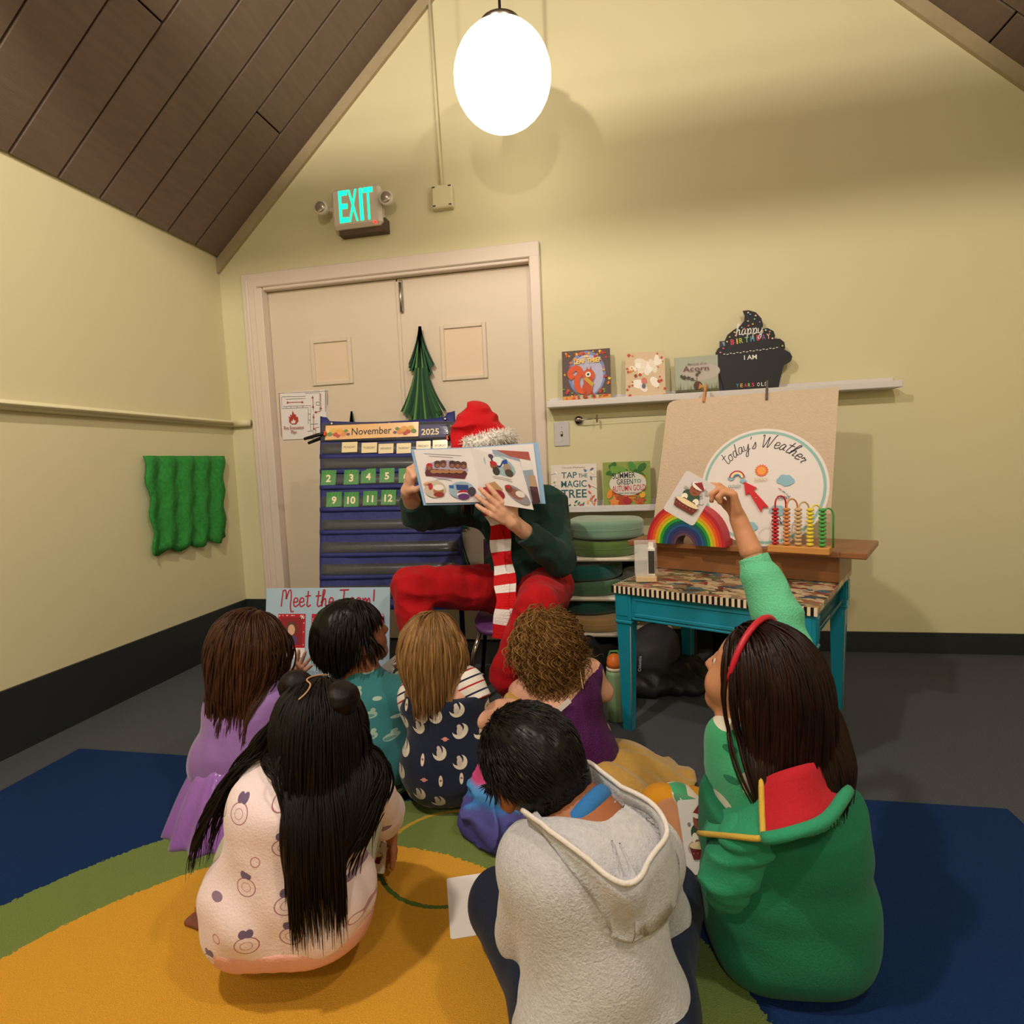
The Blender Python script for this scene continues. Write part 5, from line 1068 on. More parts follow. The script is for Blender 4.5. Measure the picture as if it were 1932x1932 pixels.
# ---------------------------------------------------------------- people: skins, fabrics
J = PD
def skin(nm, c): return M('skin_'+nm, c, .5, var=.06, scale=30, bump=.03, bscale=260, spec=.35, build=lambda nt, b, tc, mx: (setattr(b.inputs['Subsurface Weight'], 'default_value', .08), setattr(b.inputs['Subsurface Scale'], 'default_value', .01)))
def cloth(nm, c, rough=.85, **k): k.setdefault('bump', .12); k.setdefault('bscale', 220); return M('cloth_'+nm, c, rough, var=.08, scale=20, sheen=.06, spec=.2, **k)
def printed(nm, ground, layers, scale=22., axes=(1., .25, 1.), rough=.85, seed=0.):
    """scattered motifs: layers of (lo, hi of the cell's random value, inner radius, outer radius, offset, colour)"""
    def bd(nt, b, tc, mx):
        N, L = nt.nodes, nt.links
        def mth(op, a_, b_):
            n = N.new('ShaderNodeMath'); n.operation = op
            for i, x in enumerate((a_, b_)):
                if hasattr(x, 'links'): L.new(x, n.inputs[i])
                else: n.inputs[i].default_value = x
            return n.outputs[0]
        sx_ = N.new('ShaderNodeSeparateXYZ'); L.new(tc.outputs['Object'], sx_.inputs[0]); cx_ = N.new('ShaderNodeCombineXYZ'); L.new(sx_.outputs[0], cx_.inputs[0]); L.new(sx_.outputs[2], cx_.inputs[1])
        mp = N.new('ShaderNodeMapping'); mp.inputs['Scale'].default_value = (scale, scale, 1.); mp.inputs['Location'].default_value = (seed+.37, seed+.11, 0.); L.new(cx_.outputs[0], mp.inputs[0])
        vo = N.new('ShaderNodeTexVoronoi'); vo.voronoi_dimensions = '2D'; vo.inputs['Scale'].default_value = 1.; vo.inputs['Randomness'].default_value = .55; L.new(mp.outputs[0], vo.inputs['Vector'])
        df = N.new('ShaderNodeVectorMath'); df.operation = 'SUBTRACT'; L.new(mp.outputs[0], df.inputs[0]); L.new(vo.outputs['Position'], df.inputs[1])
        sc = N.new('ShaderNodeSeparateXYZ'); L.new(vo.outputs['Color'], sc.inputs[0]); cur = mx.outputs[0]
        for lo, hi, r0, r1, off, sq, col in layers:
            o = N.new('ShaderNodeVectorMath'); o.operation = 'MULTIPLY_ADD'; L.new(df.outputs[0], o.inputs[0]); o.inputs[1].default_value = (sq[0], sq[2], 0); o.inputs[2].default_value = (off[0], off[1], 0)
            ln = N.new('ShaderNodeVectorMath'); ln.operation = 'LENGTH'; L.new(o.outputs[0], ln.inputs[0]); d = ln.outputs['Value']
            f = mth('MULTIPLY', mth('MULTIPLY', mth('LESS_THAN', d, r1), mth('GREATER_THAN', d, r0)), mth('MULTIPLY', mth('GREATER_THAN', sc.outputs[0], lo), mth('LESS_THAN', sc.outputs[0], hi)))
            m_ = N.new('ShaderNodeMixRGB'); L.new(f, m_.inputs[0]); L.new(cur, m_.inputs[1]); m_.inputs[2].default_value = lin(col); cur = m_.outputs[0]
        L.new(cur, b.inputs['Base Color'])
    return M('print_'+nm, ground, rough, var=.06, scale=20, bump=.1, bscale=220, sheen=.2, spec=.2, build=bd)
def banded(nm, cols, axis, period, rough=.85):
    def bd(nt, b, tc, mx):
        N, L = nt.nodes, nt.links; dt = N.new('ShaderNodeVectorMath'); dt.operation = 'DOT_PRODUCT'; L.new(tc.outputs['Object'], dt.inputs[0]); dt.inputs[1].default_value = tuple(unit(axis)/period)
        fr = N.new('ShaderNodeMath'); fr.operation = 'FRACT'; L.new(dt.outputs['Value'], fr.inputs[0]); rp = N.new('ShaderNodeValToRGB'); rp.color_ramp.interpolation = 'CONSTANT'; e = rp.color_ramp.elements
        for i, (p_, c) in enumerate(cols):
            k = e[i] if i < 2 else e.new(p_)
            k.position = p_; k.color = lin(c)
        L.new(fr.outputs[0], rp.inputs[0]); L.new(rp.outputs[0], b.inputs['Base Color'])
    return M('bands_'+nm, 'ffffff', rough, bump=.1, bscale=220, sheen=.2, spec=.2, build=bd)
def person(label, loc): return thing('person', label, 'person', (loc[0], loc[1], loc[2] if len(loc) > 2 else 0))
def part(name, sdf, h, mat, t, base, extra=(), **k):
    if name == 'body' and t['label'][:5] != 'adult': sdf.cutplane((0, 0, .0135), (0, 0, -1))
    return mesh_obj(name, [sdf.mesh(h)]+list(extra), mat, t, base, **k)
def limb(b, pts, rad, k=.02): b.chain(pts, rad, k)
FWD = unit(A(CF[0], CF[1], 0)); RGT = unit(A(CR[0], CR[1], 0)); UP = A(0, 0, 1.)
def foot(b, ank, toe, k=1., toes=True):
    d = unit(toe-ank); s = unit(np.cross(d, UP)); L_ = np.linalg.norm(toe-ank)
    b.cone(ank, ank+d*L_*.72, .024*k, .028*k, .02, flat=(UP, .75)); b.ell(ank-d*.012, .024*k, None, .02)
    if toes:
        for i in range(5): o = (i-2)*.0115*k; p = ank+d*L_*(.78-.02*abs(i-1))+s*o; b.cone(p, p+d*(.032-.003*i)*k, (.0105 if i == 0 else .0078)*k, (.009 if i == 0 else .0066)*k, .006)
def simple_hand(b, w_, d, n, side=1, L=.10, c=.35): add_hand(b, w_, d, n, L, (c, c, c+.05, c+.1), .4, side)
# ================================================================ the reader
def reader():
    pel, wai, che, nk = A(-.42, 2.43, .455), A(-.425, 2.44, .60), J(985, 985, 2.50), J(955, 925, 2.46)
    hd = J(912, 868, 2.38); shl, shr = J(885, 958, 2.48), J(1037, 950, 2.48)
    ell_, wrl = J(788, 972, 2.28), J(769, 926, 2.13); elr, wrr = J(1056, 1056, 2.27), J(968, 985, 2.10)
    hpl, hpr = A(-.50, 2.42, .45), A(-.33, 2.42, .45); knl, knr = J(777, 1106, 2.22), J(1012, 1142, 2.08)
    anl, anr = A(knl[0]+.05, knl[1]-.02, .09), A(knr[0]-.11, knr[1]-.04, .09)
    base = A(-.44, 2.35, 0); t = person('adult reader in dark green shirt, red trousers and red fur trimmed hat', base)
    b = SDF(); R = head_frame(-CF*.95+RGT*.0+UP*-.25, UP+RGT*-.1); T = add_head(b, hd, R, 1.12); b.cone(nk, hd-R[:, 2]*.05, .055, .05, .02)
    torso_ops(b, pel, wai, che, nk, shl, shr, 1.35)
    limb(b, [shl, ell_, wrl], [.05, .042, .027]); limb(b, [shr, elr, wrr], [.05, .042, .027])
    limb(b, [hpl, knl, anl], [.085, .06, .04], .05); limb(b, [hpr, knr, anr], [.085, .06, .04], .05)
    for an, dr in ((anl, A(-.2, -1, 0)), (anr, A(-.35, -1, 0))): foot(b, an-UP*.045, an-UP*.06+unit(dr)*.2, 1.5, False)
    hl = SDF(); limb(hl, [wrl+unit(ell_-wrl)*.06, wrl], [.030, .026]); add_hand(hl, wrl, J(776, 893, 2.09)-wrl, unit(RGT*.9+FWD*.45), .175, (.75, .8, .8, .85), .3, 1, .05, .5)
    hr = SDF(); limb(hr, [wrr+unit(elr-wrr)*.07, wrr], [.031, .027]); add_hand(hr, wrr, J(914, 940, 2.055)-wrr, unit(FWD*.8-RGT*.2+UP*.2), .185, (.18, .16, .16, .18), .55, 1, .16, .1)
    sk = skin('light', 'd9a58a'); part('body', b, .008, sk, t, base, [hl.mesh(.0034), hr.mesh(.0034)]); add_eyes(t, T, R, base, 1.12)
    s = SDF(); torso_ops(s, pel+UP*.06, wai, che, nk, shl, shr, 1.44); limb(s, [shl, ell_, wrl+unit(ell_-wrl)*.045], [.066, .056, .04], .035); limb(s, [shr, elr, wrr+unit(elr-wrr)*.04], [.068, .058, .04], .035); s.swell(.007)
    s.folds(.004, 46, 3).folds(.005, 40, 9, None, True); s.sub(SDF().cone(nk+UP*.02, hd, .058, .058)); s.cutplane(pel-UP*.01, A(.0, -.15, -1))
    s.sub(SDF().cone(wrl+unit(ell_-wrl)*.03, wrl+unit(wrl-ell_)*.1, .06)).sub(SDF().cone(wrr+unit(elr-wrr)*.025, wrr+unit(wrr-elr)*.1, .06))
    part('shirt', s, .0065, cloth('dark_green', '1f3a34'), t, base)
    s = SDF(); s.cone(pel-A(.06, 0, 0), pel+A(.06, 0, 0), .125, None, .04); limb(s, [hpl, knl, anl], [.108, .076, .066], .05); limb(s, [hpr, knr, anr+UP*.14], [.108, .078, .066], .05); s.folds(.004, 60, 8).folds(.005, 46, 18, (1, 1, 1), True);
    part('trousers', s, .0065, cloth('red_twill', 'b00e18'), t, base)
    for an, kn in ((anr, knr),): s = SDF(); limb(s, [an+unit(kn-an)*.16, an-UP*.03], [.05, .04]); part('sock', s, .006, banded('elf_sock', ((0, '141414'), (.5, 'e8e4e0')), (0, 0, 1), .035), t, base)
    for an, dr in ((anl, A(-.2, -1, 0)), (anr, A(-.35, -1, 0))): s = SDF(); foot(s, an-UP*.045, an-UP*.06+unit(dr)*.2, 1.75, False); s.cutplane((0, 0, .004), (0, 0, -1)); part('shoe', s, .006, cloth('black_shoe', '181818', .5), t, base)
    hm = hair_mat('hair_reader_brown', '2c1c10', '5a3c20'); pts, nr = scalp(T, R, 160, 3, lambda u: -.6 < u[2] < .15 and u[1] < .35, 1.06)
    b2 = SDF(); b2.ops = b.ops + s.ops[:0]; b2.lo, b2.hi = b.lo, b.hi; V, Q = locks(b, pts, comb(nr, -UP), .20, 14, .009, hm, grav=1., margin=.012, wave=.004, seed=3); mesh_obj('hair', [(V, Q)], hm, t, base)
    # hat
    c = hd+R[:, 2]*.05; s = SDF(); top = J(898, 792, 2.38); s.ell(c, A(.108, .115, .08), R, .03); s.cone(c, top, .108, .075, .04); s.cone(top, J(903, 781, 2.39), .065, .028, .03); s.cone(J(895, 790, 2.37), J(872, 815, 2.31), .045, .04, .03); s.cone(J(872, 815, 2.31), J(868, 846, 2.29), .036, .03, .03); s.cone(J(925, 800, 2.38), J(948, 828, 2.36), .04, .045, .03); s.folds(.009, 36, 4, None, True); s.cutplane(J(911, 846, 2.375), -UP+RGT*.24)
    hat = part('hat', s, .0055, cloth('red_velvet', 'c8101c', .75, bump=.2), t, base)
    rc = J(911, 840, 2.375); ring = [rc+RGT*.108*math.cos(a)+UP*.026*math.cos(a)+FWD*.118*math.sin(a)-UP*.01*math.sin(a) for a in np.linspace(0, 2*math.pi, 30)[:-1]]; s = SDF()
    for i in range(len(ring)): s.cone(ring[i], ring[(i+1) % len(ring)], .026, None, .01)
    g = np.random.default_rng(5); fur = MB()
    V, Q = s.mesh(.007); idx = g.choice(len(V), 1500); nr = s.grad(V[idx]); 
    for p_, n_ in zip(V[idx], nr): d = unit(unit(n_)+g.normal(size=3)*.45)*(.012+.012*g.random()); fur.tube([p_-d*.3, p_+d*.5, p_+d+A(0, 0, -.004)], [.0022, .0016, .0004], n=3, cap=False)
    fv = np.array(fur.v); fq = np.array([q if len(q) == 4 else list(q)+[q[-1]] for q in fur.f]); mf = M('white_fur', 'ece6e0', .9, bump=.3, bscale=150)
    mesh_obj('fur_trim', [(V, Q), (fv, fq)], mf, hat, base)
    # scarf
    P = smooth_line([J(925, 955, 2.30), J(940, 985, 2.31), J(944, 1030, 2.31), J(950, 1080, 2.24), J(954, 1120, 2.14), J(953, 1160, 2.10), J(946, 1204, 2.10)], 8); mb = MB(); cum = 0; cols = (cloth('scarf_red', 'c8141c', .9, bump=.25), cloth('scarf_white', 'e6dedc', .9, bump=.25)); v = []; n = len(P); sm_i = []
    for st, off, wd in ((0, RGT*-.012, .026), (1, RGT*.014+FWD*.008, .028)):
        cum = .0
        for i in range(n-1):
            d = unit(P[i+1]-P[i]); sd = unit(np.cross(d, FWD)); nn = np.cross(sd, d); L_ = np.linalg.norm(P[i+1]-P[i]); k = int((cum+.035)/.056) % 2; q = []
            for pp, w_ in ((P[i], wd+.004*math.sin(i*.5+st)), (P[i+1], wd+.004*math.sin((i+1)*.5+st))):
                for sx, sy in ((-1, -1), (1, -1), (1, 1), (-1, 1)): q.append(pp+off+sd*sx*w_+nn*sy*.005)
            mb.add(q, [(0, 1, 5, 4), (1, 2, 6, 5), (2, 3, 7, 6), (3, 0, 4, 7), (0, 3, 2, 1), (4, 5, 6, 7)], cols[k]); cum += L_
    ring = [nk+UP*.03+A(.085*math.cos(a), .08*math.sin(a), .012*math.sin(2*a)) for a in np.linspace(0, 2*math.pi, 25)[:-1]]
    mb.tube(ring, .028, cols[0], n=10, closed=True); mb.build('scarf', None, t, base)
    # ---- the book he holds: two covers, a page block, a turning page
    sT, sB = J(889, 845, 2.16), J(911, 947, 2.12); lT, lB = J(781, 849, 2.055), J(804, 949, 2.03); rT, rB = J(1014, 836, 2.21), J(1027, 946, 2.15); onp = lambda x, y, a_, b_, c_: (lambda n_, d_: CC+d_*(((a_-CC)@n_)/(d_@n_)))(np.cross(b_-a_, c_-a_), ray(x, y)); lT = onp(781, 849, sB, sT, lB); rT = onp(1014, 836, sB, sT, rB); bo = (sT+sB)/2
    bk = thing('picture_book', 'open blue picture book held up before the face of the adult reader', 'book', bo)
    def sheet3(p00, p10, p11, p01, th, off, mat, name, bul=0., n=8):
        nrm = unit(np.cross(p10-p00, p01-p00)); nrm = nrm if nrm@FWD > 0 else -nrm; v = []; f = []
        for k in (0, 1):
            for i in range(n+1):
                u = i/n
                for j in (0, 1):
                    p = (p00*(1-u)+p10*u)*(1-j)+(p01*(1-u)+p11*u)*j; v.append(p+nrm*(off+k*th-bul*math.sin(math.pi*u**.7)))
        m_ = 2*(n+1)
        for i in range(n): a_ = 2*i; f += [(a_, a_+2, a_+3, a_+1), (a_+m_, a_+1+m_, a_+3+m_, a_+2+m_), (a_, a_+m_, a_+2+m_, a_+2), (a_+1, a_+3, a_+3+m_, a_+1+m_)]
        f += [(0, 1, 1+m_, m_), (2*n, 2*n+m_, 2*n+1+m_, 2*n+1)]; return MB().add(v, f, None, False).build(name, mat, bk, bo)
    mc = M('book_cover_blue', '7fa4c8', .4, var=.04, bump=0); mp = M('book_page', 'd9d2d4', .45, var=.02, bump=0)
    ex = lambda a_, b_, e: a_+unit(a_-b_)*e
    sheet3(ex(sB, sT, .006), ex(ex(lB, lT, .006), sB, .008), ex(ex(lT, lB, .006), sT, .008), ex(sT, sB, .006), .003, .008, mc, 'cover'); sheet3(ex(sB, sT, .006), ex(ex(rB, rT, .006), sB, .006), ex(ex(rT, rB, .006), sT, .006), ex(sT, sB, .006), .003, .010, mc, 'cover')
    sheet3(sB, lB, lT, sT, .006, .001, mp, 'page_block'); sheet3(sB, rB*.94+sB*.06, rT*.94+sT*.06, sT, .006, .003, mp, 'page_block')
    tB = J(1007, 962, 2.00); tT = onp(981, 871, sB, sT, tB); sheet3(sB, tB, tT, sT, .0006, -.0004, mp, 'turning_page', .004)
    def page_print(o_, px_, pz_, draw, name, fl=1):
        Rm = frame3(px_, pz_); Lp = on_plane(o_, Rm); p = Print(); draw(p, Lp); ob = p.mb; ob.v = [tuple(o_+Rm@A(*q)) for q in ob.v]; ob.build(name, None, bk, bo)
    def left(p, L):
        D = lambda x, y, r, c, ry=None: p.poly([tuple(L(x+r*math.cos(a), y+(ry or r)*math.sin(a)*.95)) for a in np.linspace(0, 2*math.pi, 17)[:-1]], c)
        z = lambda a_, b_: (740+a_*.18634, 750+b_*.18634)
        for pts in ([(320, 568), (700, 590)], [(370, 592), (615, 608)], [(440, 835), (520, 828), (605, 845)]): p.line([tuple(L(*z(*q))) for q in pts], .0016, '8a8488')
        D(842, 886, 41, 'a898b0', 19); p.poly([tuple(L(*z(*q))) for q in ((330, 760), (350, 720), (560, 730), (740, 745), (760, 770), (735, 825), (340, 795))], '5a2028')
        for x, y, c in ((375, 710, 'b02028'), (455, 685, '4a2c24'), (515, 680, '5a3428'), (605, 685, '3a2420'), (660, 690, '4a3028'), (720, 695, '5a3028')): D(*z(x, y), 6, '6a4034'); D(*z(x, y-22), 6, c, 4.5); D(*z(x, y+5), 3.6, '8a5a44')
        for x in (420, 480, 540, 610, 680): D(*z(x, 752), 7, 'a0704a', 4)
        D(*z(430, 930), 20, 'c0b0a0', 17); D(*z(465, 950), 10, '9a6a3a', 8); D(*z(465, 915), 10, 'e0d8d0', 6); D(*z(470, 985), 10, '8a2420', 5); D(*z(385, 905), 4, 'b02028', 7)
        D(*z(700, 940), 24, '90a8b8', 17); p.poly([tuple(L(*z(*q))) for q in ((640, 885), (765, 890), (770, 945), (650, 940))], '1c3a78'); p.poly([tuple(L(*z(*q))) for q in ((570, 890), (618, 893), (622, 925), (575, 922))], '2a5aa0'); D(*z(715, 965), 10, 'a01c30', 5); D(*z(715, 985), 12, 'e0d8d8', 4); D(*z(720, 1005), 11, '5a2a6a', 6); D(*z(800, 955), 8, '3a3440', 9)
    page_print(sB, sB-lB, sT-sB, left, 'left_page_print')
    def right(p, L):
        z = lambda a_, b_: (740+a_*.18634, 750+b_*.18634)
        def D(x, y, r, c, ry=None, tilt=.25): p.poly([tuple(L(z(x, y)[0]+r*math.cos(a), z(x, y)[1]+(ry or r)*math.sin(a)+tilt*r*math.cos(a))) for a in np.linspace(0, 2*math.pi, 17)[:-1]], c)
        D(1085, 685, 30, '8fb0b4', 18, .4); D(1080, 650, 12, 'd8e0e0', 9); p.poly([tuple(L(*z(*q))) for q in ((1110, 640), (1160, 625), (1175, 690), (1130, 685))], '1c4a98'); p.line([tuple(L(*z(*q))) for q in ((1000, 610), (1030, 670), (1090, 700), (1120, 650))], .007, '24306a'); D(1030, 690, 7, '8a4a38'); D(1025, 665, 7, 'b02030', 4); D(1055, 745, 7, '3a3430', 8); D(1165, 715, 8, '9a8478', 8); D(1185, 765, 8, '4a4038', 7); D(1000, 595, 5, '4a3a58', 4)
        for pts in ([(1015, 800), (1120, 812), (1210, 835)], [(1030, 815), (1130, 830), (1220, 855)]): p.line([tuple(L(*z(*q))) for q in pts], .0014, '8a8488')
        p.poly([tuple(L(*z(*q))) for q in ((940, 880), (1040, 850), (1120, 930), (1100, 1010), (990, 1000))], 'b08a60'); D(1085, 985, 11, '8a1c30', 9); D(960, 950, 9, '9a3038', 8); D(1270, 985, 24, '8a8490', 13, .6); D(1250, 975, 15, '8a5a48', 9, .5); D(1300, 980, 9, 'd8d0c8', 6); D(1185, 925, 7, '6a3a30', 7); D(1175, 905, 6, 'b02030', 3)
    page_print(sB-FWD*.0045, tB-sB, sT-sB, right, 'right_page_print')
    def under(p, L):
        z = lambda a_, b_: (740+a_*.18634, 750+b_*.18634)
        p.poly([tuple(L(*z(*q))) for q in ((1010, 530), (1380, 550), (1500, 1060), (1180, 1040))], '8a98a8'); p.poly([tuple(L(*z(*q))) for q in ((1050, 531), (1380, 550), (1400, 640), (1200, 600))], 'a04a40'); p.poly([tuple(L(*z(*q))) for q in ((1290, 620), (1400, 640), (1425, 730), (1320, 740))], 'd8d4d0'); p.poly([tuple(L(*z(*q))) for q in ((1370, 790), (1445, 790), (1470, 900), (1400, 920))], 'a88a70'); p.poly([tuple(L(*z(*q))) for q in ((1390, 900), (1470, 905), (1500, 1060), (1430, 1085))], '4a1c28')
    page_print(sB+FWD*.0015, rB-sB, sT-sB, under, 'under_page_print')
reader()
# ================================================================ child in navy space overalls
def child_space():
    pel, wai, che, nk = J(857, 1440, 1.70), J(848, 1385, 1.70), J(838, 1325, 1.70), J(828, 1282, 1.70); hd = J(820, 1214, 1.71)
    shl, shr = J(786, 1313, 1.72), J(878, 1292, 1.69); base = A(pel[0], pel[1], .0125); sk = skin('fair', 'd9a48a')
    t = person('barefoot child in navy space print overalls kneeling on the blue rug', base); b = SDF(); R = head_frame(CF*.75+RGT*.42+UP*.45, UP); T = add_head(b, hd, R, 1.); b.cone(nk, hd-R[:, 2]*.05, .036, .036, .02)
    torso_ops(b, pel, wai, che, nk, shl, shr, .95); limb(b, [shl, J(784, 1368, 1.74), J(795, 1402, 1.80)], [.033, .026, .02]); limb(b, [shr, J(905, 1358, 1.66), J(942, 1332, 1.72)], [.034, .028, .021]); simple_hand(b, J(942, 1332, 1.72), RGT*.8+FWD*.6+UP*.1, -UP, 1)
    simple_hand(b, J(795, 1402, 1.80), FWD*.8-UP*.3, -UP, -1); kl, kr = pel+FWD*.25-RGT*.09, pel+FWD*.25+RGT*.10; kl[2] = kr[2] = .065
    al, ar = J(808, 1440, 1.74), J(878, 1487, 1.72); limb(b, [pel-RGT*.05, kl, al], [.06, .045, .026], .03); limb(b, [pel+RGT*.05, kr, ar], [.06, .045, .026], .03)
    f = SDF(); limb(f, [al+unit(kl-al)*.05, al], [.028, .026]); foot(f, al, J(786, 1484, 1.71), .95); foot(f, ar, J(828, 1484, 1.70), .95); 
    part('body', b, .0065, sk, t, base, [f.mesh(.0035)]); add_eyes(t, T, R, base)
    s = SDF(); s.cone(che, nk, .082, .06, .04); s.cone(nk, shl, .05, .046, .03); s.cone(nk, shr, .05, .046, .03); s.cone(che-RGT*.03, shl, .06, .046, .03); s.cone(che+RGT*.03, shr, .06, .046, .03); s.chain([shl, J(782, 1340, 1.73)], [.048, .044]); s.chain([shr, J(899, 1326, 1.675)], [.050, .048]); s.folds(.002, 70, 3); s.sub(SDF().cone(nk+UP*.012, hd, .042)); s.cutplane(J(782, 1336, 1.73), A(.02, 0, -1)+0) if False else None
    e = J(900, 1322, 1.675); s.cutplane(e, unit(J(905, 1358, 1.66)-shr))
    part('striped_shirt', s, .005, banded('tee', ((0, 'e8e2da'), (.36, '1c2448'), (.48, 'e8e2da'), (.84, 'b82030'), (.95, 'e8e2da')), unit(J(905, 1358, 1.66)-shr), .044), t, base)
    s = SDF(); torso_ops(s, pel, wai, che, nk-UP*.02, shl*.7+che*.3, shr*.7+che*.3, 1.16); s.cone(pel-RGT*.05, pel+RGT*.06, .108, None, .04); limb(s, [pel-RGT*.05, kl, al+unit(kl-al)*.11], [.08, .064, .05], .04); limb(s, [pel+RGT*.06, kr, ar+unit(kr-ar)*.09], [.085, .066, .06], .04); s.folds(.003, 45, 6); s.cutplane(nk-UP*.022, UP-FWD*.1); s.cutplane((0, 0, .014), (0, 0, -1))
    part('overalls', s, .0055, printed('space', '131c33', [(.0, .5, 0, .35, (0, 0), (1, 1, 1), 'd2cbbb'), (.0, .5, 0, .28, (.11, -.13), (1, 1, 1), '131c33'), (.0, .5, 0, .2, (.02, -.01), (1.5, 1, .85), 'c2b6ae'), (.0, .5, 0, .09, (.06, -.22), (1, 1, 1), 'c2b6ae'), (.5, .78, 0, .2, (0, 0), (2.1, 1, .75), 'd8ccb8'), (.5, .78, 0, .055, (0, -.02), (1, 1, 1), '8a5a58'), (.78, .92, 0, .12, (0, 0), (1, 1, 1.2), 'd08a84'), (.78, .92, 0, .2, (0, 0), (1, 1, 5), 'd08a84'), (.92, 1., 0, .04, (0, 0), (1, 1, 1), 'd8d2c4')], 17.5, (1, .06, 1)), t, base)
    hm = hair_mat('hair_light_brown', '4a3018', '9a7446', .4); pts, nr = scalp(T, R, 1100, 4, lambda u: (u[2] > -.1 or u[1] < -.2) and not (u[1] > .55 and u[2] < .62), 1.02)
    V, Q = locks(b, pts, comb(nr, -UP-R[:, 1]*.45), to_level(pts, J(820, 1318, 1.66)[2], 1, 1.1, .08), 16, .0032, hm, grav=1., stiff=.72, margin=.006, pull=gather(hd, 12., .15, None, .05), wave=.0028, wfreq=40, seed=5, tip=.12); cap = SDF().ell(T(0, -.016, .024), A(.0745, .0895, .0795), R).cutplane(T(0, .062, 0), R[:, 1]).cutplane(T(0, 0, -.045), -R[:, 2]); mesh_obj('hair', [(V, Q), cap.mesh(.006)], hm, t, base)
    MB().box((-.012, -.002, -.02), (.012, .002, .02)).xf(lambda q: q+J(873, 1238, 1.70)).build('shirt_tag', C_('e4e0dc'), t, base)
child_space()
# ================================================================ curly child in purple and gold dress
def child_curly():
    pel, wai, che, nk = J(1085, 1432, 1.76), J(1078, 1388, 1.76), J(1062, 1330, 1.77), J(1050, 1280, 1.79); hd = J(1032, 1212, 1.81)
    shl, shr = J(985, 1308, 1.79), J(1112, 1268, 1.81); base = A(pel[0], pel[1], 0); sk = skin('fair', 'd9a48a')
    t = person('curly haired child in a purple and gold party dress seen from behind', base); b = SDF(); R = head_frame(CF*.9-RGT*.15+UP*.3, UP); T = add_head(b, hd, R, 1.); b.cone(nk, hd-R[:, 2]*.05, .036, .036, .02)
    torso_ops(b, pel, wai, che, nk, shl, shr, .98); limb(b, [shl, J(980, 1368, 1.80), J(962, 1340, 1.92)], [.034, .028, .02]); limb(b, [shr, J(1138, 1305, 1.84), J(1092, 1302, 1.99)], [.036, .031, .022]); simple_hand(b, J(962, 1340, 1.92), FWD*.9+UP*.2, -UP, -1); simple_hand(b, J(1092, 1302, 1.99), FWD*.7-RGT*.5, -UP, 1)
    kl, kr = pel+FWD*.22-RGT*.12, pel+FWD*.22+RGT*.10; kl[2] = kr[2] = .06; limb(b, [pel-RGT*.04, kl, pel+RGT*.0+FWD*.1-UP*.06], [.06, .045, .03], .03); limb(b, [pel+RGT*.04, kr, pel+FWD*.15+RGT*.02-UP*.06], [.06, .045, .03], .03)
    part('body', b, .006, sk, t, base); add_eyes(t, T, R, base, 1., '4a5a68')
    s = SDF(); torso_ops(s, pel, wai, che, nk, shl, shr, 1.07); s.folds(.0018, 150, 3, (1, 1, .25)); n_ = unit(np.cross(J(1108, 1283, 1.7)-J(1008, 1368, 1.7), CF)); n_ = n_ if n_[2] > 0 else -n_; s.cutplane(J(1058, 1338, 1.7), n_); s.cutplane(pel-UP*.01, -UP)
    part('bodice', s, .0055, cloth('purple_velvet', '4a1450', .55, bump=.25), t, base)
    # skirt: a fan of gold tulle pooled on the floor
    wc = wai-UP*.05; ctr_ = PZ(1160, 1470, 0); v = []; f = []; nu, nv_ = 90, 14
    for k in (0, 1):
        for i in range(nu):
            a = 2*math.pi*i/nu; e = A(math.cos(a), math.sin(a), 0); rx = .33 if e@RGT > 0 else .17; rr = math.hypot((e@RGT)*rx, (e@FWD)*.23)
            end = wc*A(1, 1, 0)+RGT*.04+(RGT*(e@RGT)*rx+FWD*(e@FWD)*.22)*(1+.04*math.sin(5*a)); end[2] = .012
            for j in range(nv_+1):
                u = j/nv_; p = wc+e*.088*(1-u)+(end-wc)*u**.9; p = p*1.; p[2] = wc[2]*(1-u)**1.5+.012+.030*math.sin(math.pi*min(1, u*1.15))*(1+.3*math.sin(9*a+2))+.010*u*math.sin(17*a+2*u)+.004*math.sin(31*a)*u-(.005*k); p[2] = max(p[2], .003); v.append(p)
    n1 = nv_+1; m_ = nu*n1
    for i in range(nu):
        i2 = (i+1) % nu
        for j in range(nv_): a_, b_, c_, d_ = i*n1+j, i2*n1+j, i2*n1+j+1, i*n1+j+1; f += [(a_, d_, c_, b_), (a_+m_, b_+m_, c_+m_, d_+m_)]
        f += [(i*n1+nv_, i*n1+nv_+m_, i2*n1+nv_+m_, i2*n1+nv_), (i*n1, i2*n1, i2*n1+m_, i*n1+m_)]
    MB().add(v, f, None, True).build('skirt', M('gold_tulle', 'b98f3a', .4, var=.2, scale=18, bump=.35, bscale=260, sheen=.4), t, base)
    # loose gold sleeve, label, thin straps
    s = SDF(); s.cone(J(965, 1322, 1.76), J(985, 1345, 1.75), .022, .03, .02).cone(J(985, 1345, 1.75), J(1005, 1352, 1.75), .028, .02, .02); s.folds(.005, 90, 2); part('ruffle', s, .005, MATS['gold_tulle'], t, base)
    Rl = frame3(unit(J(1075, 1318, 1.68)-J(1055, 1336, 1.68)), UP); c_ = J(1065, 1330, 1.672); MB().box((-.021, -.001, -.008), (.021, .001, .008)).xf(lambda q: c_+Rl@q).build('dress_label', C_('e6e0da'), t, base)
    MB().tube([J(1094, 1262, 1.745), J(1100, 1300, 1.70)], .0016, n=6).build('strap', C_('d8b890'), t, base)
    hm = hair_mat('hair_curly_blond', '4a2f16', '8f6a3a', .42); pts, nr = scalp(T, R, 900, 8, lambda u: (u[2] > -.45) and not (u[1] > .55 and u[2] < .5), 1.06)
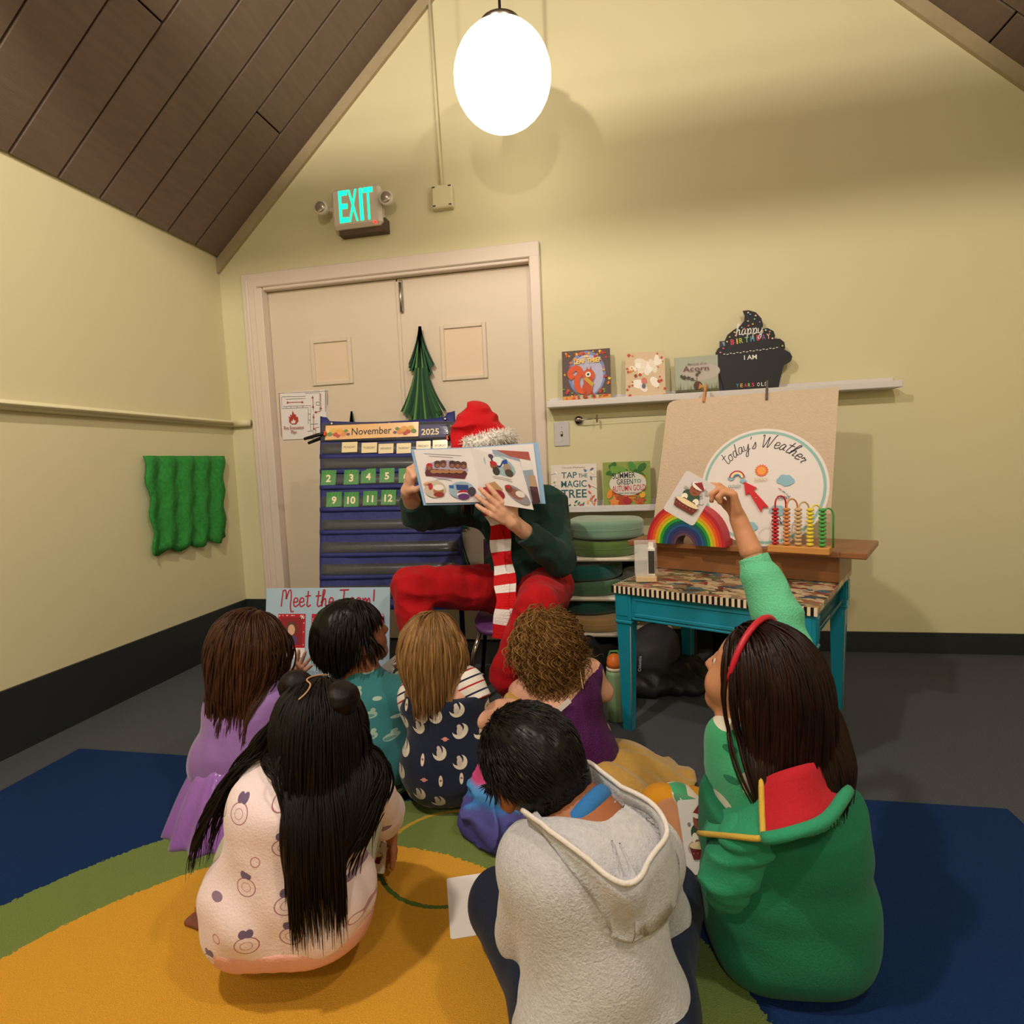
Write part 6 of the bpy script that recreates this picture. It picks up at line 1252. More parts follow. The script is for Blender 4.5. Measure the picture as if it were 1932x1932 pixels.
    V, Q = locks(b, pts, comb(nr, -UP-R[:, 1]*.3, .25), .12, 24, .0030, hm, grav=1., stiff=.72, margin=.008, pull=gather(hd, 2.), seed=9, curl_r=.008, curl_n=2.3, tip=.25, nseg=5, flat=.7); V2, Q2 = locks(b, pts[:260]+nr[:260]*.006, comb(nr[:260], -UP, .5), .10, 22, .0022, hm, grav=.9, stiff=.8, margin=.018, seed=12, curl_r=.010, curl_n=2.4, tip=.2, nseg=5)
    cap = SDF().ell(T(0, -.02, .02), A(.081, .095, .086), R).cutplane(T(0, .06, 0), R[:, 1]).folds(.003, 120, 2); mesh_obj('hair', [(V, Q), (V2, Q2), cap.mesh(.006)], hm, t, base)
child_curly()
# ================================================================ boy in teal shirt
def boy_teal():
    pel, wai, che, nk = J(700, 1438, 1.76), J(700, 1390, 1.76), J(698, 1332, 1.78), J(688, 1284, 1.80); hd = J(668, 1198, 1.82)
    shl, shr = J(638, 1312, 1.82), J(757, 1312, 1.78); base = A(pel[0], pel[1], .0); sk = skin('brown', '8a563a')
    t = person('black haired boy in a teal printed shirt looking to the right', base); b = SDF(); R = head_frame(RGT*.8+FWD*.55+UP*.22, UP+RGT*.12); T = add_head(b, hd, R, 1.08); b.cone(nk, hd-R[:, 2]*.06, .038, .04, .02)
    torso_ops(b, pel, wai, che, nk, shl, shr, 1.); limb(b, [shl, J(618, 1372, 1.86), J(660, 1392, 1.97)], [.034, .028, .02]); limb(b, [shr, J(778, 1374, 1.80), J(764, 1330, 1.94)], [.035, .029, .021]); simple_hand(b, J(764, 1330, 1.94), UP*.7+FWD*.4-RGT*.3, -RGT, 1); simple_hand(b, J(660, 1392, 1.97), FWD*.5+RGT*.6, -UP, -1)
    kl, kr = PZ(640, 1400, .085), J(792, 1412, 1.92); kr[2] = max(kr[2], .07); al, ar = pel+FWD*.27+RGT*.04-UP*.07, pel+FWD*.23-RGT*.04-UP*.07; limb(b, [pel-RGT*.04, kl, al], [.06, .045, .03], .03); limb(b, [pel+RGT*.04, kr, ar], [.06, .045, .03], .03); foot(b, al, al+RGT*.1); foot(b, ar, ar-RGT*.1)
    part('body', b, .006, sk, t, base); add_eyes(t, T, R, base, 1.08)
    s = SDF(); torso_ops(s, pel, wai, che, nk, shl, shr, 1.15); s.chain([shl, J(624, 1350, 1.845)], [.05, .05], .03); s.join(SDF().chain([shr, J(768, 1345, 1.79)], [.052, .054], .03).cutplane(J(770, 1346, 1.79), unit(J(778, 1374, 1.80)-shr)), .025); s.folds(.004, 50, 4); s.sub(SDF().cone(nk+UP*.01, hd, .045)); s.cutplane(pel-UP*.07, -UP)
    part('shirt', s, .0055, printed('teal_fossil', '2f6f74', [(.0, .42, 0, .34, (0, 0), (1, 1, 1.9), '8fa79a'), (.0, .42, 0, .2, (.05, .1), (.8, 1, 2.4), '4f8482'), (.0, .42, 0, .14, (-.1, -.3), (1, 1, 1.3), '8fa79a'), (.42, .62, 0, .26, (0, 0), (1, 1, 2.6), '9ab0a4'), (.62, .72, .14, .22, (0, 0), (1.6, 1, 1), '8fa79a')], 19, (1, .3, 1)), t, base)
    s = SDF(); s.cone(pel-RGT*.04-UP*.01, pel+RGT*.04-UP*.01, .096, None, .03); limb(s, [pel-RGT*.05, kl, al+unit(kl-al)*.05], [.078, .062, .048], .04); limb(s, [pel+RGT*.05, kr, ar+unit(kr-ar)*.05], [.08, .064, .05], .04); s.folds(.003, 50, 2); s.cutplane((0, 0, .003), (0, 0, -1)); s.cutplane(pel+UP*.05, UP)
    part('trousers', s, .006, printed('dark_planets', '15181f', [(.0, .3, .17, .21, (0, 0), (1, 1, 1), '8a8a88'), (.0, .3, .08, .11, (0, 0), (1, 1, 1), '8a8a88'), (.3, .55, 0, .15, (0, 0), (1, 1, 1), '9a9a96'), (.55, .8, 0, .03, (0, 0), (1, 1, 1), 'b8b8b4')], 17, (1, .4, 1)), t, base)
    hm = hair_mat('hair_black', '070606', '17120f', .38); s = SDF().ell(T(0, -.02, .024), A(.085, .1, .09)*1.08, R).ell(T(0, -.055, -.045), A(.06, .05, .05)*1.08, R, .03); s.cutplane(T(0, .052, .0), unit(R[:, 1]-R[:, 2]*.7)); s.sub(SDF().ell(T(0, .06, -.03), A(.07, .07, .075)*1.08, R), .01); s.folds(.003, 90, 3)
    pts, nr = scalp(T, R, 900, 3, lambda u: (u[2] > -.35 or u[1] < -.5) and not (u[1] > .5 and u[2] < .5), 1.1); V, Q = locks(b, pts, comb(nr, -UP-R[:, 1]*.3, .2), .075, 8, .0036, hm, grav=.9, stiff=.75, margin=.012, seed=2, tip=.1); mesh_obj('hair', [s.mesh(.0055), (V, Q)], hm, t, base)
    # printed sheet in his hands
    Rm = frame3(unit(RGT*.75+UP*.55), unit(UP*.8-RGT*.5+FWD*.5)); q = J(760, 1262, 1.93); card('picture_sheet', 'printed picture sheet held by the boy in teal', 'paper', q, Rm, .15, .11, paint_baker)
boy_teal()
# ================================================================ girl in lavender satin dress
def girl_lavender():
    pel, wai, che, nk = J(452, 1450, 1.68), J(458, 1400, 1.69), J(468, 1345, 1.70), J(474, 1290, 1.71); hd = J(476, 1214, 1.72)
    shl, shr = J(424, 1322, 1.70), J(520, 1318, 1.71); base = A(pel[0], pel[1], 0.); sk = skin('fair2', 'cf9a80')
    t = person('brown haired girl in a lavender satin dress at the left edge', base); b = SDF(); R = head_frame(RGT*.72+FWD*.65+UP*.1, UP); T = add_head(b, hd, R, 1.04); b.cone(nk, hd-R[:, 2]*.05, .036, .036, .02)
    torso_ops(b, pel, wai, che, nk, shl, shr, .95); limb(b, [shl, J(470, 1352, 1.92), J(552, 1282, 1.90)], [.033, .027, .02]); limb(b, [shr, J(512, 1395, 1.76), J(540, 1430, 1.85)], [.034, .028, .021]); h_ = SDF(); add_hand(h_, J(552, 1282, 1.90), J(572, 1252, 1.90)-J(552, 1282, 1.90), -RGT*.3-FWD, .11, (.1, .1, .1, .15), .6, 1, .4); simple_hand(b, J(540, 1430, 1.85), FWD*.7-UP*.4, -UP, 1)
    kl, kr = pel+FWD*.25-RGT*.1, pel+FWD*.22+RGT*.12; kl[2] = kr[2] = .06; limb(b, [pel-RGT*.04, kl, pel+FWD*.1-RGT*.1-UP*.09], [.06, .045, .03], .03); limb(b, [pel+RGT*.04, kr, pel+FWD*.1+RGT*.1-UP*.09], [.06, .045, .03], .03)
    part('body', b, .006, sk, t, base, [h_.mesh(.0032)]); add_eyes(t, T, R, base, 1.04)
    ms = M('lavender_satin', '8a58b0', .22, var=.12, scale=12, bump=.1, bscale=90, sheen=.3, spec=.6)
    s = SDF(); torso_ops(s, pel+UP*.03, wai, che, nk, shl, shr, 1.08); s.folds(.002, 70, 3); s.sub(SDF().cone(nk+UP*.01, hd, .045)); s.cutplane(pel, -UP); part('bodice', s, .0055, M('lavender_knit', '8660a6', .5, var=.1, sheen=.4), t, base)
    for sh, el in ((shl, J(440, 1345, 1.75)), (shr, J(515, 1350, 1.74))): s = SDF(); d = unit(el-sh); s.ell(sh+d*.028, A(.062, .062, .054), None, .02); s.folds(.005, 90, 7, (1, 1, .3), True); s.cutplane(sh+d*.062, d); part('puff_sleeve', s, .005, ms, t, base)
    cc = pel-UP*.02; v = []; f = []; nu, nv_ = 100, 12
    for k in (0, 1):
        for i in range(nu):
            a = 2*math.pi*i/nu; e = A(math.cos(a), math.sin(a), 0)
            for j in range(nv_+1): u = j/nv_; r = .085+(.115*u**.7)*(1+.10*math.sin(15*a)*u); p = A(wai[0], wai[1], 0)*(1-u)+A(pel[0], pel[1], 0)*u+e*(r-k*.005); p[2] = (wai[2]-.02)*(1-u**1.25)+.006+.006*math.sin(15*a+1)*(1-u); v.append(p)
    n1 = nv_+1; m_ = nu*n1
    for i in range(nu):
        i2 = (i+1) % nu
        for j in range(nv_): a_, b_, c_, d_ = i*n1+j, i2*n1+j, i2*n1+j+1, i*n1+j+1; f += [(a_, d_, c_, b_), (a_+m_, b_+m_, c_+m_, d_+m_)]
        f += [(i*n1+nv_, i*n1+nv_+m_, i2*n1+nv_+m_, i2*n1+nv_), (i*n1, i2*n1, i2*n1+m_, i*n1+m_)]
    MB().add(v, f, None, True).build('skirt', ms, t, base)
    hm = hair_mat('hair_dark_brown', '1c0f09', '4a2c1a', .36); pts, nr = scalp(T, R, 900, 6, lambda u: (u[2] > -.2 or u[1] < -.3) and not (u[1] > .5 and u[2] < .55), 1.03)
    V, Q = locks(b, pts, comb(nr, -UP-R[:, 1]*.5), to_level(pts, J(480, 1312, 1.66)[2], 1, 1.05, .07, .06, (nr, R)), 20, .0036, hm, grav=1., stiff=.72, margin=.007, pull=gather(hd-RGT*.035, 12., .15, None, .055), wave=.006, wfreq=34, seed=8, tip=.2); cap = SDF().ell(T(0, -.016, .024), A(.0745, .0895, .0795)*1.04, R).cutplane(T(0, .05, 0), R[:, 1]); mesh_obj('hair', [(V, Q), cap.mesh(.006)], hm, t, base)
girl_lavender()
# ================================================================ boy in grey hoodie
def boy_hoodie():
    nk, che = J(1098, 1548, 1.00), J(1112, 1640, .95); pel = A(che[0]+.02, che[1]-.03, .10); wai = (pel*.55+che*.45); hd = J(1003, 1440, 1.06)
    shl, shr = J(1010, 1632, .97), J(1212, 1612, 1.00); base = A(pel[0], pel[1], .0125); sk = skin('brown2', '9a5f3c')
    t = person('black haired boy in a light grey hooded sweatshirt in the front row', base); b = SDF(); R = head_frame(CF*.78-RGT*.5-UP*.12, UP*.8-RGT*.42+FWD*.1); T = add_head(b, hd, R, 1.06); b.cone(nk, hd-R[:, 2]*.05, .042, .042, .02); b.cone(nk, che, .045, .06, .03)
    torso_ops(b, pel, wai, che, nk, shl, shr, 1.); el, er = shl+A(-.03, .05, -.17), shr+A(.03, .07, -.16); wl_, wr_ = el+FWD*.15+RGT*.05, er+FWD*.15-RGT*.06; limb(b, [shl, el, wl_], [.036, .03, .022]); limb(b, [shr, er, wr_], [.036, .03, .022]); simple_hand(b, wl_, FWD+RGT*.3, -UP, -1); simple_hand(b, wr_, FWD-RGT*.3, -UP, 1)
    kl, kr = pel+FWD*.24-RGT*.17, pel+FWD*.24+RGT*.17; kl[2] = kr[2] = .10; al, ar = pel+FWD*.2+RGT*.06, pel+FWD*.26-RGT*.06; al[2] = ar[2] = .05; limb(b, [pel-RGT*.05, kl, al], [.065, .048, .03], .03); limb(b, [pel+RGT*.05, kr, ar], [.065, .048, .03], .03); foot(b, al, al+RGT*.1); foot(b, ar, ar-RGT*.1)
    part('body', b, .0062, sk, t, base); add_eyes(t, T, R, base, 1.06)
    mh = cloth('grey_marl', 'b4aeab', .95, bump=.2); mh2 = M('marl_hoodie', 'a8a8ac', .95, scale=110, col2='cbcbcf', bump=.2, bscale=240, sheen=.3, spec=.1)
    s = SDF(); torso_ops(s, pel, wai, che, nk-UP*.03, shl, shr, 1.2); limb(s, [shl, el, wl_], [.056, .052, .04], .04); limb(s, [shr, er, wr_], [.056, .052, .04], .04); s.cone(shl, shr, .045, None, .05); s.folds(.0035, 34, 5); s.sub(SDF().cone(nk-UP*.015, hd, .068), .01); s.cutplane((0, 0, .014), (0, 0, -1)); part('sweatshirt', s, .006, mh2, t, base); ssw = s
    ax_ = unit(hd-nk); e1 = unit(np.cross(ax_, FWD)); e2_ = np.cross(ax_, e1); MB().tube([nk+ax_*.004+(e1*math.cos(a)+e2_*math.sin(a))*.055 for a in np.linspace(0, 2*math.pi, 33)[:-1]], .017, n=10, closed=True).build('tee_collar', cloth('blue_tee', '2f6fae'), t, base)
    s = SDF(); s.cone(pel-RGT*.05, pel+RGT*.05, .10, None, .03); limb(s, [pel-RGT*.05, kl, al], [.085, .068, .055], .04); limb(s, [pel+RGT*.05, kr, ar], [.085, .068, .055], .04); s.cutplane((0, 0, .014), (0, 0, -1)); s.cutplane(pel+UP*.05, UP); part('trousers', s, .007, cloth('navy_joggers', '1c2438'), t, base)
    # open hood lying on the back: rim curve, inside towards the neck, outside down to the back
    rim = smooth_line([J(1000, 1556, .95), J(1042, 1580, .90), J(1102, 1617, .86), J(1150, 1655, .83), J(1184, 1667, .825), J(1210, 1652, .835), J(1228, 1612, .88), J(1243, 1580, .92), J(1225, 1540, .965), J(1180, 1492, 1.0), J(1140, 1460, 1.03), J(1106, 1437, 1.06), J(1092, 1462, 1.07)], 5)
    nek = smooth_line([J(1012, 1560, 1.01), J(1045, 1562, 1.0), J(1078, 1558, .985), J(1105, 1556, .975), J(1130, 1550, .97), J(1150, 1538, .975), J(1160, 1522, .985), J(1160, 1508, 1.0), J(1152, 1496, 1.02), J(1140, 1488, 1.03), J(1128, 1482, 1.045), J(1112, 1478, 1.06), J(1100, 1480, 1.07)], 5)
    def out_(P, mg):
        P = np.array(P)
        for _ in range(3):
            d = ssw.ev(P); k_ = d < mg; g_ = ssw.grad(P); g_ /= np.linalg.norm(g_, axis=1)[:, None]+1e-9; P = P+np.where(k_, mg-d, 0)[:, None]*g_
        return P
    rim = list(out_(rim, .028)); n = len(rim); v = []; f = []; m_ = 12; ctr_ = nk-UP*.06
    for i in range(n):
        r, q = rim[i], nek[i]; w_ = math.sin(math.pi*i/(n-1)); dip = -UP*.055*w_
        for j in range(7): u = j/6; v.append(q*(1-u)+r*u+dip*math.sin(math.pi*u)*.9)
        o_ = r+unit(r-ctr_)*.004
        for j in range(1, 6): u = j/5; tgt = ctr_+(r-ctr_)*.55-UP*.10*w_; v.append(o_*(1-u)+tgt*u+unit((r-ctr_)*A(1, 1, 0))*.022*math.sin(math.pi*u)*(.3+w_)-UP*.01*u)
    for i in range(n-1):
        for j in range(11): a_ = i*12+j; f.append((a_, a_+1, a_+13, a_+12))
    v = out_(v, .007); mb = MB().add(v, f, None, True); ho = mb.build('hood', mh2, t, base); sol = ho.modifiers.new('thick', 'SOLIDIFY'); sol.thickness = .004
    MB().tube(rim, .0042, n=8).build('hood_hem', cloth('grey_hem', 'd6d0cb', .95), ho, base)
    hm = hair_mat('hair_black', '070606', '17120f', .38); s = SDF().ell(T(0, -.018, .024), A(.079, .096, .085)*1.06, R).ell(T(0, -.05, -.035), A(.062, .052, .05)*1.06, R, .03); s.sub(SDF().ell(T(0, .085, -.03), A(.075, .075, .09)*1.06, R), .01); s.sub(SDF().ell(T(.08, .0, -.03), A(.02, .022, .035)*1.06, R).ell(T(-.08, .0, -.03), A(.02, .022, .035)*1.06, R), .006); s.folds(.0016, 160, 3)
    pts, nr = scalp(T, R, 2200, 31, lambda u: (u[2] > -.2 or u[1] < -.55) and not (u[1] > .55 and u[2] < .4), 1.1); V, Q = locks(b, pts, comb(nr, -R[:, 1]*.6-R[:, 2]*.6+R[:, 0]*.15, .10), .026, 4, .0022, hm, grav=.3, stiff=.9, jit=.05, margin=.007, seed=4, tip=.1, nseg=4); mesh_obj('hair', [s.mesh(.005), (V, Q)], hm, t, base)
boy_hoodie()
# ================================================================ girl with very long black hair
def girl_longhair():
    nk, che = J(592, 1452, 1.14), J(568, 1530, 1.12); pel = J(545, 1675, 1.14); wai = (pel+che)/2; hd = J(603, 1376, 1.15)
    shl, shr = J(515, 1485, 1.14), J(678, 1470, 1.17); base = A(pel[0], pel[1]+.1, .0125); sk = skin('brown3', 'a5694a')
    t = person('girl with very long black hair and two buns crouching in a pale printed hoodie', base); b = SDF(); R = head_frame(CF*.8+RGT*.12-UP*.1, UP); T = add_head(b, hd, R, .98); b.cone(nk, hd-R[:, 2]*.05, .036, .036, .02)
    torso_ops(b, pel, wai, che, nk, shl, shr, 1.); el, wr = J(722, 1530, 1.27), J(735, 1568, 1.37); limb(b, [shr, el, wr], [.035, .029, .021]); el2 = J(480, 1540, 1.28); wl_ = J(520, 1560, 1.42); limb(b, [shl, el2, wl_], [.035, .029, .021])
    h_ = SDF(); limb(h_, [wr+unit(el-wr)*.03, wr], [.022, .02]); add_hand(h_, wr, J(746, 1612, 1.41)-wr, -RGT*.4-UP*.3-FWD*.1, .11, (.25, .3, .3, .35), .5, 1); simple_hand(b, wl_, RGT*.4+FWD*.8, -UP, -1)
    kr, kl = J(686, 1508, 1.24), J(520, 1500, 1.40); ar, al = J(668, 1640, 1.36), J(448, 1645, 1.36); limb(b, [pel+RGT*.05, kr, ar], [.065, .048, .03], .03); limb(b, [pel-RGT*.05, kl, al], [.065, .048, .03], .03)
    ar2, al2 = ar*1., al*1.; ar2[2] = al2[2] = .045; foot(b, ar2, ar2+FWD*.02-RGT*.0+A(.02, .10, -.012), 1.); foot(b, al2, al2+A(-.02, -.10, -.012), 1.)
    part('body', b, .0065, sk, t, base, [h_.mesh(.0034)]); add_eyes(t, T, R, base, 1.02)
    mp_ = printed('pale_motif', 'e6d2d4', [(.0, .55, .25, .28, (0, 0), (1, 1, 1.25), 'a4707c'), (.0, .55, .12, .14, (0, 0), (1, 1, 1.25), 'b88a94'), (.0, .55, 0, .09, (-.07, -.26), (1, 1, .9), '6a5878'), (.0, .55, 0, .09, (.07, -.26), (1, 1, .9), '6a5878'), (.55, .8, 0, .13, (0, 0), (.7, 1, 1.4), '8a7088'), (.8, 1., .1, .13, (0, 0), (1, 1, 1), 'b88088')], 13.5, (1, .35, 1))
    s = SDF(); torso_ops(s, pel-UP*.02, wai, che, nk, shl, shr, 1.2); s.cone(pel-RGT*.05-UP*.01, pel+RGT*.05-UP*.01, .114, None, .04); s.join(SDF().chain([shr, el, wr+unit(el-wr)*.02], [.05, .046, .038], .03).cutplane(wr+unit(el-wr)*.012, unit(wr-el)), .03); limb(s, [shl, el2, wl_], [.056, .05, .036], .04); s.folds(.005, 42, 7); s.sub(SDF().cone(nk+UP*.01, hd, .05)); s.cutplane(pel-UP*.045, A(0, .25, -1)); part('hoodie', s, .006, mp_, t, base)
    s = SDF(); s.cone(pel-RGT*.05-UP*.035, pel+RGT*.05-UP*.035, .116, None, .02); s.cutplane(pel-UP*.04, UP); s.cutplane(pel-UP*.085, -UP); part('hoodie_hem', s, .006, cloth('peach_rib', 'dca593'), t, base)
    s = SDF(); s.cone(pel-RGT*.05-UP*.02, pel+RGT*.05-UP*.02, .104, None, .03); limb(s, [pel+RGT*.05, kr, ar+UP*.03], [.084, .064, .05], .04); limb(s, [pel-RGT*.05, kl, al+UP*.03], [.084, .064, .05], .04); s.folds(.003, 60, 3); part('trousers', s, .0062, cloth('pale_sage', 'b9b9aa'), t, base)
    for a_, d_ in ((ar2, A(.02, .10, 0)), (al2, A(-.02, -.10, 0))): s = SDF(); s.box(a_+d_*.35+A(0, 0, -.026), (.036, .085, .007), rot('Z', math.atan2(-d_[0], d_[1])), .006); part('sandal', s, .0045, cloth('brown_sandal', '7a4a38'), t, base)
    # hair: skull cap with parting, two buns, long fall
    hm = hair_mat('hair_jet_brown', '060303', '150b08', .5); coll = SDF().join(b, 0); torso_ops(coll, pel, wai, che, nk, shl, shr, 1.2)
    pts, nr = scalp(T, R, 1200, 6, lambda u: (u[2] > -.3 or u[1] < -.4) and not (u[1] > .5 and u[2] < .5), 1.03)
    V, Q = locks(coll, pts, comb(nr, -UP*.6-R[:, 1]*1.1), to_level(pts, J(620, 1672, 1.02)[2], 2, 1.08, .1, .09, (nr, R)), 26, .0034, hm, grav=1., stiff=.66, jit=.08, margin=.006, wave=.005, wfreq=22, seed=8, tip=.12, pull=gather(hd+RGT*.022, 34., .05, None, .048))
    ctr2 = nk-UP*.2-FWD*.12-RGT*.0; side = (pts-hd)@RGT; idx = np.argsort(side)[:60]
    V2, Q2 = locks(coll, pts[idx], comb(nr[idx], -UP-RGT*.2), .34, 24, .0022, hm, grav=1., stiff=.82, jit=.05, margin=.010, wave=.008, wfreq=26, seed=11, tip=.15, pull=lambda p, u: np.tile(-RGT*.16*(1-u), (len(p), 1)))
    cap = SDF().ell(T(0, -.016, .024), A(.0745, .0895, .0795)*.98, R).cutplane(T(0, .055, 0), R[:, 1])
    bl, br = T(-.052, -.01, .088), T(.058, -.03, .066); bun = SDF().ell(bl, .030, None, .012).ell(br, A(.034, .04, .032), None, .012).cone(bl, T(-.03, 0, .07), .022, .034, .02).cone(br, T(.04, 0, .06), .026, .036, .02).folds(.0018, 190, 4)
    mesh_obj('hair', [(V, Q), (V2, Q2), cap.mesh(.005), bun.mesh(.004)], hm, t, base)
    pr = [T(*(A(0, -.014, .022)+unit(A(x, y, z))*A(.073, .088, .078)*1.125)) for x, y, z in ((.12, .25, .95), (.05, .1, 1), (-.08, -.12, 1), (-.1, -.3, .95), (.1, -.45, .85), (.12, -.62, .72), (.02, -.75, .6))]
    MB().tube(smooth_line(pr, 5), [.0016]*31, n=6).build('parting', skin('scalp', 'b08a68'), t, base)
    Rm = frame3(unit(RGT*.95-FWD*.2), unit(UP*.9+FWD*.35)); q = J(706, 1600, 1.385); card('picture_card', 'white picture card standing by the knee of the long haired girl', 'card', q, Rm, .064, .105, paint_baker)
girl_longhair()
# ================================================================ girl with headband raising a card
def girl_headband():
    nk, che = J(1455, 1358, 1.12), J(1462, 1442, 1.11); pel = A(che[0]+.01, che[1]-.02, .11); wai = (pel+che)/2; hd = J(1430, 1274, 1.12)
    shl, shr = J(1388, 1393, 1.13), J(1515, 1368, 1.13); base = A(pel[0], pel[1], .0125); sk = skin('tan', 'c48a66')
    el, wr = J(1466, 1165, 1.215), J(1394, 982, 1.275)
    t = person('dark haired girl with red headband in green raising a card', base); b = SDF(); R = head_frame(-RGT*.62+FWD*.72+UP*.22, UP); T = add_head(b, hd, R, 1.05); b.cone(nk, hd-R[:, 2]*.05, .037, .037, .02)
    torso_ops(b, pel, wai, che, nk, shl, shr, 1.); limb(b, [shr, el, wr], [.034, .026, .0175]); el2, wl_ = J(1374, 1490, 1.16), J(1362, 1548, 1.26); limb(b, [shl, el2, wl_], [.035, .029, .021]); simple_hand(b, wl_, FWD*.8-RGT*.5-UP*.2, -UP, -1)
    h_ = SDF(); limb(h_, [wr+unit(el-wr)*.07, wr], [.024, .0185]); add_hand(h_, wr, J(1375, 918, 1.275)-wr, -RGT*.9+FWD*.15, .138, (.6, .8, .95, 1.05), .1, 1, .05, .5)
    kl = J(1250, 1528, 1.50); kl[2] = max(.06, kl[2]); al = J(1350, 1610, 1.40); al[2] = .05; kr = pel+FWD*.22+RGT*.16; kr[2] = .08; limb(b, [pel-RGT*.05, kl, al], [.066, .05, .03], .03); limb(b, [pel+RGT*.05, kr, pel+FWD*.2-RGT*.05-UP*.05], [.066, .05, .03], .03)
    part('body', b, .0065, sk, t, base, [h_.mesh(.0034)]); add_eyes(t, T, R, base, 1.05)
    mfl = printed('green_floral', '3fa172', [(.0, .62, 0, .44, (0, 0), (1, 1, 1.1), 'ddd8c8'), (.62, .74, 0, .26, (0, 0), (1, 1, 1), 'c8404a'), (.74, .9, 0, .24, (0, 0), (1, 1, 1.8), '1f6f52')], 19, (1, .6, 1), seed=3.)
    s = SDF(); torso_ops(s, pel, wai, che, nk, shl, shr, 1.07); e2 = shl*.35+el2*.65; s.join(SDF().chain([shl, e2], [.05, .054], .03).cutplane(shl*.42+el2*.58, unit(el2-shl)), .025); s.folds(.003, 50, 3); s.sub(SDF().cone(nk+UP*.01, hd, .045)); s.cutplane(wai+UP*.06, -UP); part('floral_dress', s, .0055, mfl, t, base)
    s = SDF(); limb(s, [pel-RGT*.05, kl*.75+pel*.25, kl+FWD*.0+RGT*.035], [.09, .075, .058], .04); s.cone(kl+RGT*.045, al+UP*.01, .058, .045, .03); s.folds(.004, 55, 9); s.cutplane((0, 0, .014), (0, 0, -1)); s.cutplane(kl+RGT*.018, unit(-RGT)); part('floral_skirt', s, .0055, mfl, t, base)
    s = SDF(); s.cone(kl, kl+RGT*.08, .060, .055); s.cone(kl, al, .060, .046, .02); s.cone(pel+RGT*.05, kr, .08, .06, .03); s.cone(kr, pel+FWD*.2-RGT*.05-UP*.05, .06, .04, .03); s.cutplane((0, 0, .013), (0, 0, -1)); part('leggings', s, .006, cloth('mustard', 'c98a1e'), t, base)
    mm = cloth('mint_fleece', '63bd93', .9, bump=.2)
    cf = wr+unit(el-wr)*.085; s = SDF(); s.chain([shr, el, cf+unit(el-cf)*.05], [.062, .05, .042], .03); s.cone(cf+unit(el-cf)*.055, cf, .031, .030, .012); s.folds(.004, 40, 5, (.6, .6, 1.5), True); s.sub(SDF().cone(cf+unit(el-cf)*.012, wr, .025, .028)); s.cutplane(cf, unit(wr-el)); part('raised_sleeve', s, .0055, mm, t, base); ax_ = unit(el-cf); s = SDF().cone(cf-ax_*.002, cf+ax_*.05, .0315, .034).cutplane(cf, -ax_).cutplane(cf+ax_*.042, ax_).sub(SDF().cone(cf-ax_*.05, cf+ax_*.03, .0265)); part('sleeve_cuff', s, .004, cloth('mint_rib', '6cc49b', .9, bump=.3), t, base)
    # the slipped jacket: body, empty sleeve, hood with red lining
    s = SDF(); s.cone(che-UP*.10-RGT*.03, pel-UP*.02-RGT*.03, .115, .12, .04); s.cone(che-UP*.10+RGT*.05, pel-UP*.02+RGT*.05, .115, .12, .04); s.folds(.004, 40, 4); s.cutplane(che-UP*.055, UP-FWD*.3); s.cutplane((0, 0, .014), (0, 0, -1)); part('jacket', s, .0065, cloth('elf_green', '1d6b4c', .9), t, base)
    s = SDF(); s.chain([J(1405, 1590, 1.04), J(1388, 1622, 1.05), J(1374, 1662, 1.06), J(1366, 1692, 1.08)], [.05, .048, .044, .03], .03); s.folds(.006, 75, 6, (.6, .6, 1.6)); part('empty_sleeve', s, .005, cloth('elf_green2', '2f8f68', .9), t, base)
    g_ = lambda pts, n=4: smooth_line([J(*q) for q in pts], n)
    oute = g_([(1318, 1572, 1.08), (1385, 1578, 1.0), (1440, 1582, .96), (1500, 1570, .94), (1560, 1545, .96), (1600, 1490, 1.02)]); inn = g_([(1335, 1540, 1.10), (1395, 1512, 1.06), (1436, 1472, 1.02), (1480, 1452, 1.0), (1530, 1440, 1.0), (1570, 1430, 1.05)])
    n = len(oute); v = []; f = []
    for i in range(n):
        for j in range(8): u = j/7; v.append(inn[i]*(1-u)+oute[i]*u-UP*.012*math.sin(math.pi*u)*(.4 if i < 6 else 1.))
    split = 8
    mb = MB(); mg = cloth('elf_green2', '2f8f68', .9); mr = cloth('red_lining', 'b01c2a', .8); k0 = len(v); mb.v = [tuple(q) for q in v]
    for i in range(n-1):
        for j in range(7): a_ = i*8+j; mb.f.append([a_, a_+1, a_+9, a_+8]); mb.m.append(mb.slot(mg if i < split or j >= 6 else mr)); mb.sm.append(True)
    ho = mb.build('hood', None, t, base); sol = ho.modifiers.new('thick', 'SOLIDIFY'); sol.thickness = .006
    my = cloth('yellow_trim', 'c9a544'); MB().tube([A(*v[split*8+j])+UP*.003 for j in range(8)], .0052, my, n=8).tube(oute[:split+1], .0052, my, n=8).build('yellow_piping', None, ho, base)
    MB().tube(oute[split:], .011, n=8).build('hood_hem', mg, ho, base)
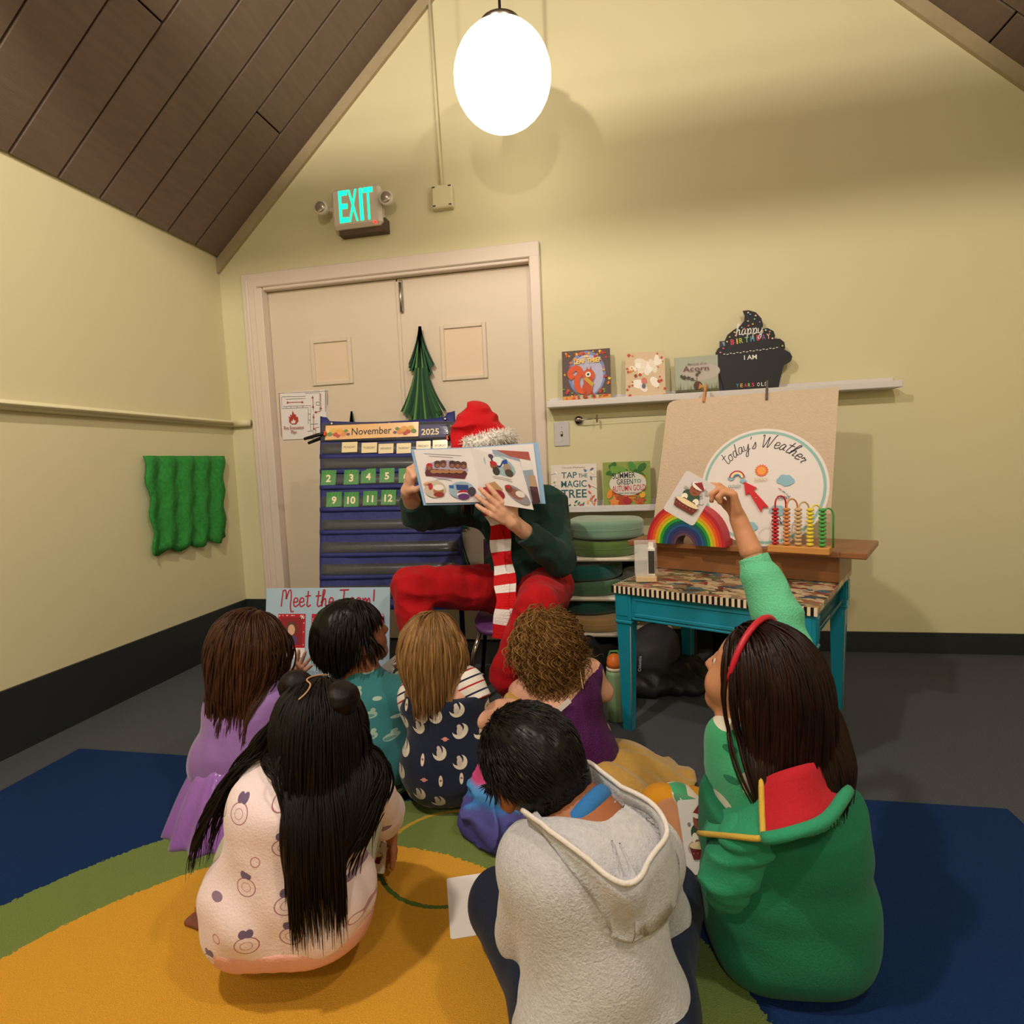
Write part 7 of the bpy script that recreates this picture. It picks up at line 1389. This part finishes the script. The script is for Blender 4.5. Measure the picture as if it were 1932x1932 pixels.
    MB().tube([J(1375, 1592, 1.04), J(1373, 1605, 1.045), J(1376, 1622, 1.05)], [.004, .0055, .004], n=8).build('toggle_cord', my, t, base)
    hm = hair_mat('hair_chestnut_dark', '0c0504', '26110a', .34); coll = SDF().join(b, 0); torso_ops(coll, pel, wai, che, nk, shl, shr, 1.1); coll.cone(shr, el, .05, .05, .02)
    pts, nr = scalp(T, R, 1200, 16, lambda u: (u[2] > -.3 or u[1] < -.3) and not (u[1] > .45 and u[2] < .6) and not (abs(u[0]) > .75 and u[1] > .15), 1.03)
    V, Q = locks(coll, pts, comb(nr, -UP*.7-R[:, 1]*.9), to_level(pts, J(1430, 1432, 1.04)[2], 3, 1.05, .07, .05, (nr, R)), 22, .0036, hm, grav=1., stiff=.7, jit=.08, margin=.007, pull=gather(hd+RGT*.03, 10., .1, None, .075), wave=.0025, wfreq=24, seed=18, tip=.15); cap = SDF().ell(T(0, -.016, .024), A(.0745, .0895, .0795)*1.05, R).cutplane(T(0, .05, 0), unit(R[:, 1]-R[:, 2]*.3)); mesh_obj('hair', [(V, Q), cap.mesh(.0055)], hm, t, base)
    band = [T(*(A(0, -.014, .022)+unit(A(math.sin(a), .28, math.cos(a)))*A(.073, .088, .078)*1.17)) for a in np.linspace(-1.75, 1.75, 27)]; MB().tube(band, .006, n=8, flat=1.).build('headband', M('red_satin_band', 'b81c30', .4), t, base)
    # cards
    ct_, cr_, cb_, cl_ = J(1301, 889, 1.285), J(1359, 921, 1.27), J(1302, 993, 1.275), J(1245, 956, 1.29); xw = unit(cr_-ct_); Rm = frame3(xw, ct_-cl_); q = (ct_+cr_+cb_+cl_)/4
    card('picture_card', 'picture card of a baker with a pie held up by the raised hand', 'card', q, Rm, np.linalg.norm(cr_-ct_), np.linalg.norm(ct_-cl_), paint_baker, .007, col='c9c2c4')
    Rm = frame3(unit(RGT*.98+UP*.03), unit(UP*.9+FWD*.45)); q = J(1322, 1577, 1.22); card('picture_card', 'tall white picture card resting on the lap of the headband girl', 'card', q, Rm, .078, .14, paint_baker)
girl_headband()
